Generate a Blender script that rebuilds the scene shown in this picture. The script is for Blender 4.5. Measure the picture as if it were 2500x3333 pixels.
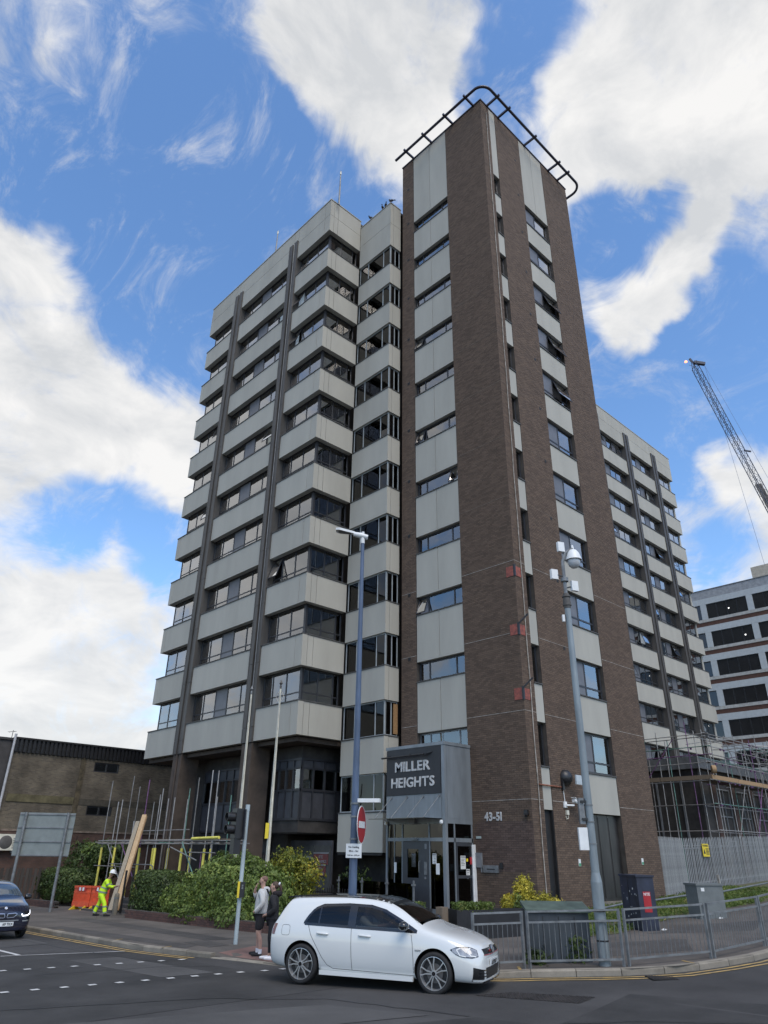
import bpy, bmesh, math, random
import numpy as np
from mathutils import Vector, Matrix
from mathutils.bvhtree import BVHTree
from mathutils.geometry import delaunay_2d_cdt

for _o in list(bpy.data.objects):
    bpy.data.objects.remove(_o)
SC = bpy.context.scene
COL = SC.collection
RND = random.Random(11)
NPR = np.random.default_rng(5)

# ------------------------------------------------------------------ camera
cam_d = bpy.data.cameras.new('camera'); cam = bpy.data.objects.new('camera', cam_d); COL.objects.link(cam)
_r = Vector((0.7232372, -0.6904673, 0.0135240)); _u = Vector((-0.3110567, -0.3082105, 0.8990273)); _f = Vector((0.6165807, 0.6544167, 0.4376838))
_m = Matrix((( _r.x, _u.x, -_f.x, -22.63), (_r.y, _u.y, -_f.y, -16.04), (_r.z, _u.z, -_f.z, 2.315), (0, 0, 0, 1)))
cam.matrix_world = _m
cam_d.sensor_fit = 'HORIZONTAL'; cam_d.sensor_width = 36.0; cam_d.lens = 36.0 * 2275.68 / 2500.0
cam_d.clip_start = 0.1; cam_d.clip_end = 3000
SC.camera = cam

# ------------------------------------------------------------------ exposure
SC.view_settings.view_transform = 'Standard'; SC.view_settings.look = 'None'
SC.view_settings.exposure = 0.62; SC.view_settings.gamma = 1.0; SC.view_settings.use_curve_mapping = False

# ------------------------------------------------------------------ sun (behind thin cloud: soft)
SUN_EL, SUN_AZ = math.radians(54), math.radians(-112)      # azimuth measured from +X towards +Y
sun_d = bpy.data.lights.new('sun', 'SUN'); sun = bpy.data.objects.new('sun', sun_d); COL.objects.link(sun)
sun_d.energy = 1.5; sun_d.angle = math.radians(40); sun_d.color = (1.0, 0.91, 0.78)
_sd = Vector((math.cos(SUN_EL) * math.cos(SUN_AZ), math.cos(SUN_EL) * math.sin(SUN_AZ), math.sin(SUN_EL)))
sun.rotation_euler = (-_sd).to_track_quat('-Z', 'Y').to_euler()
sun.location = (0, 0, 80)

# ------------------------------------------------------------------ sky with broken cloud
BLOBS = [(0.142,0.8,0.583,0.130,1.0),(0.211,0.835,0.509,0.157,1.0),(0.29,0.805,0.518,0.089,0.8),(0.192,0.879,0.437,0.103,0.6),(0.094,0.769,0.633,0.062,0.6),(0.27,0.926,0.264,0.123,0.9),(0.356,0.893,0.277,0.089,0.8),(0.345,0.922,0.176,0.137,0.8),(0.37,0.801,0.47,0.041,0.5),(0.294,0.946,0.138,0.082,0.5),(0.294,0.396,0.87,0.123,1.0),(0.358,0.391,0.848,0.130,1.0),(0.406,0.383,0.83,0.075,0.8),(0.26,0.406,0.876,0.082,0.7),(0.395,0.297,0.869,0.082,0.5),(0.514,0.161,0.842,0.109,0.7),(0.596,0.127,0.793,0.137,1.0),(0.584,0.067,0.809,0.137,1.0),(0.52,0.227,0.823,0.089,0.7),(0.591,0.226,0.774,0.103,0.7),(0.659,0.132,0.74,0.103,0.6),(0.594,0.289,0.751,0.062,0.35),(0.728,0.28,0.625,0.062,0.75),(0.683,0.315,0.659,0.041,0.4),(0.873,0.251,0.418,0.062,0.8),(0.842,0.283,0.459,0.041,0.5),(0.698,0.169,0.696,0.041,0.5),(0.719,0.207,0.663,0.034,0.5),(0.898,0.263,0.353,0.055,0.5),(0.075,0.599,0.797,0.041,0.3),(0.283,0.659,0.697,0.041,0.35),(0.317,0.684,0.657,0.034,0.3),(0.299,0.947,0.117,0.041,0.4),
 (0.217,0.597,0.772,0.168,-0.88),(0.328,0.538,0.776,0.138,-1.05),(0.237,0.72,0.652,0.138,-1.05),(0.337,0.605,0.721,0.092,-0.88),(0.256,0.885,0.389,0.084,-1.05),(0.453,0.222,0.863,0.069,-0.88),(0.459,0.28,0.843,0.046,-0.61),(0.795,0.224,0.564,0.092,-0.88),(0.766,0.361,0.532,0.069,-0.88),(0.792,0.316,0.522,0.092,-0.88),(0.414,0.565,0.714,0.115,-0.88),(0.658,0.254,0.709,0.062,-0.44),(0.367,0.846,0.386,0.069,-0.88),(0.122,0.689,0.715,0.100,-0.88),
 (0.643,0.263,0.72,0.062,-0.8),(0.787,0.291,0.544,0.075,-0.9),(0.784,0.216,0.582,0.062,-0.8),(0.775,0.346,0.529,0.062,-0.7),(0.828,0.244,0.505,0.055,-0.7),(0.816,0.337,0.47,0.055,-0.7),(0.872,0.311,0.379,0.048,-0.6),(0.486,0.31,0.817,0.041,-0.5),(0.453,0.269,0.85,0.048,-0.5),(0.719,0.344,0.604,0.041,-0.6),(0.768,0.169,0.617,0.048,-0.7),(0.726,0.284,0.627,0.048,0.7),(0.727,0.245,0.641,0.034,0.5),(0.708,0.175,0.684,0.031,0.7),(0.719,0.207,0.663,0.027,0.6),(0.743,0.305,0.596,0.034,0.3),
 (-0.10,0.86,0.50,0.30,0.8),(-0.45,0.76,0.46,0.36,0.8)]  # unseen cloud added left of the view so left-wing panes reflect white
SKY_STRENGTH = 0.14
CLOUD_HI, CLOUD_LO = 4.5, 3.3
def build_world():
    w = bpy.data.worlds.new('World'); SC.world = w; w.use_nodes = True
    nt = w.node_tree; nt.nodes.clear(); N = nt.nodes.new; L = nt.links.new
    out = N('ShaderNodeOutputWorld'); bg = N('ShaderNodeBackground'); bg.inputs['Strength'].default_value = SKY_STRENGTH
    sky = N('ShaderNodeTexSky'); sky.sky_type = 'NISHITA'; sky.sun_disc = False
    sky.sun_elevation = SUN_EL; sky.sun_rotation = math.radians(90) - SUN_AZ
    sky.air_density = 1.0; sky.dust_density = 0.6; sky.ozone_density = 3.0
    hs = N('ShaderNodeHueSaturation'); hs.inputs['Saturation'].default_value = 1.12; hs.inputs['Value'].default_value = 1.2
    L(sky.outputs[0], hs.inputs['Color'])
    tc = N('ShaderNodeTexCoord')
    def noise(scale, detail, rough, dist, off=(0, 0, 0), sc=(1, 1, 1)):
        mp = N('ShaderNodeMapping'); mp.inputs['Location'].default_value = off; mp.inputs['Scale'].default_value = sc
        L(tc.outputs['Generated'], mp.inputs['Vector'])
        n = N('ShaderNodeTexNoise'); n.inputs['Scale'].default_value = scale; n.inputs['Detail'].default_value = detail
        n.inputs['Roughness'].default_value = rough; n.inputs['Distortion'].default_value = dist
        L(mp.outputs[0], n.inputs['Vector']); return n.outputs['Fac']
    def math_(op, a, b=None, clamp=False):
        m = N('ShaderNodeMath'); m.operation = op; m.use_clamp = clamp
        for i, x in enumerate((a, b)):
            if x is None: continue
            if isinstance(x, (int, float)): m.inputs[i].default_value = x
            else: L(x, m.inputs[i])
        return m.outputs[0]
    acc = None
    # the looked-up direction is warped a little so that cloud edges are ragged, not round
    wn = N('ShaderNodeTexNoise'); wn.inputs['Scale'].default_value = 7; wn.inputs['Detail'].default_value = 4
    L(tc.outputs['Generated'], wn.inputs['Vector'])
    ws = N('ShaderNodeVectorMath'); ws.operation = 'MULTIPLY_ADD'; L(wn.outputs['Color'], ws.inputs[0])
    ws.inputs[1].default_value = (0.16, 0.16, 0.16); ws.inputs[2].default_value = (-0.08, -0.08, -0.08)
    wa = N('ShaderNodeVectorMath'); wa.operation = 'ADD'; L(tc.outputs['Generated'], wa.inputs[0]); L(ws.outputs[0], wa.inputs[1])
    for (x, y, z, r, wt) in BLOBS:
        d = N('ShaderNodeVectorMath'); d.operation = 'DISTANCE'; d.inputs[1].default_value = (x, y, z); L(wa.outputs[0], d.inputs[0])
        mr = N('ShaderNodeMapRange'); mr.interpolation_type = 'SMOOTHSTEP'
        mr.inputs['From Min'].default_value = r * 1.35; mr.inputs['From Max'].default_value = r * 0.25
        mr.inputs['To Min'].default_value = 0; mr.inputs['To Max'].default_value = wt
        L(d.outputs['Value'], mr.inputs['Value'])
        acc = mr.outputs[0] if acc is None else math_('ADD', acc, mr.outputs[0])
    acc = math_('MINIMUM', math_('MAXIMUM', acc, -0.9), 1.1)
    n1 = noise(3.6, 12, 0.60, 0.6, (3.1, 1.7, 0.4), (1, 1, 1.25))
    n2 = noise(11, 12, 0.66, 1.3, (0.3, 5.2, 1.4), (1, 1, 1.4))
    base = math_('ADD', math_('MULTIPLY', n1, 1.25), math_('MULTIPLY', n2, 0.75))
    dens = math_('ADD', math_('ADD', base, 0.13), math_('MULTIPLY', acc, 0.40))
    thick = N('ShaderNodeMapRange'); thick.interpolation_type = 'SMOOTHSTEP'
    thick.inputs['From Min'].default_value = 0.98; thick.inputs['From Max'].default_value = 1.52
    L(dens, thick.inputs['Value'])
    wisp = N('ShaderNodeMapRange'); wisp.interpolation_type = 'SMOOTHSTEP'; wisp.inputs['From Min'].default_value = 0.50; wisp.inputs['From Max'].default_value = 0.80; wisp.inputs['To Max'].default_value = 0.55
    L(noise(5.0, 14, 0.70, 2.2, (1.2, 8.1, 4.4), (1.6, 0.8, 1.0)), wisp.inputs['Value'])
    cover = math_('MAXIMUM', thick.outputs[0], wisp.outputs[0])
    shade = N('ShaderNodeMapRange'); shade.inputs['From Min'].default_value = 0.34; shade.inputs['From Max'].default_value = 0.62
    L(noise(6.5, 8, 0.6, 0.4, (7.1, 2.2, 3.3), (1, 1, 1.8)), shade.inputs['Value'])
    cc = N('ShaderNodeMix'); cc.data_type = 'RGBA'
    cc.inputs['A'].default_value = (CLOUD_LO * 0.96, CLOUD_LO * 0.98, CLOUD_LO * 1.0, 1); cc.inputs['B'].default_value = (CLOUD_HI, CLOUD_HI * .985, CLOUD_HI * 0.96, 1)
    L(shade.outputs[0], cc.inputs['Factor'])
    mx = N('ShaderNodeMix'); mx.data_type = 'RGBA'
    L(math_('MULTIPLY', cover, 0.96), mx.inputs['Factor']); L(hs.outputs[0], mx.inputs['A']); L(cc.outputs['Result'], mx.inputs['B'])
    L(mx.outputs['Result'], bg.inputs['Color']); L(bg.outputs[0], out.inputs['Surface'])
build_world()

# ------------------------------------------------------------------ helpers
WM = {}
def _mesh(name, V, F, mats, MI=None, smooth=None):
    me = bpy.data.meshes.new(name); me.from_pydata(V, [], F)
    for m in mats: me.materials.append(m)
    if MI is not None and len(mats) > 1: me.polygons.foreach_set('material_index', MI)
    if smooth is not None:
        me.polygons.foreach_set('use_smooth', [True] * len(me.polygons))
        if smooth > 0: me.set_sharp_from_angle(angle=math.radians(smooth))
    me.update(); return me
def link(name, me, parent=None, world=True, loc=None):
    o = bpy.data.objects.new(name, me); COL.objects.link(o)
    if loc is not None: o.location = loc
    if parent is not None:
        o.parent = parent
        if world and parent.name in WM: o.matrix_parent_inverse = WM[parent.name].inverted()
    return o
def tag(o, label=None, cat=None, group=None, kind=None):
    if label: o['label'] = label
    if cat: o['category'] = cat
    if group: o['group'] = group
    if kind: o['kind'] = kind
    return o
def thing(name, label, cat, loc=(0, 0, 0), rotz=0, group=None):
    o = bpy.data.objects.new(name, None); COL.objects.link(o); o.empty_display_size = 0.2
    o.location = loc; o.rotation_euler = (0, 0, rotz)
    WM[o.name] = Matrix.Translation(loc) @ Matrix.Rotation(rotz, 4, 'Z')
    return tag(o, label, cat, group)
def kids(o): return [c for c in bpy.data.objects if c.parent == o]
def dup(root, loc, rotz=0, label=None, group=None):
    cm = {}
    for o in bpy.data.objects:
        if o.parent: cm.setdefault(o.parent.name, []).append(o)
    def rec(o, par):
        c = o.copy(); COL.objects.link(c)
        if par: c.parent = par
        for ch in cm.get(o.name, []): rec(ch, c)
        return c
    r = rec(root, None); r.location = loc; r.rotation_euler = (0, 0, rotz)
    if label: r['label'] = label
    if group: r['group'] = group
    return r
class MB:
    def __init__(s): s.v = []; s.f = []; s.m = []
    def add(s, V, F, m=0):
        b = len(s.v); s.v += [tuple(x) for x in V]; s.f += [tuple(b + i for i in q) for q in F]; s.m += [m] * len(F); return s
    def box(s, x0, y0, z0, x1, y1, z1, m=0):
        x0, x1 = min(x0, x1), max(x0, x1); y0, y1 = min(y0, y1), max(y0, y1); z0, z1 = min(z0, z1), max(z0, z1)
        return s.add([(x0,y0,z0),(x1,y0,z0),(x1,y1,z0),(x0,y1,z0),(x0,y0,z1),(x1,y0,z1),(x1,y1,z1),(x0,y1,z1)],
                     [(0,3,2,1),(4,5,6,7),(0,1,5,4),(1,2,6,5),(2,3,7,6),(3,0,4,7)], m)
    def obox(s, c, a, b, n, m=0):
        c = Vector(c); a = Vector(a); b = Vector(b); n = Vector(n)
        if a.cross(b).dot(n) < 0: a = -a
        P = [c + i * a + j * b + k * n for k in (-1, 1) for (i, j) in ((-1,-1),(1,-1),(1,1),(-1,1))]
        return s.add(P, [(0,3,2,1),(4,5,6,7),(0,1,5,4),(1,2,6,5),(2,3,7,6),(3,0,4,7)], m)
    def bar(s, p, q, w, h, m=0, up=(0, 0, 1)):
        p = Vector(p); q = Vector(q); d = (q - p); l = d.length; d.normalize(); up = Vector(up)
        if abs(d.dot(up)) > 0.99: up = Vector((1, 0, 0))
        a = d.cross(up).normalized(); b = a.cross(d)
        return s.obox((p + q) / 2, d * l / 2, a * w / 2, b * h / 2, m)
    def tube(s, path, r, n=8, m=0, caps=True):
        P = [Vector(x) for x in path]; k = len(P); rs = r if isinstance(r, (list, tuple)) else [r] * k
        t0 = (P[1] - P[0]).normalized(); ref = Vector((0, 0, 1)) if abs(t0.z) < 0.9 else Vector((1, 0, 0))
        nrm = t0.cross(ref).normalized(); V = []
        for i in range(k):
            t = (P[min(i + 1, k - 1)] - P[max(i - 1, 0)]).normalized()
            nrm = (nrm - t * nrm.dot(t)).normalized(); bn = t.cross(nrm)
            for j in range(n):
                a = 2 * math.pi * j / n; V.append(P[i] + (nrm * math.cos(a) + bn * math.sin(a)) * rs[i])
        F = [(i*n+j, i*n+(j+1) % n, (i+1)*n+(j+1) % n, (i+1)*n+j) for i in range(k - 1) for j in range(n)]
        if caps: F += [tuple(range(n - 1, -1, -1)), tuple((k-1)*n + j for j in range(n))]
        return s.add(V, F, m)
    def lathe(s, prof, n=24, c=(0, 0, 0), ax=(0, 0, 1), m=0, ang=2 * math.pi):
        ax = Vector(ax).normalized(); u = ax.cross(Vector((0, 0, 1)) if abs(ax.z) < 0.9 else Vector((1, 0, 0))).normalized(); v = ax.cross(u); c = Vector(c)
        V = [c + ax * z + (u * math.cos(2*math.pi*j/n) + v * math.sin(2*math.pi*j/n)) * r for (r, z) in prof for j in range(n)]
        F = [(i*n+j, i*n+(j+1) % n, (i+1)*n+(j+1) % n, (i+1)*n+j) for i in range(len(prof) - 1) for j in range(n)]
        return s.add(V, F, m)
    def prism(s, poly, o, a, b, n, m=0):
        o = Vector(o); a = Vector(a); b = Vector(b); n = Vector(n); k = len(poly)
        V = [o + a * x + b * y for x, y in poly] + [o + a * x + b * y + n for x, y in poly]
        F = [tuple(range(k - 1, -1, -1)), tuple(range(k, 2 * k))] + [(i, (i+1) % k, k + (i+1) % k, k + i) for i in range(k)]
        if a.cross(b).dot(n) < 0: F = [tuple(reversed(q)) for q in F]
        return s.add(V, F, m)
    def build(s, name, mats, parent=None, world=True, smooth=None, loc=None):
        if not isinstance(mats, (list, tuple)): mats = [mats]
        return link(name, _mesh(name, s.v, s.f, mats, s.m, smooth), parent, world, loc)
def TL(X0):
    return lambda a, d, z: (X0 + d, a, z)
def TR(Y0):
    return lambda a, d, z: (a, Y0 + d, z)
def fbox(mb, T, a0, a1, z0, z1, d0, d1, m=0):
    p = T(a0, d0, z0); q = T(a1, d1, z1); mb.box(*p, *q, m=m); return mb
def sstep(a, b, t):
    t = min(1.0, max(0.0, (t - a) / (b - a))); return t * t * (3 - 2 * t)
def GZ(x, y):
    return -0.017 * (max(-60, min(70, y)) + 4.4) + 0.036 * max(0, min(x, 60) + 9.5) * (1 - sstep(1, 7, y))

# ------------------------------------------------------------------ materials
MAT = {}
def mat(name, col, rough=0.6, metal=0.0, var=0.12, vs=3.0, bump=0.0, bs=60.0, spec=0.5, stretch=(1, 1, 1), col2=None, speck=0.0, emit=0.0, coat=0.0, attr=False, objrnd=0.0, trans=0.0, alpha=1.0):
    m = bpy.data.materials.new(name); m.use_nodes = True; nt = m.node_tree; b = nt.nodes['Principled BSDF']; N = nt.nodes.new; L = nt.links.new
    b.inputs['Roughness'].default_value = rough; b.inputs['Metallic'].default_value = metal; b.inputs['Specular IOR Level'].default_value = spec
    b.inputs['Coat Weight'].default_value = coat; b.inputs['Coat Roughness'].default_value = 0.03
    if trans: b.inputs['Transmission Weight'].default_value = trans
    b.inputs['Alpha'].default_value = alpha
    tc = N('ShaderNodeTexCoord'); mp = N('ShaderNodeMapping'); mp.inputs['Scale'].default_value = stretch; L(tc.outputs['Object'], mp.inputs['Vector'])
    c2 = col2 if col2 else tuple(c * (1 - 2 * var) for c in col); c1 = col if col2 else tuple(min(1, c * (1 + var)) for c in col)
    mx = N('ShaderNodeMix'); mx.data_type = 'RGBA'; mx.inputs['A'].default_value = (*c1, 1); mx.inputs['B'].default_value = (*c2, 1)
    n = N('ShaderNodeTexNoise'); n.inputs['Scale'].default_value = vs; n.inputs['Detail'].default_value = 7; n.inputs['Roughness'].default_value = 0.62
    L(mp.outputs[0], n.inputs['Vector'])
    mr = N('ShaderNodeMapRange'); mr.inputs['From Min'].default_value = 0.32; mr.inputs['From Max'].default_value = 0.68
    L(n.outputs['Fac'], mr.inputs['Value']); fac = mr.outputs[0]
    if attr:
        at = N('ShaderNodeAttribute'); at.attribute_name = 'rnd'; mm = N('ShaderNodeMath'); mm.operation = 'MULTIPLY_ADD'
        L(at.outputs['Fac'], mm.inputs[0]); mm.inputs[1].default_value = 0.7; mq = N('ShaderNodeMath'); mq.operation = 'MULTIPLY'; mq.inputs[1].default_value = 0.3
        L(fac, mq.inputs[0]); L(mq.outputs[0], mm.inputs[2]); fac = mm.outputs[0]
    if objrnd:
        oi = N('ShaderNodeObjectInfo'); ma = N('ShaderNodeMath'); ma.operation = 'MULTIPLY_ADD'; ma.use_clamp = True
        L(oi.outputs['Random'], ma.inputs[0]); ma.inputs[1].default_value = objrnd; mq = N('ShaderNodeMath'); mq.operation = 'MULTIPLY'; mq.inputs[1].default_value = 1 - objrnd
        L(fac, mq.inputs[0]); L(mq.outputs[0], ma.inputs[2]); fac = ma.outputs[0]
    L(fac, mx.inputs['Factor']); colout = mx.outputs['Result']
    if speck:
        n2 = N('ShaderNodeTexNoise'); n2.inputs['Scale'].default_value = 140; n2.inputs['Detail'].default_value = 3; L(tc.outputs['Object'], n2.inputs['Vector'])
        m2 = N('ShaderNodeMapRange'); m2.inputs['From Min'].default_value = 0.35; m2.inputs['From Max'].default_value = 0.7; m2.inputs['To Min'].default_value = 1 - speck; m2.inputs['To Max'].default_value = 1 + speck
        L(n2.outputs['Fac'], m2.inputs['Value']); vm = N('ShaderNodeVectorMath'); vm.operation = 'SCALE'; L(colout, vm.inputs[0]); L(m2.outputs[0], vm.inputs['Scale']); colout = vm.outputs[0]
    L(colout, b.inputs['Base Color'])
    if emit: L(colout, b.inputs['Emission Color']); b.inputs['Emission Strength'].default_value = emit
    if bump:
        n3 = N('ShaderNodeTexNoise'); n3.inputs['Scale'].default_value = bs; n3.inputs['Detail'].default_value = 5; L(tc.outputs['Object'], n3.inputs['Vector'])
        bp = N('ShaderNodeBump'); bp.inputs['Strength'].default_value = bump; bp.inputs['Distance'].default_value = 0.01; L(n3.outputs['Fac'], bp.inputs['Height']); L(bp.outputs[0], b.inputs['Normal'])
    MAT[name] = m; return m
def glass_mat(name, tint=(0.55, 0.58, 0.60), ior=1.52, rough=0.015, gain=1.0):
    m = bpy.data.materials.new(name); m.use_nodes = True; nt = m.node_tree; nt.nodes.clear(); N = nt.nodes.new; L = nt.links.new
    o = N('ShaderNodeOutputMaterial'); t = N('ShaderNodeBsdfTransparent'); t.inputs[0].default_value = (*tint, 1); g = N('ShaderNodeBsdfGlossy'); g.inputs['Roughness'].default_value = rough
    fr = N('ShaderNodeFresnel'); fr.inputs['IOR'].default_value = ior; mu = N('ShaderNodeMath'); mu.operation = 'MULTIPLY'; mu.use_clamp = True; mu.inputs[1].default_value = gain
    tc = N('ShaderNodeTexCoord'); n = N('ShaderNodeTexNoise'); n.inputs['Scale'].default_value = 1.2; n.inputs['Detail'].default_value = 1; L(tc.outputs['Object'], n.inputs['Vector'])
    bp = N('ShaderNodeBump'); bp.inputs['Strength'].default_value = 0.05; bp.inputs['Distance'].default_value = 0.05; L(n.outputs['Fac'], bp.inputs['Height']); L(bp.outputs[0], g.inputs['Normal'])
    mx = N('ShaderNodeMixShader'); L(fr.outputs[0], mu.inputs[0]); L(mu.outputs[0], mx.inputs[0]); L(t.outputs[0], mx.inputs[1]); L(g.outputs[0], mx.inputs[2]); L(mx.outputs[0], o.inputs[0])
    MAT[name] = m; return m
M_PANEL = mat('panel_grey', (0.385, 0.372, 0.325), 0.75, var=0.07, vs=1.1, stretch=(1, 1, 0.22), bump=0.12, bs=90, speck=0.05, objrnd=0.35)
M_PARAP = mat('parapet_grey', (0.375, 0.362, 0.315), 0.75, var=0.08, vs=1.0, stretch=(1, 1, 0.3), bump=0.12, bs=90, speck=0.05, objrnd=0.3)
M_BRICK = mat('brick_brown', (0.138, 0.094, 0.066), 0.85, col2=(0.072, 0.048, 0.034), vs=0.9, bump=0.2, bs=120, attr=True)
M_BRICKO = mat('brick_brown_single', (0.120, 0.080, 0.063), 0.85, col2=(0.062, 0.040, 0.032), vs=0.9, bump=0.2, bs=120, objrnd=0.8)
M_MORTAR = mat('mortar', (0.062, 0.054, 0.047), 0.95, var=0.2, vs=2)
M_JOINT = mat('joint_pale', (0.36, 0.33, 0.29), 0.9, var=0.25, vs=4)
M_JOINTD = mat('joint_brown', (0.19, 0.15, 0.12), 0.9, var=0.25, vs=4)
M_FRAME = mat('frame_dark', (0.030, 0.031, 0.036), 0.4, var=0.1)
M_FRAMEG = mat('frame_grey', (0.17, 0.18, 0.19), 0.45, var=0.15)
M_MULL = mat('mullion_pale', (0.33, 0.36, 0.37), 0.5, var=0.1)
M_PIER = mat('pier_bronze', (0.072, 0.066, 0.060), 0.55, var=0.2, vs=2, stretch=(1, 1, .2))
M_SILL = mat('sill_dark', (0.075, 0.073, 0.07), 0.7, var=0.2)
M_INT = mat('interior_dark', (0.05, 0.045, 0.042), 0.9, var=0.1)
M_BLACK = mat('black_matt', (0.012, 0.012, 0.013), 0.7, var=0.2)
M_INFILL = mat('infill_grey', (0.135, 0.138, 0.152), 0.45, var=0.08)
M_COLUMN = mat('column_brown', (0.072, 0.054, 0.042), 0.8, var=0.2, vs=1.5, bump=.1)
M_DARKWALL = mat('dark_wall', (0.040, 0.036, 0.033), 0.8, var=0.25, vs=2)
M_DARKPANEL = mat('dark_panel', (0.050, 0.052, 0.060), 0.45, var=0.12)
M_GLASS = glass_mat('glass', (0.88, 0.90, 0.90), 1.7, gain=3.4)
M_GLASSD = glass_mat('glass_dark', (0.22, 0.21, 0.20), 1.5, gain=1.3)
M_CURT = [mat('curtain_white', (0.80, 0.80, 0.77), 0.9, var=0.05), mat('curtain_cream', (0.70, 0.64, 0.50), 0.9, var=0.05), mat('blind_grey', (0.30, 0.30, 0.33), 0.9, var=0.1), mat('curtain_mauve', (0.16, 0.145, 0.18), 0.9, var=0.1)]
M_ASPH = mat('asphalt', (0.060, 0.058, 0.057), 0.85, var=0.22, vs=0.35, bump=0.5, bs=130, speck=0.35, spec=.35)
M_ASPHD = mat('asphalt_dark', (0.044, 0.043, 0.042), 0.85, var=0.2, vs=0.8, bump=0.5, bs=130, speck=0.4, spec=.35)
M_PAVE = mat('pavement_asphalt', (0.105, 0.092, 0.080), 0.9, var=0.2, vs=0.7, bump=0.4, bs=110, speck=0.25)
M_PAVED = mat('pavement_patch', (0.066, 0.060, 0.055), 0.9, var=0.2, vs=0.9, bump=0.4, bs=110, speck=0.3)
M_RED = mat('paving_red', (0.20, 0.115, 0.095), 0.9, var=0.18, vs=1.2, bump=0.3, bs=90, speck=0.2)
M_KERB = mat('kerb_concrete', (0.24, 0.215, 0.175), 0.9, var=0.25, vs=2, bump=0.5, bs=50, speck=0.2, objrnd=.5)
M_YELLOW = mat('paint_yellow', (0.50, 0.33, 0.10), 0.8, col2=(0.22, 0.17, 0.09), vs=3.5, bump=.3, bs=90)
M_WHITE = mat('paint_white', (0.62, 0.62, 0.60), 0.8, col2=(0.36, 0.36, 0.35), vs=4, bump=.3, bs=90)
M_SOIL = mat('soil', (0.075, 0.055, 0.038), 0.95, var=0.3, vs=2, bump=0.6, bs=25)
M_GRASSG = mat('turf', (0.070, 0.085, 0.030), 0.95, col2=(0.10, 0.085, 0.045), vs=1.4, bump=0.5, bs=30)
M_STEEL = mat('galvanised_steel', (0.19, 0.20, 0.205), 0.5, metal=0.35, var=0.18, vs=6)
M_TUBE = mat('scaffold_steel', (0.33, 0.32, 0.31), 0.5, metal=0.4, var=0.3, vs=4, objrnd=.5)
M_TUBEP = mat('scaffold_purple', (0.16, 0.07, 0.17), 0.5, var=0.25, vs=5)
M_TUBEG = mat('scaffold_green', (0.12, 0.24, 0.20), 0.5, var=0.25, vs=5)
M_FOAM = mat('foam_yellow', (0.66, 0.60, 0.12), 0.8, var=0.1)
M_WOOD = mat('plank_wood', (0.40, 0.27, 0.15), 0.8, col2=(0.25, 0.155, 0.08), vs=5, stretch=(6, 6, .6), objrnd=.4)
M_WOODG = mat('plank_grey', (0.22, 0.17, 0.12), 0.85, col2=(0.13, 0.10, 0.07), vs=5, stretch=(6, 6, .6), objrnd=.4)
M_BLUEPAINT = mat('post_blue', (0.085, 0.125, 0.205), 0.45, var=0.2, vs=3, stretch=(1, 1, .25))
M_WHITEM = mat('white_plastic', (0.70, 0.71, 0.70), 0.4, var=0.06)
M_CREAM = mat('flagpole_cream', (0.62, 0.60, 0.50), 0.5, var=0.1)
M_BLACKM = mat('black_metal', (0.018, 0.018, 0.02), 0.4, var=0.2)
M_METALG = mat('porch_metal', (0.20, 0.225, 0.245), 0.4, metal=0.2, var=0.12, vs=2, stretch=(1, 1, .25))
M_SIGNB = mat('sign_black', (0.016, 0.018, 0.024), 0.45, var=0.2, vs=2, stretch=(1, 1, .2))
M_LETTER = mat('letter_silver', (0.50, 0.50, 0.49), 0.45, var=0.15, vs=6)
M_DOOR = mat('door_charcoal', (0.045, 0.05, 0.058), 0.4, var=0.08)
M_SIGNR = mat('sign_red', (0.36, 0.018, 0.025), 0.4, var=0.08)
M_SIGNW = mat('sign_white', (0.66, 0.67, 0.66), 0.45, var=0.04)
M_SIGNY = mat('sign_yellow', (0.68, 0.52, 0.03), 0.5, var=0.06)
M_INK = mat('ink_black', (0.02, 0.02, 0.022), 0.6, var=0.05)
M_GREENP = mat('sign_green', (0.05, 0.28, 0.14), 0.5, var=0.05)

# ------------------------------------------------------------------ ground
def ground_sheet(name, poly, dz, m, parent=None, step=1.0, kind='structure', skirt=0.0):
    xs = [q[0] for q in poly]; ys = [q[1] for q in poly]
    pts = []
    for a, b in zip(poly, poly[1:] + poly[:1]):
        n = max(1, int(math.dist(a, b) / step)); pts += [(a[0] + (b[0]-a[0]) * i / n, a[1] + (b[1]-a[1]) * i / n) for i in range(n)]
    nb = len(pts); inner = []
    def inside(x, y):
        c = False
        for (x0, y0), (x1, y1) in zip(poly, poly[1:] + poly[:1]):
            if (y0 > y) != (y1 > y) and x < (x1 - x0) * (y - y0) / (y1 - y0) + x0: c = not c
        return c
    x = min(xs) + step * .5
    while x < max(xs):
        y = min(ys) + step * .5
        while y < max(ys):
            if inside(x, y): inner.append((x, y))
            y += step
        x += step
    V, E, F, *_ = delaunay_2d_cdt([Vector(q) for q in pts + inner], [(i, (i + 1) % nb) for i in range(nb)], [], 1, 1e-5)
    V3 = [(q.x, q.y, GZ(q.x, q.y) + (dz if dz < .1 else dz - .12 + pav_dz(q.x, q.y))) for q in V]
    me = _mesh(name, V3, [tuple(f) for f in F], [m], None, 0)
    if me.polygons and me.polygons[0].normal.z < 0: me.flip_normals()
    o = link(name, me, parent)
    if kind: o['kind'] = kind
    return o
def pav_dz(x, y):
    s = sstep(3.0, 1.4, y) * sstep(-4.0, -2.6, y)
    if s <= 0: return 0.12
    xk = -11.6 + 0.19 * max(0, 1.6 - y) if y > -0.8 else -11.2 + .55 * (-.8 - y)
    return 0.12 - 0.088 * s * sstep(2.6, 0.3, x - xk)
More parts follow.
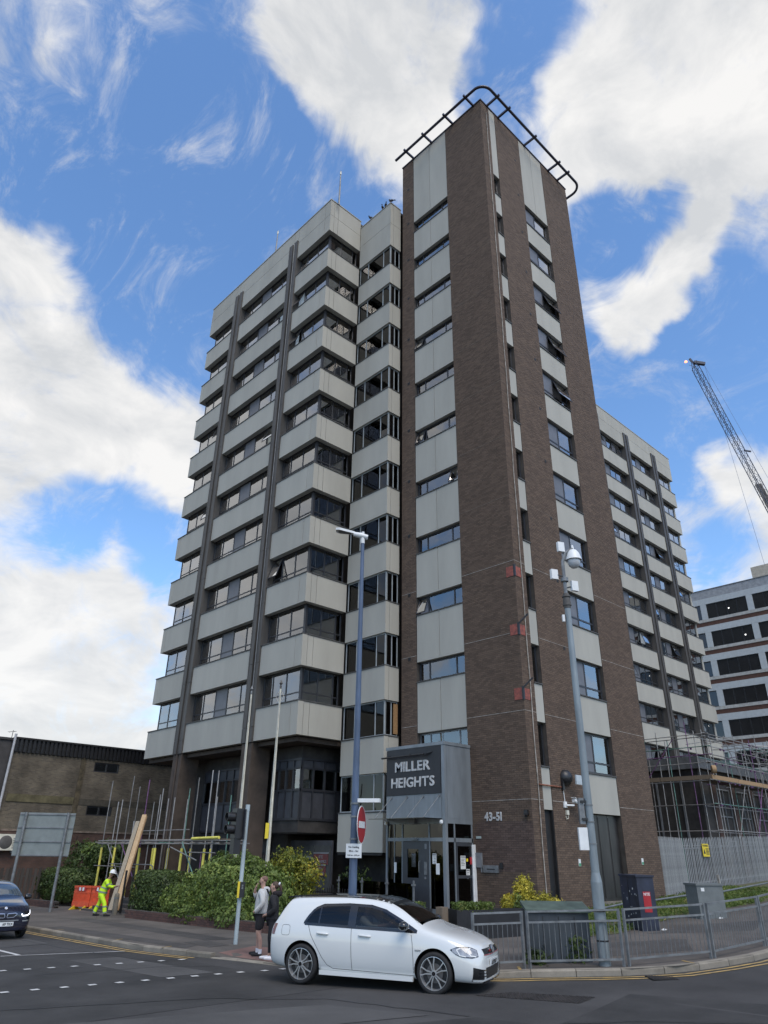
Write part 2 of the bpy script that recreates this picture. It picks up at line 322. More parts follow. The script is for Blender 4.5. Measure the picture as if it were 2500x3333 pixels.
def path_sheet(name, path, w, dz, m, parent=None):
    """flat painted strip along a path on the ground"""
    P = [Vector((x, y)) for x, y in path]; Q = [P[0]]
    for a, b in zip(P, P[1:]):
        n = max(1, int((b - a).length / 0.6)); Q += [a.lerp(b, i / n) for i in range(1, n + 1)]
    V = []
    for i, q in enumerate(Q):
        t = (Q[min(i+1, len(Q)-1)] - Q[max(i-1, 0)]).normalized(); n = Vector((-t.y, t.x)) * w / 2
        for s in (n, -n): V.append((q.x + s.x, q.y + s.y, GZ(q.x + s.x, q.y + s.y) + dz))
    F = [(2*i, 2*i+1, 2*i+3, 2*i+2) for i in range(len(Q) - 1)]
    me = _mesh(name, V, F, [m]);
    if me.polygons[0].normal.z < 0: me.flip_normals()
    return link(name, me, parent)
g = []
gx = [-500, -200, -100, -60] + list(np.arange(-40, 62, 1.0)) + [80, 120, 200, 500]; gy = [-500, -200, -100, -60] + list(np.arange(-40, 62, 1.0)) + [80, 120, 200, 500]
gv = [(x, y, GZ(x, y)) for x in gx for y in gy]; ny = len(gy)
gf = [(i*ny+j, (i+1)*ny+j, (i+1)*ny+j+1, i*ny+j+1) for i in range(len(gx)-1) for j in range(ny-1)]
road = link('road', _mesh('road', gv, gf, [M_ASPH], None, 0)); road['kind'] = 'structure'
WM['road'] = Matrix.Identity(4)
# kerb line: from far left, round the corner, away to the right
KERB = [(-12.1, 62), (-12.1, 40), (-12.1, 25), (-12.1, 12.7), (-12.1, 4.7), (-11.95, 3.4), (-11.75, 2.3), (-11.5, 1.2), (-11.35, 0.2), (-11.25, -0.8), (-10.95, -2.2), (-10.4, -3.5), (-9.75, -4.6), (-9.0, -5.46), (-8.48, -5.98), (-7.91, -6.65), (-7.26, -7.33), (-6.44, -7.9), (-5.24, -8.27), (-4.2, -8.5), (-2.8, -8.6), (2, -8.3), (12, -7.0), (40, -3.0), (62, 0)]
pave_poly = [(x + 0.0, y) for x, y in KERB] + [(62, 62)]
pavement = ground_sheet('pavement', pave_poly, 0.12, M_PAVE, step=1.0)
WM['pavement'] = Matrix.Identity(4)
def arc_points(path, step):
    P = [Vector((x, y)) for x, y in path]; out = [P[0]]; d = 0.0
    for a, b in zip(P, P[1:]):
        l = (b - a).length; t = step - d
        while t <= l: out.append(a.lerp(b, t / l)); t += step
        d = (d + l) % step if False else l - (t - step)
    return out
kp = arc_points(KERB, 0.915)
for a, b in zip(kp, kp[1:]):
    mid = (a + b) / 2
    if mid.y > 30 or mid.x > 8: continue
    d = (b - a).normalized(); n = Vector((-d.y, d.x))
    drop = 1 - 0.72 * sstep(2.4, 1.2, mid.y) * sstep(-3.6, -2.4, mid.y) if -4 < mid.y < 3 else 1
    h = 0.125 * drop; g0, g1 = 0.012, 0.915 - 0.0
    mb = MB(); L_ = (b - a).length - 0.014
    A = a + d * 0.007; Bq = a + d * (0.007 + L_)
    prof = [(-0.02, -0.15), (-0.02, h - 0.03), (0.005, h + 0.002), (0.125, h + 0.002), (0.125, -0.15)]
    V = []
    for q in (A, Bq):
        for (o_, z) in prof:
            w = q + n * o_; V.append((w.x, w.y, GZ(q.x, q.y) + z + RND.uniform(-.004, .004)))
    k = len(prof); F = [(i, (i+1) % k, k + (i+1) % k, k + i) for i in range(k)] + [tuple(range(k-1, -1, -1)), tuple(range(k, 2*k))]
    mb.add(V, F); mb.build('kerb_stone', M_KERB, pavement)
# surface patches on the pavement and the road
def sheet(name, poly, dz, m, par, st=.6): return ground_sheet(name, poly, dz, m, par, st, None)
sheet('red_paving', [(-11.2, 2.0), (-9.9, 2.3), (-8.9, -3.2), (-9.55, -4.6), (-10.2, -3.6), (-10.8, -2.2), (-11.08, -0.8), (-11.2, .6)], 0.128, M_RED, pavement)
sheet('asphalt_patch', [(-11.8, 12.0), (-11.2, 12.2), (-11.0, 3.4), (-11.6, 3.0)], 0.124, M_PAVED, pavement)
sheet('asphalt_patch', [(-9.6, 15.5), (-8.9, 15.4), (-9.3, 4.2), (-10.1, 4.4)], 0.124, M_PAVED, pavement)
sheet('asphalt_patch', [(-10.9, 4.3), (-10.1, 4.5), (-10.3, 2.9), (-11.0, 2.8)], 0.126, M_PAVED, pavement)
sheet('asphalt_patch', [(-6.9, -4.2), (-4.6, -4.6), (-2.4, -6.2), (-4.2, -7.2), (-6.6, -5.9)], 0.124, M_PAVED, pavement)
sheet('asphalt_patch', [(-2.0, -4.9), (0.6, -5.0), (3.2, -6.3), (0.2, -6.9)], 0.124, M_PAVED, pavement)
sheet('asphalt_patch', [(-40, -14), (-9.0, -8.2), (-8.4, -10.4), (-7.4, -14), (-6, -30), (-40, -40)], 0.004, M_ASPHD, road, 1.5)
sheet('asphalt_patch', [(-30, 4.4), (-15.2, 5.3), (-12.4, 4.35), (-12.25, -1.0), (-12.0, -4.0), (-30, -3.6)], 0.004, M_ASPHD, road, 1.5)
M_SEAMT = mat('tar_seam', (.026, .026, .027), .6, var=.2, vs=6)
M_ASPHL = mat('asphalt_worn', (.082, .080, .078), .85, var=.14, vs=.6, bump=.5, bs=130, speck=.4, spec=.35)
sheet('asphalt_patch', [(-18.5, -3.4), (-13.6, -5.2), (-13.0, -7.0), (-17.6, -5.6)], 0.007, M_ASPHL, road, 1)
sheet('asphalt_patch', [(-15.6, -6.6), (-12.6, -7.6), (-12.2, -9.2), (-15.0, -8.4)], 0.007, M_ASPHD, road, 1)
sheet('asphalt_patch', [(-14.4, 3.6), (-13.2, 3.4), (-12.9, -.6), (-14.1, -.5)], 0.007, M_ASPHL, road, 1)
sheet('asphalt_patch', [(-20, 8.2), (-13.2, 9.8), (-13.2, 7.9), (-20, 6.5)], 0.006, M_ASPHL, road, 1)
def crack(pts, w=.03, m=None):
    Q = []
    for (x0, y0), (x1, y1) in zip(pts, pts[1:]):
        for i in range(8): t = i / 8; Q.append((x0 + (x1-x0)*t + RND.uniform(-.04, .04), y0 + (y1-y0)*t + RND.uniform(-.04, .04)))
    path_sheet('tar_seam', Q + [pts[-1]], w, .011, m or M_SEAMT, road)
crack([(-18, -2.0), (-14.8, -3.3), (-13.2, -4.8), (-12.6, -7.5)], .035); crack([(-16.8, -6.2), (-14, -7.4), (-11.2, -9.4), (-9.2, -11.6)], .03); crack([(-15.9, 1.6), (-13.4, 1.0), (-12.2, .2)], .025); crack([(-18.2, -4.4), (-16.2, -6.0), (-15.0, -8.6)], .03); crack([(-13.5, 12), (-13.35, 6), (-13.0, 2.2)], .02)
def offset(path, d):
    P = [Vector(q) for q in path]; out = []
    for i, q in enumerate(P):
        t = (P[min(i+1, len(P)-1)] - P[max(i-1, 0)]).normalized(); out.append((q.x + t.y * d, q.y - t.x * d))
    return out
kl = [q for q in KERB if q[1] > 1.9 and q[0] < -11]; kl[-1] = (-11.72, 2.0)
kr = [q for q in KERB if q[1] < -4.5]
for nm, pth, side in (('l', kl, -1), ('r', kr, -1)):
    for off in (0.20, 0.40):
        path_sheet('yellow_line', offset(pth, off), 0.085, 0.009, M_YELLOW, road)
path_sheet('white_line', [(-15.3, 5.55), (-13.8, 5.0), (-12.5, 4.5)], 0.07, 0.009, M_WHITE, road)
path_sheet('white_line', [(-14.9, 14), (-14.88, 5.5)], 0.12, 0.009, M_WHITE, road)
for (x0, y0), (x1, y1), n in (((-16.16, 2.69), (-12.32, 1.84), 9), ((-17.09, -.32), (-12.5, -1.0), 10), ((-11.98, -1.15), (-11.52, -1.2), 2)):
    for i in range(n):
        t = i / (n - 1); x = x0 + (x1-x0)*t; y = y0 + (y1-y0)*t; mb = MB(); s = .075; a = RND.uniform(-.2, .2)
        V = [(x + s*(c*math.cos(a) - d*math.sin(a)), y + s*(c*math.sin(a) + d*math.cos(a)), 0) for c, d in ((-1,-1),(1,-1),(1,1),(-1,1))]
        mb.add([(vx, vy, GZ(vx, vy) + .014) for vx, vy, _ in V], [(0, 1, 2, 3)]); mb.build('crossing_stud', M_WHITE, road)
for (x, y, a) in ((-12.0, 10.6, .5), (-12.0, 6.2, .6), (-11.95, 3.5, .4), (-5.9, -8.0, 1.2), (-8.7, -5.6, .8)):
    path_sheet('yellow_mark', [(x - .05, y - .02), (x + .35 * math.cos(a), y + .35 * math.sin(a))], .06, .129, M_YELLOW, pavement)
# ------------------------------------------------------------------ the tower block
FL = 3.075
block = thing('apartment_block', 'tall sixties tower block with brown brick stair tower and bands of grey panels', 'building', (0, 0, 0.4))
XW, YW, YE = -3.417, 9.757, 24.184
TW, TWR = TL(XW), TR(YW)
TT, TTR = TL(0.0), TR(0.0)
TRW = TR(10.07)
XB, YB = -0.842, 6.866
TBL, TBR = TL(XB), TR(YB)
def part(mb, name, m, smooth=None, label=None):
    o = mb.build(name, m, block, True, smooth)
    if label: o['label'] = label
    return o
def panel(T, a0, a1, z0, z1, d0=0.0, d1=0.30, m=None, gap=0.011):
    mb = MB(); fbox(mb, T, a0 + gap, a1 - gap, z0 + gap, z1 - gap, d0, d1)
    o = part(mb, 'panel', m or M_PANEL)
    return o
def sill(T, a0, a1, z, d0=-0.035, d1=0.30):
    mb = MB(); fbox(mb, T, a0, a1, z - 0.002, z + 0.045, d0, d1); return part(mb, 'sill', M_SILL)
# -------- windows: frame (part) > panes, infill panels, curtains (sub-parts)
WCACHE = {}
def window(T, a0, a1, z0, z1, d, cols, transom=0.0, curtain=None, fr=0.055, mf=None, flip=False, glass=None):
    """cols: list of (width fraction, kind) kind g glass, p infill panel, o open top light"""
    mf = mf or M_FRAME; W = a1 - a0; H = z1 - z0
    fm = MB()
    fbox(fm, T, a0, a1, z0, z0 + fr, d, d + .07); fbox(fm, T, a0, a1, z1 - fr, z1, d, d + .07)
    fbox(fm, T, a0, a0 + fr, z0 + fr, z1 - fr, d, d + .07); fbox(fm, T, a1 - fr, a1, z0 + fr, z1 - fr, d, d + .07)
    cols = list(reversed(cols)) if flip else cols
    tot = sum(c[0] for c in cols); x = a0; cells = []
    for i, (w, k) in enumerate(cols):
        x1 = x + W * w / tot
        if i < len(cols) - 1: fbox(fm, T, x1 - fr/2, x1 + fr/2, z0 + fr, z1 - fr, d + .003, d + .067)
        cells.append((x + fr/2, x1 - fr/2, k)); x = x1
    zt = z0 + H * transom
    if transom: 
        for c0, c1, k in cells: fbox(fm, T, c0, c1, zt - fr/2, zt + fr/2, d + .006, d + .064)
    win = part(fm, 'window', mf)
    for c0, c1, k in cells:
        rows = [(z0 + fr * .6, zt - fr * .4, 1), (zt + fr * .4, z1 - fr * .6, 0)] if transom else [(z0 + fr*.6, z1 - fr*.6, 0)]
        for r0, r1, low in rows:
            if r1 - r0 < .03: continue
            if k == 'p':
                mb = MB(); fbox(mb, T, c0, c1, r0, r1, d + .025, d + .05); mb.build('infill_panel', M_INFILL, win)
            elif k == 'o' and not low:
                mb = MB(); out = 0.34 * (r1 - r0) ; th = .035; f2 = .05
                pt = lambda a, s, t: (lambda q: q)(T(a, d - out * (1 - s) + t, r0 + (r1 - r0) * s + (0 if s else 0.0)))
                def slab(a_0, a_1, s0, s1, t0, t1, mbx):
                    V = [pt(a, s, t) for t in (t0, t1) for (a, s) in ((a_0, s0), (a_1, s0), (a_1, s1), (a_0, s1))]
                    mbx.add(V, [(0,3,2,1),(4,5,6,7),(0,1,5,4),(1,2,6,5),(2,3,7,6),(3,0,4,7)])
                sf = f2 / (r1 - r0)
                slab(c0, c1, 0, sf, 0, th, mb); slab(c0, c1, 1 - sf, 1, 0, th, mb); slab(c0, c0 + f2, sf, 1 - sf, 0, th, mb); slab(c1 - f2, c1, sf, 1 - sf, 0, th, mb)
                mb.build('opening_sash', mf, win)
                g_ = MB(); g_.add([pt(c0 + f2, sf, .015), pt(c1 - f2, sf, .015), pt(c1 - f2, 1 - sf, .015), pt(c0 + f2, 1 - sf, .015)], [(0, 1, 2, 3)]); g_.build('pane', glass or M_GLASS, win)
            else:
                mb = MB(); fbox(mb, T, c0 - .01, c1 + .01, r0 - .005, r1 + .005, d + .03, d + .042); mb.build('pane', glass or M_GLASS, win)
    if curtain is not None:
        ci = curtain; mb = MB(); n = max(10, int(W / .055)); V = []
        spans = [(c0, c1) for c0, c1, k in cells if k != 'p']
        for c0, c1 in spans:
            if RND.random() < .10: continue
            f0, f1 = 0.0, 1.0
            if RND.random() < .25: f0 = RND.uniform(.1, .55)
            elif RND.random() < .2: f1 = RND.uniform(.5, .9)
            b0 = c0 - .03 + (c1 - c0 + .06) * f0; b1 = c0 - .03 + (c1 - c0 + .06) * f1; nn = max(4, int((b1 - b0) / .045)); base = len(mb.v)
            VV = [T(b0 + (b1 - b0) * i / nn, d + .085 + (.022 if i % 2 else 0) + .004 * math.sin(i * 2.3), z) for z in (z0 - .02, z1 + .02) for i in range(nn + 1)]
            mb.add(VV, [(i, i + 1, nn + 2 + i, nn + 1 + i) for i in range(nn)])
        if mb.v: mb.build('curtain', M_CURT[ci], win)
    return win
def rcurt(bright=.75):
    q = RND.random()
    return 0 if q < bright else (1 if q < bright + .08 else (2 if q < bright + .15 else None))
# -------- inner body: dark rooms behind every window
mb = MB()
mb.box(XW + 1.0, YW + 1.0, 6.9, 9.0, YE - .5, 40.0); mb.box(9.0, 10.9, 3.6, 43.0, 22.0, 40.0)
mb.box(.45, .45, .3, 9.05, 6.55, 43.3); mb.box(XB + 1.0, YB + .9, 2.3, 3.0, YW + .9, 39.5)
part(mb, 'inner_core', M_INT)
mb = MB(); mb.box(XW + .02, YW + .02, 40.05, 9.1, YE, 40.2); mb.box(9.1, 10.1, 40.05, 43.48, 22.0, 40.2); mb.box(.02, .02, 43.3, 9.12, 6.62, 43.5); mb.box(XB + .02, YB + .02, 39.4, 3, YW, 39.6); part(mb, 'roof', M_SILL)
# -------- wings: left wing (long face, short face) and right wing
PIERS_L = [(13.13, 14.02), (19.75, 20.67)]
def spandrels(T, bays, k0, k1, joints, par=True):
    for k in range(k0, k1):
        z = 6.935 + FL * k
        for (a0, a1) in bays:
            cuts = sorted([a0, a1] + [j for j in joints if a0 < j < a1])
            for c0, c1 in zip(cuts, cuts[1:]): panel(T, c0, c1, z, z + 1.48)
            sill(T, a0, a1, z + 1.48)
    if par:
        for (a0, a1) in bays:
            cuts = sorted([a0, a1] + [j for j in joints if a0 < j < a1])
            for c0, c1 in zip(cuts, cuts[1:]):
                panel(T, c0, c1, 37.685, 39.06, m=M_PARAP); panel(T, c0, c1, 39.06, 40.36, m=M_PARAP)
            mb = MB(); fbox(mb, T, a0 - .02, a1 + .02, 40.36, 40.43, -.03, .34); part(mb, 'coping', M_PARAP)
LB = [(YW, 13.13), (14.02, 19.75), (20.67, YE)]
spandrels(TW, LB, 0, 10, [YW + .56, YE - .42])
spandrels(TWR, [(XW + .302, XB)], 0, 10, [XW + .64])
# parapet strips above the piers
for (p0, p1) in PIERS_L:
    panel(TW, p0, p1, 37.685, 39.06, m=M_PARAP); panel(TW, p0, (p0+p1)/2, 39.06, 40.36, m=M_PARAP); panel(TW, (p0+p1)/2, p1, 39.06, 40.36, m=M_PARAP)
    mb = MB(); fbox(mb, TW, p0 + .02, p1 - .02, 40.36, 40.43, -.03, .34); part(mb, 'coping', M_PARAP)
# end returns (turning the far corner)
for k in range(0, 11):
    z = 6.935 + FL * k; mb = MB(); mb.box(XW + .302, YE - .30, z + .01, XW + 3.0, YE - .002, (z + 1.48) if k < 10 else 40.36); part(mb, 'panel', M_PANEL)
mb = MB(); mb.box(XW + .45, YE - .52, 8.4, 9.0, YE - .46, 40.0); part(mb, 'end_wall', M_DARKWALL)
def piers(T, ps, z0, z1, d0=-.09):
    for (p0, p1) in ps:
        w = (p1 - p0) * .40
        zz = z0
        cuts = [z0] + [7.6 + FL * k for k in range(11) if z0 < 7.6 + FL * k < z1 - .3] + [z1]
        for (q0, q1, dz) in ((p0, p0 + w, 0), (p1 - w, p1, 0)):
            for s0, s1 in zip(cuts, cuts[1:]):
                mb = MB(); fbox(mb, T, q0, q0 + .05, s0 + .008, s1 - .008, d0, .46); fbox(mb, T, q1 - .05, q1, s0 + .008, s1 - .008, d0, .46); fbox(mb, T, q0 + .05, q1 - .05, s0 + .008, s1 - .008, d0 + .012, d0 + .08)
                part(mb, 'pier_panel', M_PIER)
        mb = MB(); fbox(mb, T, p0 + w, p1 - w, z0, z1, .02, .40); fbox(mb, T, p0 + .05, p1 - .05, z0, z1 - .01, .08, .44); part(mb, 'pier_core', M_DARKWALL)
piers(TW, PIERS_L, 6.9, 39.30)
mb = MB(); mb.tube([(XW - .10, 13.42, 6.9), (XW - .10, 13.42, 39.1)], .018, 6); part(mb, 'cable', M_FRAMEG)
PIERS_R = [(22.56, 23.49), (28.07, 29.0), (33.58, 34.51), (39.09, 40.01)]
RB = [(17.9, 22.56), (23.49, 28.07), (29.0, 33.58), (34.51, 39.09), (40.01, 43.5)]
spandrels(TRW, RB, -1, 10, [])
for (p0, p1) in PIERS_R:
    panel(TRW, p0, p1, 37.685, 39.06, m=M_PARAP); panel(TRW, p0, (p0+p1)/2, 39.06, 40.36, m=M_PARAP); panel(TRW, (p0+p1)/2, p1, 39.06, 40.36, m=M_PARAP)
    mb = MB(); fbox(mb, TRW, p0 + .02, p1 - .02, 40.36, 40.43, -.03, .34); part(mb, 'coping', M_PARAP)
piers(TRW, PIERS_R, 3.8, 39.30)
mb = MB(); mb.box(43.2, 10.375, 3.8, 43.48, 22, 40.3); part(mb, 'end_wall', M_PANEL)
mb = MB(); mb.box(9.2, 10.4, .2, 43.4, 22, 3.85); part(mb, 'base_wall', M_DARKWALL)
for k in range(0, 10):
    z0 = 8.415 + FL * k + .045; z1 = z0 + 1.55; tr = .28
    op = RND.random
    window(TW, YW + .42, 13.13, z0, z1, .33, [(.37, 'g'), (.37, 'g'), (.26, 'o' if k in (2, 7, 8) else 'g')], tr, rcurt(.9), flip=False)
    window(TW, 14.02, 19.75, z0, z1, .33, [(.20, 'o' if k in (5, 8) else 'g'), (.22, 'g'), (.20, 'p'), (.21, 'g'), (.17, 'g')], tr, rcurt(.9))
    window(TW, 20.67, YE - .42, z0, z1, .33, [(.26, 'o' if k in (4, 6) else 'g'), (.37, 'g'), (.37, 'g')], tr, rcurt(.95))
    window(TWR, XW + .40, XB, z0, z1, .33, [(.42, 'g'), (.42, 'g'), (.16, 'g')], tr, [None, 3, 3, 3, 2, 3, None, 3, None, None][k], glass=M_GLASS)
    mb = MB(); mb.box(XW + .33, YW + .33, z0 - .0, XW + .41, YW + .41, z1); part(mb, 'corner_post', M_FRAME)
for k in range(-1, 10):
    z0 = 8.415 + FL * k + .045; z1 = z0 + 1.55; tr = .28
    for i, (a0, a1) in enumerate(RB[1:]):
        if i < 3: window(TRW, a0, a1, z0, z1, .33, [(.17, 'o' if RND.random() < .35 else 'g'), (.20, 'g' if i == 2 else 'p'), (.21, 'p' if i == 2 else 'g'), (.20, 'o' if RND.random() < .4 else 'g'), (.22, 'g')], tr, rcurt(.55))
        else: window(TRW, a0, 43.1, z0, z1, .33, [(.30, 'o' if RND.random() < .3 else 'g'), (.35, 'g'), (.35, 'g')], tr, rcurt(.55))
# -------- stair bay between tower and left wing (levels shifted by half a storey)
for k in range(0, 11):
    z = 2.29 + FL * k
    panel(TBL, YB, YW - .004, z, z + 1.53, 0, .25); panel(TBR, XB + .252, .05, z, z + 1.53, 0, .25)
    mb = MB(); fbox(mb, TBL, YB, YW - .004, z + 1.53, z + 1.57, -.03, .25); fbox(mb, TBR, XB + .252, .05, z + 1.53, z + 1.57, -.03, .25); part(mb, 'sill', M_SILL)
    z0, z1 = z + 1.57, z + FL
    window(TBL, YB + .10, YW - .004, z0, z1, .10, [(.28, 'g'), (.50, 'g'), (.22, 'g')], 0, None, .045, M_MULL, flip=True, glass=M_GLASSD)
    w_ = window(TBR, XB + .15, .05, z0, z1, .10, [(.5, 'g'), (.5, 'g')], 0, None, .045, M_MULL, glass=M_GLASSD)
    if k == 1:
        mb = MB(); fbox(mb, TBR, XB + .62, .04, z0 + .1, z1 - .1, .06, .09); o = part(mb, 'boarded_pane', mat('osb_board', (0.36, 0.21, 0.09), .9, col2=(.18, .10, .045), vs=14)); o['label'] = 'rough brown chipboard filling one stair window'
    mb = MB(); mb.box(XB + .102, YB + .102, z0, XB + .148, YB + .148, z1); part(mb, 'corner_post', M_MULL)
for z0, z1 in ((36.115, 38.0), (38.0, 39.74)):
    panel(TBL, YB, YW - .004, z0, z1, 0, .25, M_PARAP); panel(TBR, XB + .252, .05, z0, z1, 0, .25, M_PARAP)
mb = MB(); fbox(mb, TBL, YB - .02, YW, 39.74, 39.80, -.03, .3); fbox(mb, TBR, XB + .302, .05, 39.74, 39.80, -.03, .3); part(mb, 'coping', M_PARAP)
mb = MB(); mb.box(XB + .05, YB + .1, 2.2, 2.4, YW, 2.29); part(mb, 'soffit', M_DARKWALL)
# -------- stair tower: mortar walls, strips, brick skin
TOP = 43.55
SEG_L = [(0.0, 2.87), (5.69, 6.643)]; SEG_R = [(0.0, .76), (1.335, 3.77), (6.22, 9.149)]
mb = MB()
for a0, a1 in SEG_L: fbox(mb, TT, a0 if a0 else .012, a1, .1, TOP, .012, .45)
for a0, a1 in SEG_R: fbox(mb, TTR, max(a0, .46), a1, .1, TOP, .012, .45)
mb.box(8.7, .46, .1, 9.137, 6.6, TOP); mb.box(.46, 6.2, .1, 8.7, 6.6, TOP)
part(mb, 'tower_wall', M_MORTAR)
def strip_windows():
    for k in range(-1, 11):
        zb = 6.95 + FL * k
        if k == -1:
            window(TT, 2.87, 5.69, 6.05, 6.93, .20, [(.2, 'g'), (.58, 'g'), (.22, 'g')], 0, 2, .05, M_FRAMEG)
        elif k < 10:
            panel(TT, 2.88, 4.28, zb, zb + 2.17, .015, .30); panel(TT, 4.28, 5.67, zb, zb + 2.17, .015, .30); sill(TT, 2.88, 5.68, zb + 2.17, -.02, .3)
            o0 = 'o' if k in (1, 4, 6) else 'g'; o1 = 'o' if k in (3,) else 'g'
            window(TT, 2.87, 5.69, zb + 2.22, zb + FL - .01, .20, [(.22, o1), (.56, 'g'), (.22, o0)], 0, (0 if k in (0, 3) else (2 if k in (2, 4, 1, 8) else None)), .065, M_FRAME)
        else:
            panel(TT, 2.88, 4.28, zb - .02, TOP - .02, .015, .30); panel(TT, 4.28, 5.67, zb - .02, TOP - .02, .015, .30)
        zs = 6.935 + FL * k
        if k == -1:
            panel(TTR, 3.78, 6.21, 3.80, 5.29, .015, .3); panel(TTR, .77, 1.325, 3.80, 5.29, .015, .3)
        elif k < 10:
            panel(TTR, 3.78, 6.21, zs, zs + 1.48, .015, .3); panel(TTR, .77, 1.325, zs, zs + 1.48, .015, .3)
        else:
            panel(TTR, 3.78, 5.0, zs, TOP - .02, .015, .3); panel(TTR, 5.0, 6.21, zs, TOP - .02, .015, .3); panel(TTR, .77, 1.325, zs, TOP - .02, .015, .3)
        if k < 10:
            zz = (5.29 if k == -1 else zs + 1.48)
            sill(TTR, 3.78, 6.21, zz, -.03, .3); sill(TTR, .77, 1.325, zz, -.03, .3)
            z0, z1 = zz + .045, 6.935 + FL * (k + 1) - .005
            window(TTR, 3.77, 6.22, z0, z1, .16, [(.46, 'p'), (.54, 'o' if k in (5, 6, 7) else 'g')], .28, (2 if k == -1 else (0 if k in (2, 3, 8, 9) else None)), .075)
            window(TTR, .76, 1.335, z0, z1, .18, [(.4, 'g'), (.6, 'g')], 0, 2 if k % 2 else None, .05)
strip_windows()
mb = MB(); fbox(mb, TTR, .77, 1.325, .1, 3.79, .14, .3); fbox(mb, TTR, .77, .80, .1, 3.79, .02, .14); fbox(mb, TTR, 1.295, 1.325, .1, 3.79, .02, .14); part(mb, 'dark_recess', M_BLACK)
for (a0, a1) in ((3.80, 4.62), (4.64, 5.40), (5.42, 6.19)):
    mb = MB(); fbox(mb, TTR, a0, a1, .75, 3.78, .20, .26); fbox(mb, TTR, a0 + .05, a1 - .05, .85, 3.7, .185, .20); part(mb, 'door_panel', mat('louvre_door', (.028, .026, .026), .35, var=.3, vs=3, stretch=(1, 1, .3)))
mb = MB(); fbox(mb, TTR, 3.78, 6.21, .1, .74, .0, .35); part(mb, 'door_step', M_KERB)
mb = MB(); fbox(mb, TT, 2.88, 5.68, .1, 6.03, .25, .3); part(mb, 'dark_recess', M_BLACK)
# brick skin: every brick has its own face and depth; colour varies brick by brick
def bricks(cells, name, single_limit=0):
    pass
BH, BW, JT = .065, .215, .010
brick_boxes = []
def lay(T, a0, a1, z0, z1, corner0=False):
    rows = int((z1 - z0) / .075)
    for r_ in range(rows):
        z = z0 + r_ * .075 + .005; off = 0.0 if r_ % 2 == 0 else -.1125
        x = a0 + off
        while x < a1 - .01:
            b0 = max(a0, x + .005); b1 = min(a1, x + .22)
            if b1 - b0 > .03: brick_boxes.append((T, b0, b1, z, z + BH))
            x += .225
for a0, a1 in SEG_L: lay(TT, a0, a1, .25, TOP - .06)
for a0, a1 in SEG_R: lay(TTR, a0, a1, .25, TOP - .06)
def near_key(b):
    T, b0, b1, z0, z1 = b; p = T((b0 + b1) / 2, 0, z0); return (p[0] + 22.63) ** 2 + (p[1] + 16.04) ** 2 + (p[2] - 2.3) ** 2
cand = [b for b in brick_boxes if b[0] is TT and b[1] < 2.87 and 1.75 < b[3] < 3.35 and b[1] < 2.5]
cand = sorted(cand, key=near_key)[:290]; chosen = set(id(b) for b in cand)
singles = {}
for b in cand:
    T, b0, b1, z0, z1 = b; w = round(b1 - b0, 3)
    if w not in singles:
        q = MB(); q.box(0, 0, 0, .03, w, BH); singles[w] = _mesh('brick', q.v, q.f, [M_BRICKO])
    o = link('brick', singles[w], block, True, None); o.location = (RND.uniform(-.0025, .0015), b0, z0)
V = []; F = []; RR = []
nn_ = 0
for b in brick_boxes:
    if id(b) in chosen: continue
    T, b0, b1, z0, z1 = b; j = RND.uniform(-.0025, .0015); base = nn_
    V += [T(b0, j, z0), T(b1, j, z0), T(b1, j, z1), T(b0, j, z1), T(b0, .02, z0), T(b1, .02, z0), T(b1, .02, z1), T(b0, .02, z1)]
    q = [(0, 1, 2, 3), (0, 4, 5, 1), (1, 5, 6, 2), (2, 6, 7, 3), (3, 7, 4, 0)]
    if T is TT: q = [tuple(reversed(t)) for t in q]
    F += [tuple(base + i for i in t) for t in q]; r_ = RND.random(); RR += [r_] * 5; nn_ += 8
me = _mesh('brickwork', V, F, [M_BRICK]); at = me.attributes.new('rnd', 'FLOAT', 'FACE'); at.data.foreach_set('value', RR)
o = link('brickwork', me, block); o['kind'] = 'stuff'
# pale joints at every storey
for k in range(0, 13):
    z = 4.126 + FL * k + (.07 if k else 0)
    mj = M_JOINT if k < 4 else M_JOINTD
    for T, segs in ((TT, SEG_L), (TTR, SEG_R)):
        for a0, a1 in segs:
            mb = MB(); fbox(mb, T, a0 + .004, a1 - .004, z - .008, z + .010, -.006, .02); part(mb, 'movement_joint', mj)
for k in range(0, 11):
    z = 10.18 + FL * k
    mb = MB(); fbox(mb, TT, 6.05, 6.21, z, z + .16, -.008, .02); part(mb, 'air_vent', M_BLACK)
    mb = MB(); fbox(mb, TTR, 3.12, 3.27, z + .0, z + .15, -.008, .02); part(mb, 'air_vent', M_BLACK)
# rust-red primer patches and stub brackets on the corner
M_PRIMER = mat('primer_red', (0.36, 0.10, 0.07), .85, col2=(0.14, 0.05, 0.045), vs=7)
for zc, arm in ((12.95, 0), (10.45, 1), (7.9, 1)):
    mb = MB(); fbox(mb, TT, .05, .42, zc - .22, zc + .22, -.018, 0); fbox(mb, TTR, .05, .40, zc - .22, zc + .20, -.018, 0); part(mb, 'primer_plate', M_PRIMER)
    mb = MB(); mb.box(-.03, -.03, zc - .24, .05, .05, zc + .26)
    if arm: mb.bar((-.03, -.03, zc + .2), (.10, -.42, zc + .55), .05, .05)
    part(mb, 'bracket', M_BLACKM)
mb = MB(); mb.tube([(.44 + .012 * math.sin(z * 1.7), -.035, z) for z in np.arange(.7, 43.0, .6)], .022, 6); part(mb, 'cable', M_JOINT)
mb = MB(); mb.tube([(.50, -.04, 4.65), (1.92, -.04, 4.64)], .028, 6); part(mb, 'copper_pipe', mat('rust_pipe', (.24, .09, .05), .7, var=.3, vs=6))
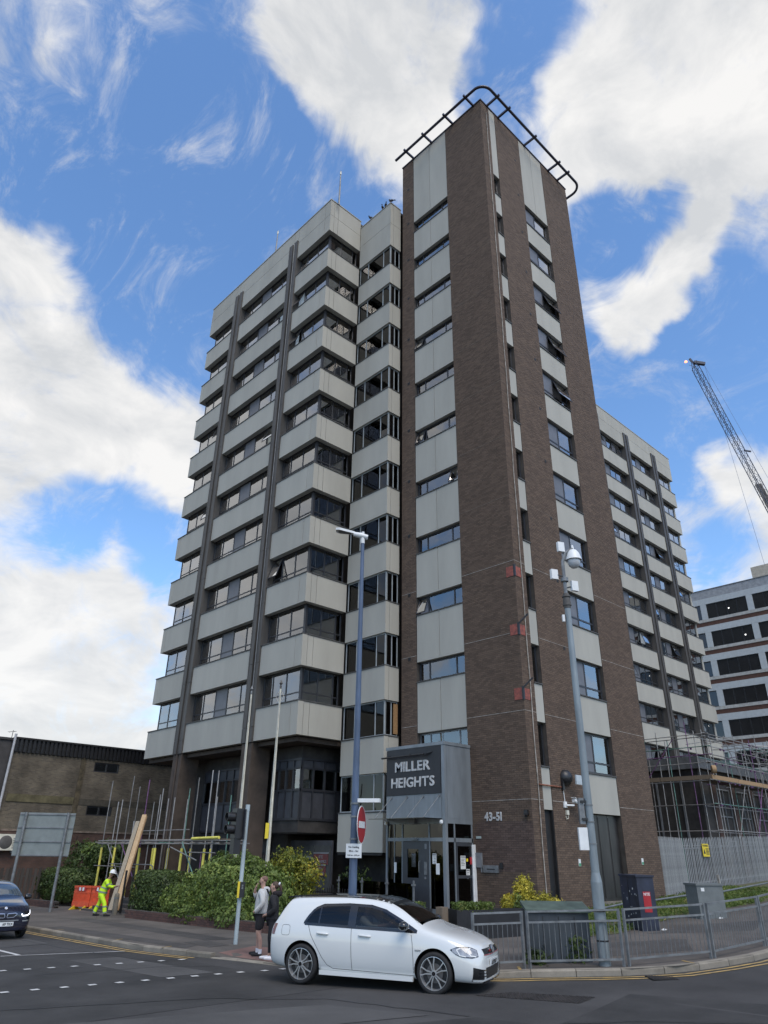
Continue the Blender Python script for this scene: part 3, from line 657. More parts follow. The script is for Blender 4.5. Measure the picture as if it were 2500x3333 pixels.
# parapet cap and roof rail
mb = MB(); mb.box(-.04, -.04, TOP - .06, 9.19, .30, TOP + .02); mb.box(-.04, .3, TOP - .06, .3, 6.68, TOP + .02); part(mb, 'coping', mat('coping_bronze', (.055, .045, .045), .5))
rail = [(-.76, 6.55, 43.5)] + [(-.76, y, 43.5) for y in (4, 2, .5)]
rc = .75
for i in range(1, 9):
    a = math.pi + i * math.pi / 16; rail.append((-.76 + rc + rc * math.cos(a), -.82 + rc + rc * math.sin(a), 43.5))
rail += [(x, -.82, 43.5) for x in (1.5, 4, 7)]
for i in range(0, 9):
    a = -math.pi / 2 + i * math.pi / 16; rail.append((9.13 + .72 * math.cos(a), -.82 + .72 + .72 * math.sin(a), 43.5))
rail.append((9.85, .6, 43.5))
M_RAILD = mat('roof_rail', (.035, .030, .045), .35)
mb = MB(); mb.tube(rail, .085, 10); ro = part(mb, 'roof_rail', M_RAILD, 40)
for (p, q) in [((-.95, y, 43.5), (.1, y, 43.5)) for y in (5.6, 4.0, 2.2, .54)] + [((x, -1.0, 43.5), (x, .1, 43.5)) for x in (.58, 1.68, 4.40, 7.06, 8.13)]:
    mb = MB(); mb.bar(p, q, .11, .13); part(mb, 'rail_bracket', M_RAILD)
# -------- recessed ground storeys under the left wing
for (p0, p1) in PIERS_L:
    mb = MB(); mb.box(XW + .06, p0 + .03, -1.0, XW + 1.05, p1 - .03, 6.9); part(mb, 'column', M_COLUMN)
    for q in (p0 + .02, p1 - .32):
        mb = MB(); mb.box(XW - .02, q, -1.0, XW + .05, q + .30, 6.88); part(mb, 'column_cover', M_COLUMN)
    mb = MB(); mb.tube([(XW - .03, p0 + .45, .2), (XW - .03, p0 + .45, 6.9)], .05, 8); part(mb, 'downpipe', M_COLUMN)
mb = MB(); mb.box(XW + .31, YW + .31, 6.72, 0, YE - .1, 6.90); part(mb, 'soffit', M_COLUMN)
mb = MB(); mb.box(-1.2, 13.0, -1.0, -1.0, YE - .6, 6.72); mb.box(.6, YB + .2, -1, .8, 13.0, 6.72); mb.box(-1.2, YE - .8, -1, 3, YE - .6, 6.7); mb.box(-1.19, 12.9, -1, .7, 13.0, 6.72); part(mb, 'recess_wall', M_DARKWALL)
def dark_glazing(T, a0, a1, z0, z1, n, zl, zh, lit=(), name='dark_bay'):
    mb = MB(); fbox(mb, T, a0, a1, z0, z0 + .10, -.05, .2); fbox(mb, T, a0, a1, zl - .05, zl + .05, -.02, .15); fbox(mb, T, a0, a1, zh - .04, zh + .04, -.02, .15); fbox(mb, T, a0, a1, z1 - .08, z1, -.02, .15)
    for i in range(n + 1):
        x = a0 + (a1 - a0) * i / n; fbox(mb, T, max(a0, x - .04), min(a1, x + .04), z0 + .1, z1 - .08, -.03, .15)
    w = part(mb, name, M_FRAME)
    for i in range(n):
        x0 = a0 + (a1 - a0) * i / n + .04; x1 = a0 + (a1 - a0) * (i + 1) / n - .04
        for (q0, q1, gl) in ((z0 + .1, zl - .05, 0), (zl + .05, zh - .04, 1), (zh + .04, z1 - .08, 0)):
            mb = MB(); fbox(mb, T, x0, x1, q0, q1, .03, .06); mb.build('pane' if gl else 'infill_panel', M_GLASS if gl else M_DARKPANEL, w)
        if i in lit:
            mb = MB(); fbox(mb, T, x0 + .05, x1 - .08, zl + .08, zh - .06, .16, .18); mb.build('curtain', M_CURT[0] if lit[i] == 0 else M_CURT[3], w)
    return w
dark_glazing(TL(-2.2), 10.85, 13.1, 3.54, 6.15, 4, 4.80, 5.72, {0: 0, 2: 3, 3: 3})
dark_glazing(TR(10.85), -2.16, .55, 3.54, 6.15, 4, 4.80, 5.72, {0: 3, 1: 3, 2: 3})
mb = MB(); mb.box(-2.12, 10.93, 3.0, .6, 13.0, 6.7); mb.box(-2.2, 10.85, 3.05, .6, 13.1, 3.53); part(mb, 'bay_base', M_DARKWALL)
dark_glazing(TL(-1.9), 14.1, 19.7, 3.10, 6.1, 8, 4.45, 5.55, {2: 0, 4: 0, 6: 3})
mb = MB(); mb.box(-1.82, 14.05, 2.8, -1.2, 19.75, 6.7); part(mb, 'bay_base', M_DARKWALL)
dark_glazing(TL(-1.25), 14.1, 19.7, -.2, 2.8, 6, .9, 2.2, {}, 'ground_window')
# site entrance doors in the recess
ent = MB(); fbox(ent, TL(-.95), 9.95, 12.9, -.2, 2.75, .0, .08); part(ent, 'dark_recess', M_DARKPANEL)
for (a0, a1) in ((11.12, 12.55), (10.02, 11.08)):
    mb = MB(); fbox(mb, TL(-.99), a0, a1, -.1, 2.55, 0, .04); part(mb, 'entrance_leaf', mat('leaf_grey', (.055, .058, .056), .5))
def text_mesh(s, size=1.0, ext=0.01, align='LEFT', space=1.0, bold=0.0, xs=1.0):
    cu = bpy.data.curves.new('t', 'FONT'); cu.body = s; cu.size = size; cu.extrude = ext; cu.align_x = align; cu.space_character = space; cu.offset = bold; cu.resolution_u = 3
    o = bpy.data.objects.new('t', cu); COL.objects.link(o); dg = bpy.context.evaluated_depsgraph_get(); me = bpy.data.meshes.new_from_object(o.evaluated_get(dg))
    bpy.data.objects.remove(o); bpy.data.curves.remove(cu)
    if xs != 1.0:
        for v in me.vertices: v.co.x *= xs
    return me
def put_text(name, s, origin, right, up, size, m, parent=None, ext=.004, align='LEFT', bold=0.0, xs=1.0, space=1.0, world=True):
    me = text_mesh(s, size, ext, align, space, bold, xs); me.materials.clear(); me.materials.append(m)
    r = Vector(right).normalized(); u = Vector(up).normalized(); n = r.cross(u); o = Vector(origin)
    me.transform(Matrix(((r.x, u.x, n.x, o.x), (r.y, u.y, n.y, o.y), (r.z, u.z, n.z, o.z), (0, 0, 0, 1)))); me.name = name
    return link(name, me, parent, world)
def letters(s, origin, right, up, size, m, parent, ext, name='letter', bold=0.0, xs=1.0, track=.06):
    """each character its own part"""
    x = 0.0; r = Vector(right).normalized(); objs = []
    for ch in s:
        me = text_mesh(ch, size, ext, 'LEFT', 1, bold, xs); co = [v.co.x for v in me.vertices]
        if not co: x += size * .3 * xs; continue
        mn, mxx = min(co), max(co); o = Vector(origin) + r * (x - mn); bpy.data.meshes.remove(me)
        objs.append(put_text(name, ch, o, right, up, size, m, parent, ext, 'LEFT', bold, xs)); x += (mxx - mn) + size * track
    return objs, x
RL = (0, -1, 0)      # reading direction on faces that look towards -X
for (y0, y1, z0, z1, l1, l2) in ((11.1, 10.12, 1.80, 2.22, 'SITE', 'ENTRANCE'), (10.93, 10.26, 1.36, 1.75, 'SITE', 'OFFICE')):
    mb = MB(); mb.box(-1.03, y1, z0, -1.0, y0, z1); s_ = part(mb, 'door_sign', mat('faded_red', (.12, .035, .035), .6))
    mb = MB(); mb.box(-1.036, y1 - .02, z1, -1.0, y0 + .02, z1 + .06); mb.build('sign_header', M_FRAMEG, s_)
    for i, l in enumerate((l1, l2)): put_text('lettering', l, (-1.034, (y0 + y1) / 2, z1 - .18 - .17 * i), RL, (0, 0, 1), .16, M_FRAMEG, s_, .002, 'CENTER', .003)
mb = MB(); mb.box(-1.02, 11.3, 2.0, -1.0, 11.7, 2.12); part(mb, 'door_sign', M_FRAMEG)
# number on the tower
nl, _w = letters('43-51', (-.006, 2.18, 3.44), RL, (0, 0, 1), .40, M_LETTER, block, .012, 'number_digit', .014, .88, .09)
# letter box, intercom, plates on the entrance wall
mb = MB(); mb.box(-.06, 2.36, 1.86, -.006, 2.66, 2.35); mb.box(-.04, 2.38, 1.70, -.006, 2.44, 1.86); part(mb, 'meter_box', M_FRAMEG)
mb = MB(); mb.box(-.05, 1.62, 1.70, -.006, 2.33, 1.94); q = part(mb, 'letter_plate', M_STEEL); mb = MB(); mb.box(-.056, 1.78, 1.80, -.05, 2.15, 1.83); mb.build('slot', M_BLACK, q)
mb = MB(); mb.box(-.05, 1.42, 1.84, -.006, 1.56, 2.03); part(mb, 'bell_push', M_BLACKM)
mb = MB(); mb.box(-.02, 2.38, 2.83, -.006, 2.62, 2.91); part(mb, 'name_plate', M_GREENP if False else mat('plaque_pale', (.36, .42, .40), .5))
for (x, z) in ((2.68, 1.95), (7.42, 2.0)):
    mb = MB(); mb.box(x, -.02, z, x + .15, -.006, z + .24); q = part(mb, 'safety_sign', M_SIGNW); mb = MB(); mb.box(x + .01, -.024, z + .01, x + .14, -.02, z + .10); mb.build('sign_band', M_GREENP, q)
# ------------------------------------------------------------------ entrance porch
porch = thing('entrance_porch', 'grey metal entrance porch with black name board on the tower front', 'porch', (-1.56, 4.3, .4))
PX, PY0, PY1, PB = -1.56, 2.78, 5.89, .30
TP = TL(PX)
def pp(mb, name, m, smooth=None): return mb.build(name, m, porch, True, smooth)
mb = MB(); mb.box(PX - .05, PY0 - .05, 6.09, -.02, PY1 + .04, 6.21); pp(mb, 'roof_cap', M_METALG)
mb = MB(); mb.box(PX, PY0, 3.49, -.015, PY1, 6.09); pp(mb, 'inner_core', M_METALG)
for (a0, a1) in ((2.92, 4.325), (4.335, PY1)):
    mb = MB(); fbox(mb, TP, a0, a1, 3.49, 4.34, -.03, -.001); pp(mb, 'cladding_panel', M_METALG)
mb = MB(); mb.box(PX - .03, PY0 - .03, PB, PX + .10, PY0 + .12, 6.085); pp(mb, 'corner_post', M_METALG)
mb = MB(); mb.box(PX + .12, PY0 - .025, 3.49, -.02, PY0 - .001, 6.085); pp(mb, 'cladding_panel', M_METALG)
mb = MB(); fbox(mb, TP, PY1 - .08, PY1, PB, 3.49, -.03, .06); pp(mb, 'corner_post', M_METALG)
sb = MB(); fbox(sb, TP, 2.92, PY1 - .01, 4.35, 6.07, -.05, -.002); sb = pp(sb, 'sign_board', M_SIGNB)
for w, z, y0, y1, h in (('MILLER', 5.23, 5.37, 3.34, .36), ('HEIGHTS', 4.64, 5.58, 3.13, .35)):
    sz = h / .70
    tmp, wd = letters(w, (0, 0, 0), RL, (0, 0, 1), sz, M_LETTER, None, .012, 'x', .012, 1.0, .10)
    for t in tmp: me_ = t.data; bpy.data.objects.remove(t); bpy.data.meshes.remove(me_)
    letters(w, (PX - .062, y0, z), RL, (0, 0, 1), sz, M_LETTER, sb, .014, 'sign_letter', .012, (y0 - y1) / wd, .10)
mb = MB(); mb.tube([(PX - .22, 6.0, 5.78), (PX - .22, 3.62, 5.78)], .035, 8)
for y in (5.7, 4.5, 3.7): mb.bar((PX - .05, y, 5.86), (PX - .22, y, 5.78), .03, .03)
mb.bar((PX - .05, 3.35, 5.87), (PX - .20, 3.72, 5.80), .05, .05); pp(mb, 'sign_lamp', M_BLACKM)
# frame bars and glazing
mb = MB()
for z0, z1 in ((3.31, 3.49), (2.71, 2.83), (PB, .52)): fbox(mb, TP, 2.92, PY1 - .08, z0, z1, -.02, .06)
for y in (4.98, 3.55): fbox(mb, TP, y, y + .05, .52, 2.71, -.02, .06)
for y in (4.98, 3.57): fbox(mb, TP, y, y + .05, 2.83, 3.31, -.02, .06)
fbox(mb, TP, 5.42, 5.45, .52, 3.31, -.015, .04); pp(mb, 'door_frame', M_METALG)
for (a0, a1, z0, z1) in ((5.45, 5.80, 2.83, 3.31), (5.03, 5.42, 2.83, 3.31), (3.62, 4.98, 2.83, 3.31), (2.92, 3.57, 2.83, 3.31), (5.45, 5.80, .52, 2.71), (5.03, 5.42, .52, 2.71), (2.92, 3.55, .52, 2.71)):
    mb = MB(); fbox(mb, TP, a0, a1, z0, z1, .01, .025); pp(mb, 'pane', M_GLASSD)
d_ = MB(); fbox(d_, TP, 3.61, 4.97, .52, .62, -.03, .04); fbox(d_, TP, 3.61, 4.13, .62, 2.69, -.03, .04); fbox(d_, TP, 4.72, 4.97, .62, 2.69, -.03, .04); fbox(d_, TP, 4.13, 4.72, .62, 1.48, -.03, .04); fbox(d_, TP, 4.13, 4.72, 2.44, 2.69, -.03, .04)
door = pp(d_, 'door', M_DOOR)
mb = MB(); fbox(mb, TP, 4.13, 4.72, 1.48, 2.44, 0, .02); mb.build('pane', M_GLASSD, door)
mb = MB(); mb.tube([(PX - .03, 4.05, 1.65), (PX - .10, 4.05, 1.68), (PX - .10, 4.05, 2.02), (PX - .03, 4.05, 2.05)], .015, 6); mb.build('door_handle', M_STEEL, door)
mb = MB(); fbox(mb, TP, 3.70, 3.83, 1.60, 2.02, -.05, -.03); mb.build('push_plate', M_STEEL, door)
mb = MB(); fbox(mb, TP, 3.70, 3.80, 2.45, 2.62, -.05, -.03); fbox(mb, TP, 3.75, 3.82, 1.45, 1.53, -.05, -.03); mb.build('lock', M_FRAMEG, door)
mb = MB(); fbox(mb, TP, 4.15, 4.50, 2.74, 2.81, -.10, -.02); pp(mb, 'door_closer', M_STEEL)
def notice(T, a, z, w, h, d=-.012, par=None, head=True):
    mb = MB(); fbox(mb, T, a - w, a, z - h, z, d, d + .006); n_ = mb.build('notice', M_SIGNW, par or porch)
    if head:
        mb = MB(); fbox(mb, T, a - w + .01, a - .01, z - .06, z - .02, d - .003, d)
        for i in range(5): fbox(mb, T, a - w + .03, a - .05 - .03 * (i % 3), z - .12 - .05 * i, z - .10 - .05 * i, d - .003, d)
        mb.build('notice_print', M_FRAMEG, n_)
    return n_
notice(TP, 4.52, 2.30, .22, .46, .0); notice(TP, 3.28, 1.98, .17, .36, .0, None, False); notice(TP, 5.44, 1.98, .13, .36, -.02, None, False); notice(TP, 3.46, 2.30, .2, .34, .008)
# right-hand side of the porch
TS = TR(PY0)
mb = MB()
for z0, z1 in ((3.31, 3.49), (2.69, 2.83), (PB, .52)): fbox(mb, TS, PX + .12, -.02, z0, z1, -.02, .06)
for x in (-1.10, -.10): fbox(mb, TS, x, x + .06, .52, 3.31, -.02, .06)
pp(mb, 'door_frame', M_METALG)
for (a0, a1, z0, z1) in ((PX + .12, -1.10, 2.83, 3.31), (-1.04, -.10, 2.83, 3.31), (PX + .12, -1.10, .52, 2.69)):
    mb = MB(); fbox(mb, TS, a0, a1, z0, z1, .01, .025); pp(mb, 'pane', M_GLASSD)
mb = MB()
for q in ((-1.03, -.95), (-.19, -.11)): fbox(mb, TS, *q, .53, 2.68, -.03, .03)
for z0, z1 in ((.53, .65), (1.5, 1.6), (2.56, 2.68)): fbox(mb, TS, -.95, -.19, z0, z1, -.03, .03)
sd = pp(mb, 'side_door', M_DOOR)
for z0, z1 in ((.65, 1.5), (1.6, 2.56)):
    mb = MB(); fbox(mb, TS, -.95, -.19, z0, z1, .0, .015); mb.build('pane', M_GLASSD, sd)
for (a, z, w, h) in ((-.50, 2.24, .28, .44), (-.28, 1.80, .2, .30)): notice(TS, a, z, w, h, -.016, sd)
mb = MB(); fbox(mb, TS, -.28, -.14, 1.96, 2.2, -.04, -.031); mb.build('notice', M_SIGNR, sd); mb = MB(); fbox(mb, TS, -.46, -.36, 2.05, 2.15, -.016, -.01); mb.build('notice', M_SIGNY, sd)
mb = MB(); mb.box(-.12, 2.66, .55, -.02, 2.70, 2.62); mb.box(-.16, 2.70, .55, -.12, 2.74, 2.62); pp(mb, 'white_trunking', M_WHITEM)
mb = MB(); mb.box(PX + .1, PY0 + .1, PB, -.1, PY1 - .1, PB + .12); mb.box(-.12, PY0 + .1, PB, -.1, PY1 - .05, 3.4); pp(mb, 'porch_floor', M_DARKWALL)
# glass canopy on rods
mb = MB(); mb.box(-2.58, 2.92, 3.455, PX - .03, 5.86, 3.475); can = pp(mb, 'canopy', M_GLASSD)
for y in (5.6, 4.72, 3.86, 3.02):
    mb = MB(); mb.tube([(PX - .03, y, 4.27), (-2.48, y, 3.49)], .012, 6); mb.lathe([(0, 0), (.05, 0), (.05, .03), (0, .03)], 10, (PX - .06, y, 4.27), (1, 0, 0)); mb.build('canopy_rod', M_STEEL, porch)
for y in (5.84, 2.90):
    mb = MB(); mb.lathe([(0, .0), (.055, .0), (.075, .07), (.06, .12), (0, .15)], 12, (PX - .09, y, 3.42), (0, 0, -1)); pp(mb, 'dome_camera', M_WHITEM, 40)
mb = MB(); mb.box(PX - .16, 4.22, 3.30, PX - .02, 4.52, 3.46); pp(mb, 'door_light', M_FRAMEG)

# ------------------------------------------------------------------ cameras and lights on the tower
cc = thing('security_camera', 'white bullet security camera on the brick wall beside the narrow window strip', 'camera', (2.1, 0, 4.05))
mb = MB(); mb.box(2.02, -.06, 3.93, 2.20, -.006, 4.14); mb.bar((2.12, -.06, 4.02), (2.42, -.22, 4.02), .07, .06); mb.build('wall_bracket', M_WHITEM, cc)
mb = MB(); mb.tube([(2.36, -.25, 4.20), (2.95, -.42, 4.02)], .085, 12); mb.bar((2.33, -.25, 4.29), (3.02, -.44, 4.08), .2, .015); mb.build('camera_body', M_WHITEM, cc, True, 40)
mb = MB(); mb.box(2.12, -.08, 3.68, 2.26, -.006, 3.84); mb.tube([(2.2, -.05, 3.7), (2.22, -.05, 3.56), (2.1, -.05, 3.53), (2.06, -.05, 3.64)], .016, 6); mb.build('junction_box', M_CREAM, cc)
mb = MB(); mb.tube([(2.11, -.03, 4.12), (2.06, -.03, 4.92)], .018, 6); mb.build('conduit', M_WHITEM, cc)
fl = thing('floodlight', 'black floodlight box with pale square front above the bullet camera', 'light', (2.4, 0, 4.9))
mb = MB(); mb.lathe([(0, 0), (.30, 0), (.28, .14), (.16, .26), (0, .3)], 16, (2.28, -.01, 5.0), (0, -1, 0)); mb.box(1.98, -.10, 4.55, 2.10, -.006, 4.95); mb.build('lamp_housing', M_BLACKM, fl, True, 40)
mb = MB(); mb.box(2.45, -.42, 4.76, 2.86, -.36, 5.10); mb.build('lamp_front', mat('lamp_glass', (.42, .47, .50), .3), fl)
lw = thing('wall_lamp', 'small black lamp fixed high by the brick corner near the numbers', 'lamp', (0, .22, 3.6))
mb = MB(); mb.box(-.10, .14, 3.60, -.006, .30, 3.76); mb.tube([(-.08, .20, 3.62), (-.22, .12, 3.55)], .05, 8); mb.build('lamp_body', M_BLACKM, lw)

# ------------------------------------------------------------------ blue lamp column with no-entry sign
def ground(x, y, pav=True): return GZ(x, y) + (pav_dz(x, y) if pav else 0)
bx, by = -10.13, -1.88; bz = ground(bx, by)
bl = thing('lamp_post', 'blue painted lamp post with white head, no entry sign and small time plate', 'street lamp', (bx, by, bz))
mb = MB(); mb.tube([(bx, by, bz - .1), (bx, by, bz + 1.5), (bx, by, 10.5)], [.105, .1, .05], 14); mb.tube([(bx, by, bz), (bx, by, bz + 1.2)], .118, 14); mb.build('post', M_BLUEPAINT, bl, True, 40)
mb = MB(); mb.tube([(bx, by, 10.46), (bx, by, 10.66)], .062, 10); mb.tube([(bx + .10, by - .1, 10.66), (bx - .06, by + .05, 10.72), (bx - .2, by + .18, 10.76)], [.075, .085, .07], 10); mb.box(bx - .03, by - .03, 10.74, bx + .03, by + .03, 10.84); mb.build('lamp_arm', M_WHITEM, bl, True, 40)
hd = Vector((-.70, .70, .18)).normalized(); hp = hd.cross(Vector((0, 0, 1))).normalized()
mb = MB(); c0 = Vector((bx - .18, by + .17, 10.76))
mb.prism([(0, -.06), (.45, -.15), (.56, -.10), (.56, .10), (.45, .15), (0, .06)], c0, hd, hp, (0, 0, .07)); mb.build('lamp_head', M_WHITEM, bl)
mb = MB(); mb.prism([(.1, -.06), (.46, -.11), (.5, .0), (.46, .11), (.1, .06)], c0 + Vector((0, 0, -.006)), hd, hp, (0, 0, .004)); mb.build('lamp_lens', M_FRAMEG, bl)
na = math.radians(-56); nv = Vector((math.cos(na), math.sin(na), 0)); rv = Vector((-math.sin(na), math.cos(na), 0)) ; sc_ = Vector((bx, by, 2.92)) + nv * .17
mb = MB(); mb.lathe([(0, 0), (.43, 0), (.43, .012), (0, .012)], 40, sc_, nv); sgn = mb.build('no_entry_sign', M_SIGNW, bl, True, 40)
mb = MB(); mb.lathe([(0, .0125), (.405, .0125), (.405, .016), (0, .016)], 40, sc_, nv); mb.build('sign_face', M_SIGNR, sgn, True, 40)
mb = MB(); mb.obox(sc_ + nv * .02, rv * .30, Vector((0, 0, .075)), nv * .003); mb.build('white_bar', M_SIGNW, sgn)
mb = MB(); mb.obox(sc_ - nv * .03, rv * .30, Vector((0, 0, .02)), nv * .02); mb.obox(sc_ - nv * .07, rv * .04, Vector((0, 0, .12)), nv * .06); mb.build('sign_bracket', M_FRAMEG, sgn)
lp = Vector((bx, by, 3.47)); mb = MB(); mb.obox(lp + nv * .36 + Vector((0, 0, -.0)), nv * .28, rv * .07, Vector((0, 0, .045))); mb.build('sign_light', M_WHITEM, bl)
for z in (3.4, 3.1, 2.6, 2.3):
    mb = MB(); mb.tube([(bx, by, z - .02), (bx, by, z + .02)], .112, 12); mb.build('clamp_band', M_STEEL, bl, True, 40)
pa = math.radians(208); pn = Vector((math.cos(pa), math.sin(pa), 0)); pr = Vector((math.sin(pa), -math.cos(pa), 0)) * 1; pc = Vector((bx, by, 2.34)) + pn * .13 + pr * -.05
pr = Vector((-pn.y, pn.x, 0)) 
mb = MB(); mb.obox(pc, pr * .20, Vector((0, 0, .155)), pn * .006); pl = mb.build('time_plate', M_SIGNW, bl)
for i, t in enumerate(('No loading', 'Mon - Sat', '8.00 am - 6.00 pm')):
    put_text('lettering', t, pc + pn * .008 + Vector((0, 0, .06 - .085 * i)), pr, (0, 0, 1), .062 if i < 2 else .042, M_INK, pl, .001, 'CENTER', .001)

# ------------------------------------------------------------------ grey camera mast behind the railing
gx_, gy_ = -7.28, -6.72; gz_ = ground(gx_, gy_)
gp = thing('camera_mast', 'galvanised grey post with white dome camera and three white aerial boxes', 'camera mast', (gx_, gy_, gz_))
mb = MB(); mb.tube([(gx_, gy_, gz_ - .1), (gx_, gy_, gz_ + 1.55)], .125, 16); mb.tube([(gx_, gy_, gz_ + 1.55), (gx_, gy_, gz_ + 1.75)], [.125, .09], 16); mb.tube([(gx_, gy_, gz_ + 1.7), (gx_, gy_, 8.08)], [.092, .075], 16); mb.build('post', mat('post_galv', (.22, .255, .27), .5, metal=.2, var=.15, vs=3, stretch=(1, 1, .3)), gp, True, 40)
for z in (gz_ + .45, gz_ + 1.0, 3.0, 3.35, 2.55):
    mb = MB(); mb.tube([(gx_, gy_, z - .015), (gx_, gy_, z + .015)], .128 if z < 1.8 else .10, 14); mb.build('clamp_band', M_BLACKM if z < 1.8 else M_STEEL, gp, True, 40)
tl = Vector((-.6905 * -1, .0, 0)); vl = Vector((-.723, .690, 0)).normalized(); vf = Vector((-.62, -.655, 0)).normalized()   # to the viewer's left, and towards the street
G0 = Vector((gx_, gy_, 0))
for (z0, z1, off, mm, d) in ((2.95, 3.50, .17, M_STEEL, .06), (2.42, 2.88, .19, M_WHITEM, .10)):
    mb = MB(); c = G0 + vl * off + Vector((0, 0, (z0 + z1) / 2)); mb.obox(c, vl * d, vf.cross(Vector((0, 0, 1))) * 0 + vf * .05, Vector((0, 0, (z1 - z0) / 2))); mb.build('sign_back', mm, gp)
for z in (3.42, 3.05):
    mb = MB(); c = G0 + vl * .13 + vf * .06 + Vector((0, 0, z)); mb.obox(c, vl * .06, vf * .03, Vector((0, 0, .025))); mb.build('bracket', M_BLACKM, gp)
mb = MB(); mb.tube([(gx_, gy_, 8.05), (gx_, gy_, 8.2), (gx_, gy_, 8.45)], [.085, .10, .075], 12)
for z in (8.12, 8.35): mb.tube([(gx_, gy_, z), (gx_, gy_, z + .03)], .11, 12)
mb.build('cable_wrap', mat('tape_dark', (.09, .085, .08), .8), gp, True, 40)
mb = MB(); P0 = G0 + Vector((0, 0, 8.4)); mb.tube([P0, P0 + Vector((0, 0, .45)), P0 + Vector((0, 0, .95)), P0 + Vector((0, 0, 1.2)) - vl * .10, P0 + Vector((0, 0, 1.32)) - vl * .30], .045, 8); mb.tube([P0 + Vector((0, 0, .38)), P0 + Vector((0, 0, .48))], .10, 12); mb.build('neck', M_STEEL, gp, True, 40)
dc = P0 + Vector((0, 0, 1.30)) - vl * .30
mb = MB(); mb.lathe([(.03, .12), (.04, 0), (.10, -.03), (.16, -.12), (.205, -.27), (.215, -.31), (.19, -.31)], 20, dc, (0, 0, 1)); mb.build('camera_hood', M_WHITEM, gp, True, 40)
mb = MB(); mb.lathe([(.165, -.29), (.17, -.36), (.14, -.46), (.08, -.52), (0, -.54)], 18, dc, (0, 0, 1)); mb.build('camera_globe', mat('globe_grey', (.52, .53, .54), .25), gp, True, 60)
for (o, z) in ((vl * .02 + vf * .02, 1.36), (vl * .26, .58), (vl * -.24, .26)):
    c = P0 + o + Vector((0, 0, z)); mb = MB(); mb.obox(c, vl * .09 + vf * .03, vf * .04 - vl * .015, Vector((0, 0, .135))); mb.build('aerial_box', M_WHITEM, gp)
    mb = MB(); mb.bar(c, P0 + Vector((0, 0, z - .06)), .03, .03); mb.build('bracket', M_BLACKM, gp)
mb = MB(); mb.obox(G0 + vl * .13 + Vector((0, 0, 7.78)), vl * .03, vf * .04, Vector((0, 0, .09))); mb.build('sensor_box', M_WHITEM, gp)

# ------------------------------------------------------------------ traffic light seen from the side
tx, ty = -10.08, 2.96; tz = ground(tx, ty)
tr_ = thing('traffic_light', 'grey post with black traffic signal head and yellow push button box', 'traffic light', (tx, ty, tz))
mb = MB(); mb.tube([(tx, ty, tz - .1), (tx, ty, 3.36)], .057, 12); mb.tube([(tx, ty, 3.36), (tx, ty, 3.53)], .066, 12); mb.build('post', mat('post_paleblue', (.33, .385, .40), .5, var=.12, vs=3, stretch=(1, 1, .3)), tr_, True, 40)
sa = math.radians(172); sv = Vector((math.cos(sa), math.sin(sa), 0)); sw = Vector((-sv.y, sv.x, 0)); T0 = Vector((tx, ty, 0)) + vl * .27
mb = MB(); mb.obox(T0 + Vector((0, 0, 3.02)), sv * .11, sw * .16, Vector((0, 0, .40))); mb.obox(T0 + Vector((0, 0, 2.41)), sv * .10, sw * .13, Vector((0, 0, .20))); mb.build('signal_head', M_BLACKM, tr_)
mb = MB(); mb.obox(T0 + Vector((0, 0, 3.0)) - sv * .13, sv * .012, sw * .27, Vector((0, 0, .40))); mb.build('backing_board', M_FRAME, tr_)
mb = MB()
for z in (3.36, 2.7): mb.bar(Vector((tx, ty, z)), T0 + Vector((0, 0, z)), .04, .05)
mb.build('bracket', M_BLACKM, tr_)
for z in (3.19, 2.86):
    c = T0 + sv * .11 + Vector((0, 0, z)); mb = MB(); V = []; n = 16
    for l in (0, .24):
        for r_ in (.125, .113):
            V += [c + sv * l + sw * (r_ * math.cos(2*math.pi*j/n)) + Vector((0, 0, r_ * math.sin(2*math.pi*j/n))) for j in range(n)]
    F = [(j, (j+1) % n, 2*n + (j+1) % n, 2*n + j) for j in range(n)] + [(n + (j+1) % n, n + j, 3*n + j, 3*n + (j+1) % n) for j in range(n)] + [(2*n + j, 2*n + (j+1) % n, 3*n + (j+1) % n, 3*n + j) for j in range(n)]
    mb.add(V, F); mb.build('lens_hood', M_BLACKM, tr_, True, 40)
    mb = MB(); mb.lathe([(0, .02), (.11, .01), (.113, 0)], 16, c, sv); mb.build('lens', mat('lens_dark', (.05, .02, .02), .2), tr_, True, 40)
pb = Vector((tx, ty, 0)) - vl * .06 + vf * .09
mb = MB(); mb.obox(pb + Vector((0, 0, 1.32)), vl * .075, vf * .06, Vector((0, 0, .19))); q = mb.build('push_button_box', M_BLACKM, tr_)
mb = MB(); mb.obox(pb + Vector((0, 0, 1.32)) + vl * .085, vl * .03, vf * .065, Vector((0, 0, .20))); mb.build('yellow_cover', M_SIGNY, q)
for z in (1.42, 1.36): 
    mb = MB(); mb.obox(pb + Vector((0, 0, z)) + vf * .062 - vl * .02, vl * .022, vf * .004, Vector((0, 0, .022))); mb.build('indicator', M_FRAMEG, q)

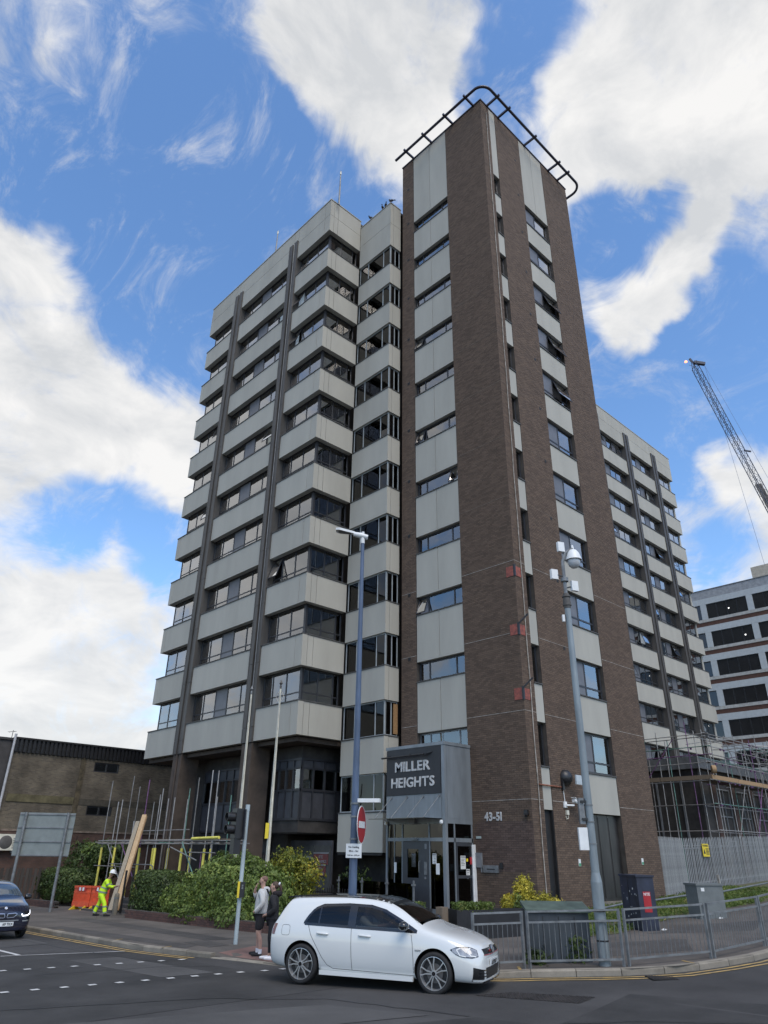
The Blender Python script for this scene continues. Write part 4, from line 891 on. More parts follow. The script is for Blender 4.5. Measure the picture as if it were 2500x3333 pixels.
# ------------------------------------------------------------------ flagpoles
for i, (x, y, h, lab) in enumerate(((-5.11, 11.02, 9.0, 'cream flagpole with silver pointed finial seen behind the traffic light'), (-4.92, 9.08, 9.0, 'cream flagpole with dark finial and rope rising beside the yellow bush'))):
    z = ground(x, y); t = thing('flagpole', lab, 'flagpole', (x, y, z), 0, 'pair of flagpoles in front of the block')
    mb = MB(); mb.tube([(x, y, z - .1), (x, y, 2.4), (x, y, h - .42)], [.085, .075, .035], 12); mb.build('pole', M_CREAM, t, True, 40)
    mb = MB(); mb.lathe([(0, .42), (.015, .36), (.075, .24), (.05, .20), (.025, .16), (.05, .10), (.03, .0), (0, 0)], 12, (x, y, h - .42), (0, 0, 1)); mb.build('finial', M_STEEL if i == 0 else M_PIER, t, True, 40)
    mb = MB()
    if i: mb.tube([(x, y, h - .45), (x + .12, y - .13, h - .75), (x + .05, y - .05, h - .95)], .012, 5); mb.tube([(x, y, h - .45), (x - .12, y + .13, h - .75), (x - .05, y + .05, h - .95)], .012, 5)
    mb.tube([(x - .05, y - .07, h - .6), (x - .09, y - .09, 3.5), (x - .09, y - .08, 1.4)], .010, 5); mb.build('rope', M_JOINT, t)
    if i:
        mb = MB(); mb.obox((x - .16, y - .05, 3.02), vl * .07, vf * .01, (0, 0, .28)); mb.build('number_plate', M_SIGNY, t)

# ------------------------------------------------------------------ big direction sign seen from behind
s0 = Vector((-8.50, 20.50, 0)); s1 = Vector((-10.04, 21.62, 0)); sd_ = (s1 - s0).normalized(); snr = Vector((sd_.y, -sd_.x, 0))
bs = thing('road_sign', 'large grey road sign seen from the back on two posts', 'road sign', (s0.x, s0.y, GZ(s0.x, s0.y)))
if snr.dot(Vector((-.5, -1, 0))) < 0: snr = -snr
mb = MB(); mid = (s0 + s1) / 2 - snr * .10 + Vector((0, 0, 2.86)); mb.obox(mid, sd_ * 1.26, Vector((0, 0, .93)), snr * .012); mb.build('sign_panel', mat('sign_back', (.175, .20, .195), .55, var=.08), bs)
for z in (1.98, 2.55, 3.15, 3.72):
    mb = MB(); mb.obox((s0 + s1) / 2 - snr * .07 + Vector((0, 0, z)), sd_ * 1.25, Vector((0, 0, .025)), snr * .02); mb.build('rail', M_FRAMEG, bs)
for q in (s0, s1):
    mb = MB(); mb.tube([(q.x, q.y, GZ(q.x, q.y) - .1), (q.x, q.y, 3.8)], .07, 12); mb.build('post', M_STEEL, bs, True, 40)

# ------------------------------------------------------------------ street cabinets
def cabinet(name, label, p_front, dirv, w, d, z1, m, lid, lidm):
    a = Vector((dirv[0], dirv[1], 0)).normalized(); n = Vector((-a.y, a.x, 0)); c = Vector((p_front[0], p_front[1], 0)); z = ground(*p_front)
    t = thing(name, label, 'street cabinet', (c.x, c.y, z))
    mb = MB(); mb.prism([(0, 0), (w, 0), (w, d), (0, d)], c + Vector((0, 0, z - .1)), a, n, (0, 0, z1 - z + .1 - lid)); mb.build('cabinet_body', m, t)
    mb = MB(); mb.prism([(-.03, -.03), (w + .03, -.03), (w + .03, d + .03), (-.03, d + .03)], c + Vector((0, 0, z1 - lid)), a, n, (0, 0, lid)); mb.build('lid', lidm, t)
    return t, a, n, c, z
M_CAB = mat('cabinet_dark', (.040, .050, .060), .5, var=.25, vs=2.5, stretch=(1, 1, .3))
M_CABL = mat('cabinet_lid_green', (.075, .105, .085), .6, var=.2)
M_CABB = mat('cabinet_navy', (.022, .028, .052), .5, var=.25, vs=3)
M_CABG = mat('cabinet_grey', (.135, .15, .15), .55, var=.1)
t, a, n, c, z = cabinet('street_cabinet', 'wide dark cabinet with sloping green lid right behind the railing', (-8.02, -5.37), (.94, -.87), 1.34, .55, 1.20, M_CAB, .02, M_CAB)
mb = MB(); mb.add([c + a * x + n * y + Vector((0, 0, zz)) for (x, y, zz) in ((-.05, -.06, 1.17), (1.39, -.06, 1.17), (1.39, .6, 1.30), (-.05, .6, 1.30), (-.05, -.06, 1.22), (1.39, -.06, 1.22), (1.39, .6, 1.36), (-.05, .6, 1.36))], [(0,3,2,1),(4,5,6,7),(0,1,5,4),(1,2,6,5),(2,3,7,6),(3,0,4,7)]); mb.build('sloping_lid', M_CABL, t)
for x in (.32, .67, 1.02):
    mb = MB(); mb.obox(c + a * x - n * .004 + Vector((0, 0, (z + 1.17) / 2)), a * .008, n * .006, Vector((0, 0, .42))); mb.build('door_seam', M_BLACKM, t)
t, a, n, c, z = cabinet('street_cabinet', 'tall navy cabinet with red sticker, its paint chipped', (-.80, -3.60), (-.74, -.95), 1.20, .50, 1.82, M_CABB, .05, M_CABB)
cB = c
q0 = c + a * 1.20
mb = MB(); mb.obox(q0 + n * .25 + a * .004 + Vector((0, 0, z + .72)), n * .11, a * .004, Vector((0, 0, .26))); st = mb.build('sticker', M_SIGNR, t)
put_text('lettering', 'NTE', q0 + n * .25 + a * .009 + Vector((0, 0, z + .88)), -n if (-n).dot(Vector((.72, -.69, 0))) > 0 else n, (0, 0, 1), .10, M_SIGNW, st, .001, 'CENTER', .002)
mb = MB(); mb.obox(c + a * .55 - n * .003 + Vector((0, 0, z + .72)), a * .008, n * .005, Vector((0, 0, .60))); mb.build('door_seam', M_BLACKM, t)
for i in range(16):
    x, zz = RND.uniform(.1, 1.1), RND.uniform(.3, 1.3); mb = MB(); w = RND.uniform(.008, .03)
    mb.prism([(-w, -w * .6), (w * .7, -w), (w, w * .5), (-w * .3, w)], c + a * x - n * .004 + Vector((0, 0, z + zz)), a, (0, 0, 1), -n * .002); mb.build('paint_chip', M_SIGNW, t)
t, a, n, c, z = cabinet('street_cabinet', 'small grey cabinet on the pavement in front of the palisade fence', (2.55, -4.02), (-.35, -.60), .62, .95, 1.55, M_CABG, .06, M_CABG)
mb = MB(); mb.obox(c + a * .63 + n * .2 + Vector((0, 0, z + .83)), n * .06, a * .003, Vector((0, 0, .05))); mb.build('sticker', M_SIGNW, t)

# ------------------------------------------------------------------ pedestrian railing along the kerb
RP = [(-12.0, -1.2)]
rail_path = [(-11.05, -3.05), (-10.3, -4.05), (-9.45, -4.9), (-8.52, -5.63), (-7.11, -7.13), (-5.08, -8.06), (-2.6, -8.25), (-.2, -8.05)]
for i, ((x0, y0), (x1, y1)) in enumerate(list(zip(rail_path, rail_path[1:]))[2:]):
    z0, z1 = ground(x0, y0), ground(x1, y1); d = Vector((x1 - x0, y1 - y0, z1 - z0)); L_ = d.length
    lab = ['galvanised railing panel behind the white car bonnet', 'galvanised railing panel in front of the wide dark cabinet', 'galvanised railing panel beside the grey camera mast', 'galvanised railing panel at the right edge below the palisade', 'galvanised railing panel running out of the right edge'][min(i, 4)]
    t = thing('guard_rail', lab, 'railing', (x0, y0, z0), 0, 'railing panels along the kerb')
    p = Vector((x0, y0, z0)); q = Vector((x1, y1, z1)); u = d.normalized(); p2 = p + u * .06; q2 = q - u * .06
    for h, nm in ((1.03, 'top_rail'), (.83, 'mid_rail'), (.13, 'bottom_rail')):
        mb = MB(); mb.bar(p2 + Vector((0, 0, h)), q2 + Vector((0, 0, h)), .042, .036); mb.build(nm, M_STEEL, t)
    for e in (p2, q2):
        mb = MB(); mb.bar(e - Vector((0, 0, .1)), e + Vector((0, 0, 1.05)), .05, .05); mb.build('post', M_STEEL, t)
    nb = max(3, int(L_ / .115))
    for k in range(1, nb):
        e = p2.lerp(q2, k / nb); mb = MB(); mb.bar(e + Vector((0, 0, .14)), e + Vector((0, 0, .83)), .011, .011); mb.build('baluster', M_STEEL, t)

# ------------------------------------------------------------------ glass balustrade by the entrance, black railings, knee rail
bt = thing('glass_balustrade', 'low glass balustrade with four steel posts in front of the entrance', 'balustrade', (-2.7, 5.3, .4))
bp = [(-2.62, 7.45), (-2.62, 6.10), (-2.80, 4.55), (-2.96, 3.06)]
for (x, y) in bp:
    mb = MB(); mb.bar((x, y, .1), (x, y, 1.45), .06, .03); mb.box(x - .05, y - .07, 1.28, x + .03, y + .07, 1.34); mb.build('post', M_STEEL, bt)
for (x0, y0), (x1, y1) in zip(bp, bp[1:]):
    mb = MB(); mb.bar((x0, y0 - .08, .85), (x1, y1 + .08, .85), .012, 1.0); mb.build('glass_panel', M_GLASSD, bt)
rl = thing('iron_railings', 'black iron railings with upright bars in front of the site entrance doors', 'railings', (-4.6, 7.5, 0))
y = 9.3
for h in (.18, .98):
    mb = MB(); mb.bar((-4.45, 9.4, h), (-3.9, 4.9, h), .04, .03); mb.build('rail', M_BLACKM, rl)
for i in range(38):
    tt = i / 37; x, y = -4.45 + .55 * tt, 9.4 - 4.5 * tt; mb = MB(); mb.bar((x, y, -.1), (x, y, 1.12 + (.1 if i % 9 == 0 else 0)), .022 if i % 9 else .06, .022 if i % 9 else .06); mb.build('railing_bar' if i % 9 else 'post', M_BLACKM, rl)
kr_ = thing('knee_rail', 'low bent metal knee rail with weathered posts along the grass verge', 'rail', (-1.7, -2.9, .4))
kp_ = [(-1.9, -2.6), (2.35, -2.25), (8.6, -2.6), (16, -2.4)]
for (x0, y0), (x1, y1) in zip(kp_, kp_[1:]):
    mb = MB(); mb.tube([(x0, y0, ground(x0, y0) + .36), (x1, y1, ground(x1, y1) + .42)], .032, 8); mb.build('rail', M_STEEL, kr_, True, 40)
for (x, y) in kp_[1:]:
    mb = MB(); mb.bar((x, y, ground(x, y) - .1), (x - .12, y, ground(x, y) + .95), .08, .08); mb.build('post', M_JOINT, kr_)

# ------------------------------------------------------------------ covers in the road
def ghex(x, y, dz): return (x, y, GZ(x, y) + dz)
mc = [Vector((-11.06, -6.31)), Vector((-10.31, -6.57)), Vector((-9.61, -7.90)), Vector((-10.38, -8.03))]
mb = MB(); mb.add([ghex(q.x, q.y, .006) for q in mc], [(0, 1, 2, 3)]); cov = mb.build('manhole_cover', mat('iron', (.045, .04, .038), .6, metal=.3, var=.25), None); tag(cov, 'rectangular chequered iron cover in the road ahead of the white car', 'manhole cover')
WM[cov.name] = Matrix.Identity(4)
mb = MB()
for i in range(26):
    for j in range(9):
        u_, v_ = (i + .5) / 26, (j + .5) / 9; a = mc[0].lerp(mc[3], u_); b = mc[1].lerp(mc[2], u_); p = a.lerp(b, v_); an = .6 if (i + j) % 2 else -.6
        mb.obox(ghex(p.x, p.y, .009), (.028 * math.cos(an), .028 * math.sin(an), 0), (-.008 * math.sin(an), .008 * math.cos(an), 0), (0, 0, .004))
q = mb.build('raised_tread', MAT['iron'], cov); q['kind'] = 'stuff'
gu = thing('gully_grate', 'iron drain grating beside the kerb on the yellow lines', 'drain', (-7.2, -7.95, GZ(-7.2, -7.95)))
ga = Vector((.30, -.26, 0)).normalized(); gb = Vector((-ga.y, ga.x, 0)); gc = Vector((-7.22, -7.93, GZ(-7.22, -7.93) + .006))
mb = MB(); mb.obox(gc, ga * .27, gb * .22, (0, 0, .003)); mb.build('grate_pit', M_BLACK, gu)
for i in range(9):
    mb = MB(); mb.obox(gc + ga * (-.24 + .06 * i) + Vector((0, 0, .008)), ga * .017, gb * .22, (0, 0, .006)); mb.build('grate_bar', MAT['iron'], gu)
# ------------------------------------------------------------------ cars
M_CARW = mat('car_white', (0.62, 0.635, 0.625), 0.25, var=0.012, vs=1, coat=1.0, spec=.5)
M_CARB = mat('car_black_gloss', (0.012, 0.012, 0.014), 0.12, var=0.05, coat=.6)
M_CARN = mat('car_navy', (0.008, 0.010, 0.024), 0.2, var=0.05, coat=1.0)
M_TYRE = mat('tyre_rubber', (0.016, 0.016, 0.017), 0.8, var=0.15, vs=8)
M_ALLOY = mat('alloy_silver', (0.52, 0.53, 0.54), 0.28, metal=0.7, var=0.08)
M_DISC = mat('brake_disc', (0.16, 0.15, 0.145), 0.5, metal=.6)
M_LAMPG = mat('headlamp_clear', (0.30, 0.31, 0.33), 0.12, var=0.2, vs=14, coat=1)
M_DRL = mat('drl_white', (0.9, 0.93, 1.0), 0.3, emit=2.2)
M_TAIL = mat('tail_lamp', (0.12, 0.012, 0.016), 0.15, var=.2, coat=1)
M_SEAM = mat('seam_dark', (0.05, 0.05, 0.052), 0.7)
M_CGLASS = glass_mat('car_glass', (0.34, 0.36, 0.36), 1.5, gain=1.25)
M_CGLASSD = glass_mat('car_glass_tint', (0.10, 0.10, 0.11), 1.5, gain=1.2)
def temp(me):
    o = bpy.data.objects.new('tmp', me); COL.objects.link(o); return o
def baked(o, kill=True):
    dg = bpy.context.evaluated_depsgraph_get(); me = bpy.data.meshes.new_from_object(o.evaluated_get(dg))
    if kill: bpy.data.objects.remove(o)
    return me
def loft_car(stations, sub=2):
    V = []; n = None
    for st in stations:
        x, zb, (wl, zl), (wm, zm), (wb, zbt), (ws, zs), (wr, zr), zt = st
        half = [(wl * .82, zb), (wl, zl), (wm, zm), (wb, zbt), (ws, zs), (wr, zr), (wr * .5, zr * .3 + zt * .7)]
        ring = [(0, zb)] + half + [(0, zt)] + [(-a, b) for a, b in reversed(half)]
        n = len(ring); V += [(x, a, b) for a, b in ring]
    k = len(stations); F = [(i*n+j, i*n+(j+1) % n, (i+1)*n+(j+1) % n, (i+1)*n+j) for i in range(k-1) for j in range(n)]
    # end caps as quad strips
    for base, flip in ((0, True), ((k-1)*n, False)):
        h = n // 2
        for j in range(h):
            a, b, c, d = base + j, base + j + 1, base + n - 1 - j if j else base + n - 1, base + (n - j) % n
            q = [base + j, base + j + 1, base + (n - j - 1) % n, base + (n - j) % n]
            q = list(dict.fromkeys(q))
            if len(q) >= 3: F.append(tuple(q if flip else reversed(q)))
    me = bpy.data.meshes.new('body'); me.from_pydata(V, [], F)
    bm = bmesh.new(); bm.from_mesh(me); bmesh.ops.recalc_face_normals(bm, faces=bm.faces); bm.to_mesh(me); bm.free()
    o = temp(me); m = o.modifiers.new('s', 'SUBSURF'); m.levels = sub; m.render_levels = sub
    return baked(o)
def boolean(me, cutters, mats=None):
    o = temp(me); cs = []
    for c in cutters:
        q = temp(c); cs.append(q); m = o.modifiers.new('b', 'BOOLEAN'); m.operation = 'DIFFERENCE'; m.object = q; m.solver = 'EXACT'
    r = baked(o)
    for q in cs: bpy.data.objects.remove(q)
    return r
class Skin:
    def __init__(s, me):
        s.b = BVHTree.FromPolygons([v.co.copy() for v in me.vertices], [tuple(p.vertices) for p in me.polygons])
    def hit(s, p, d, off):
        d = Vector(d).normalized(); p = Vector(p); h = s.b.ray_cast(p + d * 1.5, -d)
        if h[0] is None: h = s.b.find_nearest(p)
        n = h[1]; n = n if n.dot(d) > 0 else -n
        return h[0] + n * off
    def patch(s, rows, d, off, m, name, par, thick=0.0):
        """rows: list of point rows (same length) laid on the body along direction d"""
        r = len(rows); c = len(rows[0]); V = [s.hit(p, d, off) for row in rows for p in row]
        F = [(i*c+j, i*c+j+1, (i+1)*c+j+1, (i+1)*c+j) for i in range(r-1) for j in range(c-1)]
        me = _mesh(name, V, F, [m], None, 0)
        if len(me.polygons):
            nn = sum((p.normal for p in me.polygons), Vector())
            if nn.dot(Vector(d)) < 0: me.flip_normals()
        return link(name, me, par, False)
    def strip(s, pts, w, d, off, m, name, par, step=.05):
        P = [Vector(p) for p in pts]; Q = [P[0]]
        for a, b in zip(P, P[1:]):
            n = max(1, int((b-a).length / step)); Q += [a.lerp(b, i/n) for i in range(1, n+1)]
        d_ = Vector(d).normalized(); V = []
        for i, q in enumerate(Q):
            t = (Q[min(i+1, len(Q)-1)] - Q[max(i-1, 0)]).normalized(); e = t.cross(d_).normalized() * w / 2
            V += [s.hit(q + e, d, off), s.hit(q - e, d, off)]
        F = [(2*i, 2*i+1, 2*i+3, 2*i+2) for i in range(len(Q)-1)]
        return link(name, _mesh(name, V, F, [m]), par, False)
def interp(tab, x):
    for (a, b), (c, d) in zip(tab, tab[1:]):
        if a <= x <= c: return b + (d - b) * (x - a) / (c - a)
    return tab[0][1] if x < tab[0][0] else tab[-1][1]
def side_rows(xs, bot, top, y, n=7, inset=0.0):
    return [[(x, y, interp(bot, x) + inset + (max(interp(bot, x) + 2 * inset + .001, interp(top, x)) - interp(bot, x) - 2 * inset) * i / (n - 1)) for x in xs] for i in range(n)]
def lin(a, b, n): return [a + (b - a) * i / (n - 1) for i in range(n)]
def cyl_mesh(c, r, y0, y1, m, n=40):
    q = MB(); q.tube([(c[0], y0, c[1]), (c[0], y1, c[1])], r, n); return _mesh('c', q.v, q.f, [m])
def wheel(name, car, x, y, r, side, tyre_w=.22, label=None):
    """wheel with tyre, rim and five twin spokes; side is -1 for the right of the car"""
    mb = MB(); w = tyre_w / 2; s = side
    mb.lathe([(r*.76, -w*.9), (r*.84, -w), (r*.93, -w*.98), (r*.985, -w*.8), (r, -w*.5), (r, w*.5), (r*.985, w*.8), (r*.93, w*.98), (r*.84, w), (r*.76, w*.9), (r*.72, 0), (r*.76, -w*.9)], 40, (x, y, r), (0, s, 0))
    t = mb.build('wheel', M_TYRE, car, False, 50)
    mb = MB(); mb.lathe([(r*.765, w*.93), (r*.785, w*1.0), (r*.765, w*1.01), (r*.745, w*.86), (r*.72, w*.2)], 40, (x, y, r), (0, s, 0)); mb.build('rim', M_ALLOY, t, False, 50)
    mb = MB(); mb.lathe([(0, w*.18), (r*.74, w*.18)], 32, (x, y, r), (0, s, 0)); mb.build('wheel_dish', M_BLACKM, t, False)
    mb = MB(); mb.lathe([(0, w*.34), (r*.46, w*.34), (r*.46, w*.26)], 32, (x, y, r), (0, s, 0)); mb.build('brake_disc', M_DISC, t, False)
    o = Vector((x, y + s * w * .80, r)); U = Vector((1, 0, 0)); W = Vector((0, 0, 1)); N = Vector((0, s * .022, 0))
    for i in range(5):
        a = math.pi / 2 + 2 * math.pi * i / 5 + .2
        for sg in (-1, 1):
            def P(rr, da): return (rr * r * math.cos(a + sg * da), rr * r * math.sin(a + sg * da))
            for quad, m_ in (([P(.12, .10), P(.12, .58), P(.45, .235), P(.44, .12)], M_ALLOY), ([P(.44, .12), P(.45, .235), P(.765, .30), P(.765, .215)], M_ALLOY)):
                mb = MB(); mb.prism(quad, o, U, W, N); mb.build('spoke', m_, t, False)
    mb = MB(); mb.lathe([(0, .026), (r*.14, .024), (r*.17, .0), (r*.17, -.02)], 20, o, (0, s, 0)); mb.build('hub', M_ALLOY, t, False, 50)
    mb = MB(); mb.lathe([(0, .028), (r*.105, .0275)], 20, o, (0, s, 0)); mb.build('hub_badge', M_CARB, t, False)
    return t
def roundel(par, c, n, r, world=False):
    """ring with a V over a W, as on the car's nose"""
    n = Vector(n).normalized(); a = Vector((0, 0, 1)).cross(n).normalized(); b = n.cross(a); c = Vector(c); mb = MB()
    mb.lathe([(r*.84, .0), (r*.84, .012), (r, .012), (r, 0)], 28, c, n)
    for pts in ([(-.42, .72), (0, -.02), (.42, .72)], [(-.74, .40), (-.36, -.66), (0, .06), (.36, -.66), (.74, .40)]):
        for (x0, y0), (x1, y1) in zip(pts, pts[1:]):
            mb.bar(c + (a * x0 + b * y0) * r + n * .006, c + (a * x1 + b * y1) * r + n * .006, r * .17, .012, up=n)
    bd = MB(); bd.lathe([(0, .004), (r*.95, .003), (r, -.03)], 28, c, n); q = bd.build('badge', M_CARB, par, world, 50)
    mb.build('badge_mark', M_ALLOY, q, world)
# ---------------- white hatchback
W_ST = [
 (-2.075, .33, (.62, .37), (.70, .58), (.70, .78), (.66, .90), (.50, .97), 1.00),
 (-2.04, .26, (.75, .32), (.81, .60), (.785, .83), (.70, .93), (.54, .985), 1.01),
 (-1.97, .24, (.78, .30), (.845, .62), (.81, .90), (.69, 1.02), (.56, 1.08), 1.11),
 (-1.86, .22, (.81, .28), (.875, .63), (.838, .945), (.685, 1.17), (.57, 1.25), 1.285),
 (-1.73, .21, (.83, .26), (.888, .64), (.855, .962), (.685, 1.29), (.575, 1.385), 1.415),
 (-1.68, .21, (.835, .26), (.891, .64), (.858, .964), (.685, 1.305), (.575, 1.405), 1.435),
 (-1.45, .20, (.845, .24), (.895, .64), (.868, .968), (.69, 1.33), (.58, 1.422), 1.447),
 (-1.0, .19, (.85, .225), (.897, .62), (.872, .96), (.70, 1.345), (.59, 1.44), 1.465),
 (-.3, .19, (.85, .22), (.895, .60), (.870, .95), (.705, 1.355), (.595, 1.45), 1.475),
 (.25, .19, (.85, .22), (.895, .60), (.868, .945), (.70, 1.33), (.59, 1.425), 1.455),
 (.62, .19, (.85, .22), (.895, .60), (.866, .94), (.715, 1.20), (.61, 1.29), 1.33),
 (.92, .19, (.85, .22), (.895, .60), (.862, .935), (.75, 1.05), (.655, 1.115), 1.15),
 (1.12, .19, (.85, .22), (.895, .60), (.857, .92), (.785, .97), (.62, 1.0), 1.02),
 (1.45, .19, (.85, .22), (.893, .60), (.845, .865), (.77, .915), (.55, .945), .96),
 (1.75, .19, (.84, .22), (.882, .58), (.82, .785), (.73, .845), (.5, .88), .893),
 (1.97, .18, (.80, .21), (.84, .52), (.775, .69), (.69, .76), (.45, .80), .815),
 (2.10, .18, (.72, .21), (.76, .45), (.69, .61), (.58, .685), (.4, .725), .735),
 (2.175, .20, (.54, .23), (.60, .40), (.54, .53), (.46, .59), (.3, .62), .63)]
CAR_X, CAR_Y, CAR_A = -11.22, -4.08, math.radians(-65)
wc = thing('car', 'white five-door hatchback with black roof and ten-spoke wheels turning at the junction', 'car', (CAR_X, CAR_Y, GZ(CAR_X, CAR_Y)), CAR_A); wc.scale = (1.04, 1.04, 1.04)
full = loft_car(W_ST); SK = Skin(full)
D_BOT = [(-1.30, .992), (-.3, .972), (1.0, .952)]
D_TOP = [(-1.30, .995), (-1.22, 1.13), (-1.10, 1.275), (-.95, 1.335), (-.4, 1.362), (.05, 1.350), (.35, 1.285), (.65, 1.145), (1.0, .955)]
xs_all = lin(-1.285, .985, 40)
cav = MB(); P_ = []
for (x, y0, y1, z0, z1) in ((-1.5, .70, .50, .50, 1.30), (-1.0, .78, .55, .45, 1.385), (.2, .78, .55, .45, 1.375), (.62, .78, .60, .45, 1.22), (1.0, .76, .70, .45, .97)):
    P_ += [(x, -y0, z0), (x, y0, z0), (x, y0, .93), (x, y1, z1), (x, -y1, z1), (x, -y0, .93)]
cav.add(P_, [(i*6+j, i*6+(j+1) % 6, (i+1)*6+(j+1) % 6, (i+1)*6+j) for i in range(4) for j in range(6)] + [(5, 4, 3, 2, 1, 0), (24, 25, 26, 27, 28, 29)])
cavm = _mesh('cav', cav.v, cav.f, [M_BLACK])
bmx = bmesh.new(); bmx.from_mesh(cavm); bmesh.ops.recalc_face_normals(bmx, faces=bmx.faces); bmx.to_mesh(cavm); bmx.free()
def prism_y(poly):
    q = MB(); k = len(poly); q.add([(x, -1.3, z) for x, z in poly] + [(x, 1.3, z) for x, z in poly], [tuple(range(k)), tuple(range(2*k-1, k-1, -1))] + [(i, k+i, k+(i+1) % k, (i+1) % k) for i in range(k)])
    m_ = _mesh('p', q.v, q.f, [M_BLACK]); b = bmesh.new(); b.from_mesh(m_); bmesh.ops.recalc_face_normals(b, faces=b.faces); b.to_mesh(m_); b.free(); return m_
wpoly = [(x, interp(D_BOT, x) + .02) for x in lin(-1.24, .86, 6)] + [(x, interp(D_TOP, x) - .02) for x in (.80, .63, .35, .05, -.4, -.95, -1.10, -1.20)]
wsq = MB(); k4 = [(.40, -.54), (.40, .54), (1.04, .66), (1.04, -.66)]
wsq.add([(x, y, .98) for x, y in k4] + [(x, y, 1.6) for x, y in k4], [(0, 1, 2, 3), (7, 6, 5, 4), (0, 4, 5, 1), (1, 5, 6, 2), (2, 6, 7, 3), (3, 7, 4, 0)])
wsm = _mesh('ws', wsq.v, wsq.f, [M_BLACK]); bmx = bmesh.new(); bmx.from_mesh(wsm); bmesh.ops.recalc_face_normals(bmx, faces=bmx.faces); bmx.to_mesh(wsm); bmx.free()
full.materials.clear(); full.materials.append(M_CARW); full.materials.append(M_BLACK)
cuts = [cavm, prism_y(wpoly), wsm]
for x in (-1.315, 1.315):
    for s in (-1, 1): cuts.append(cyl_mesh((x, .335), .372, s * .50, s * 1.2, M_BLACK))
body = boolean(full, cuts)
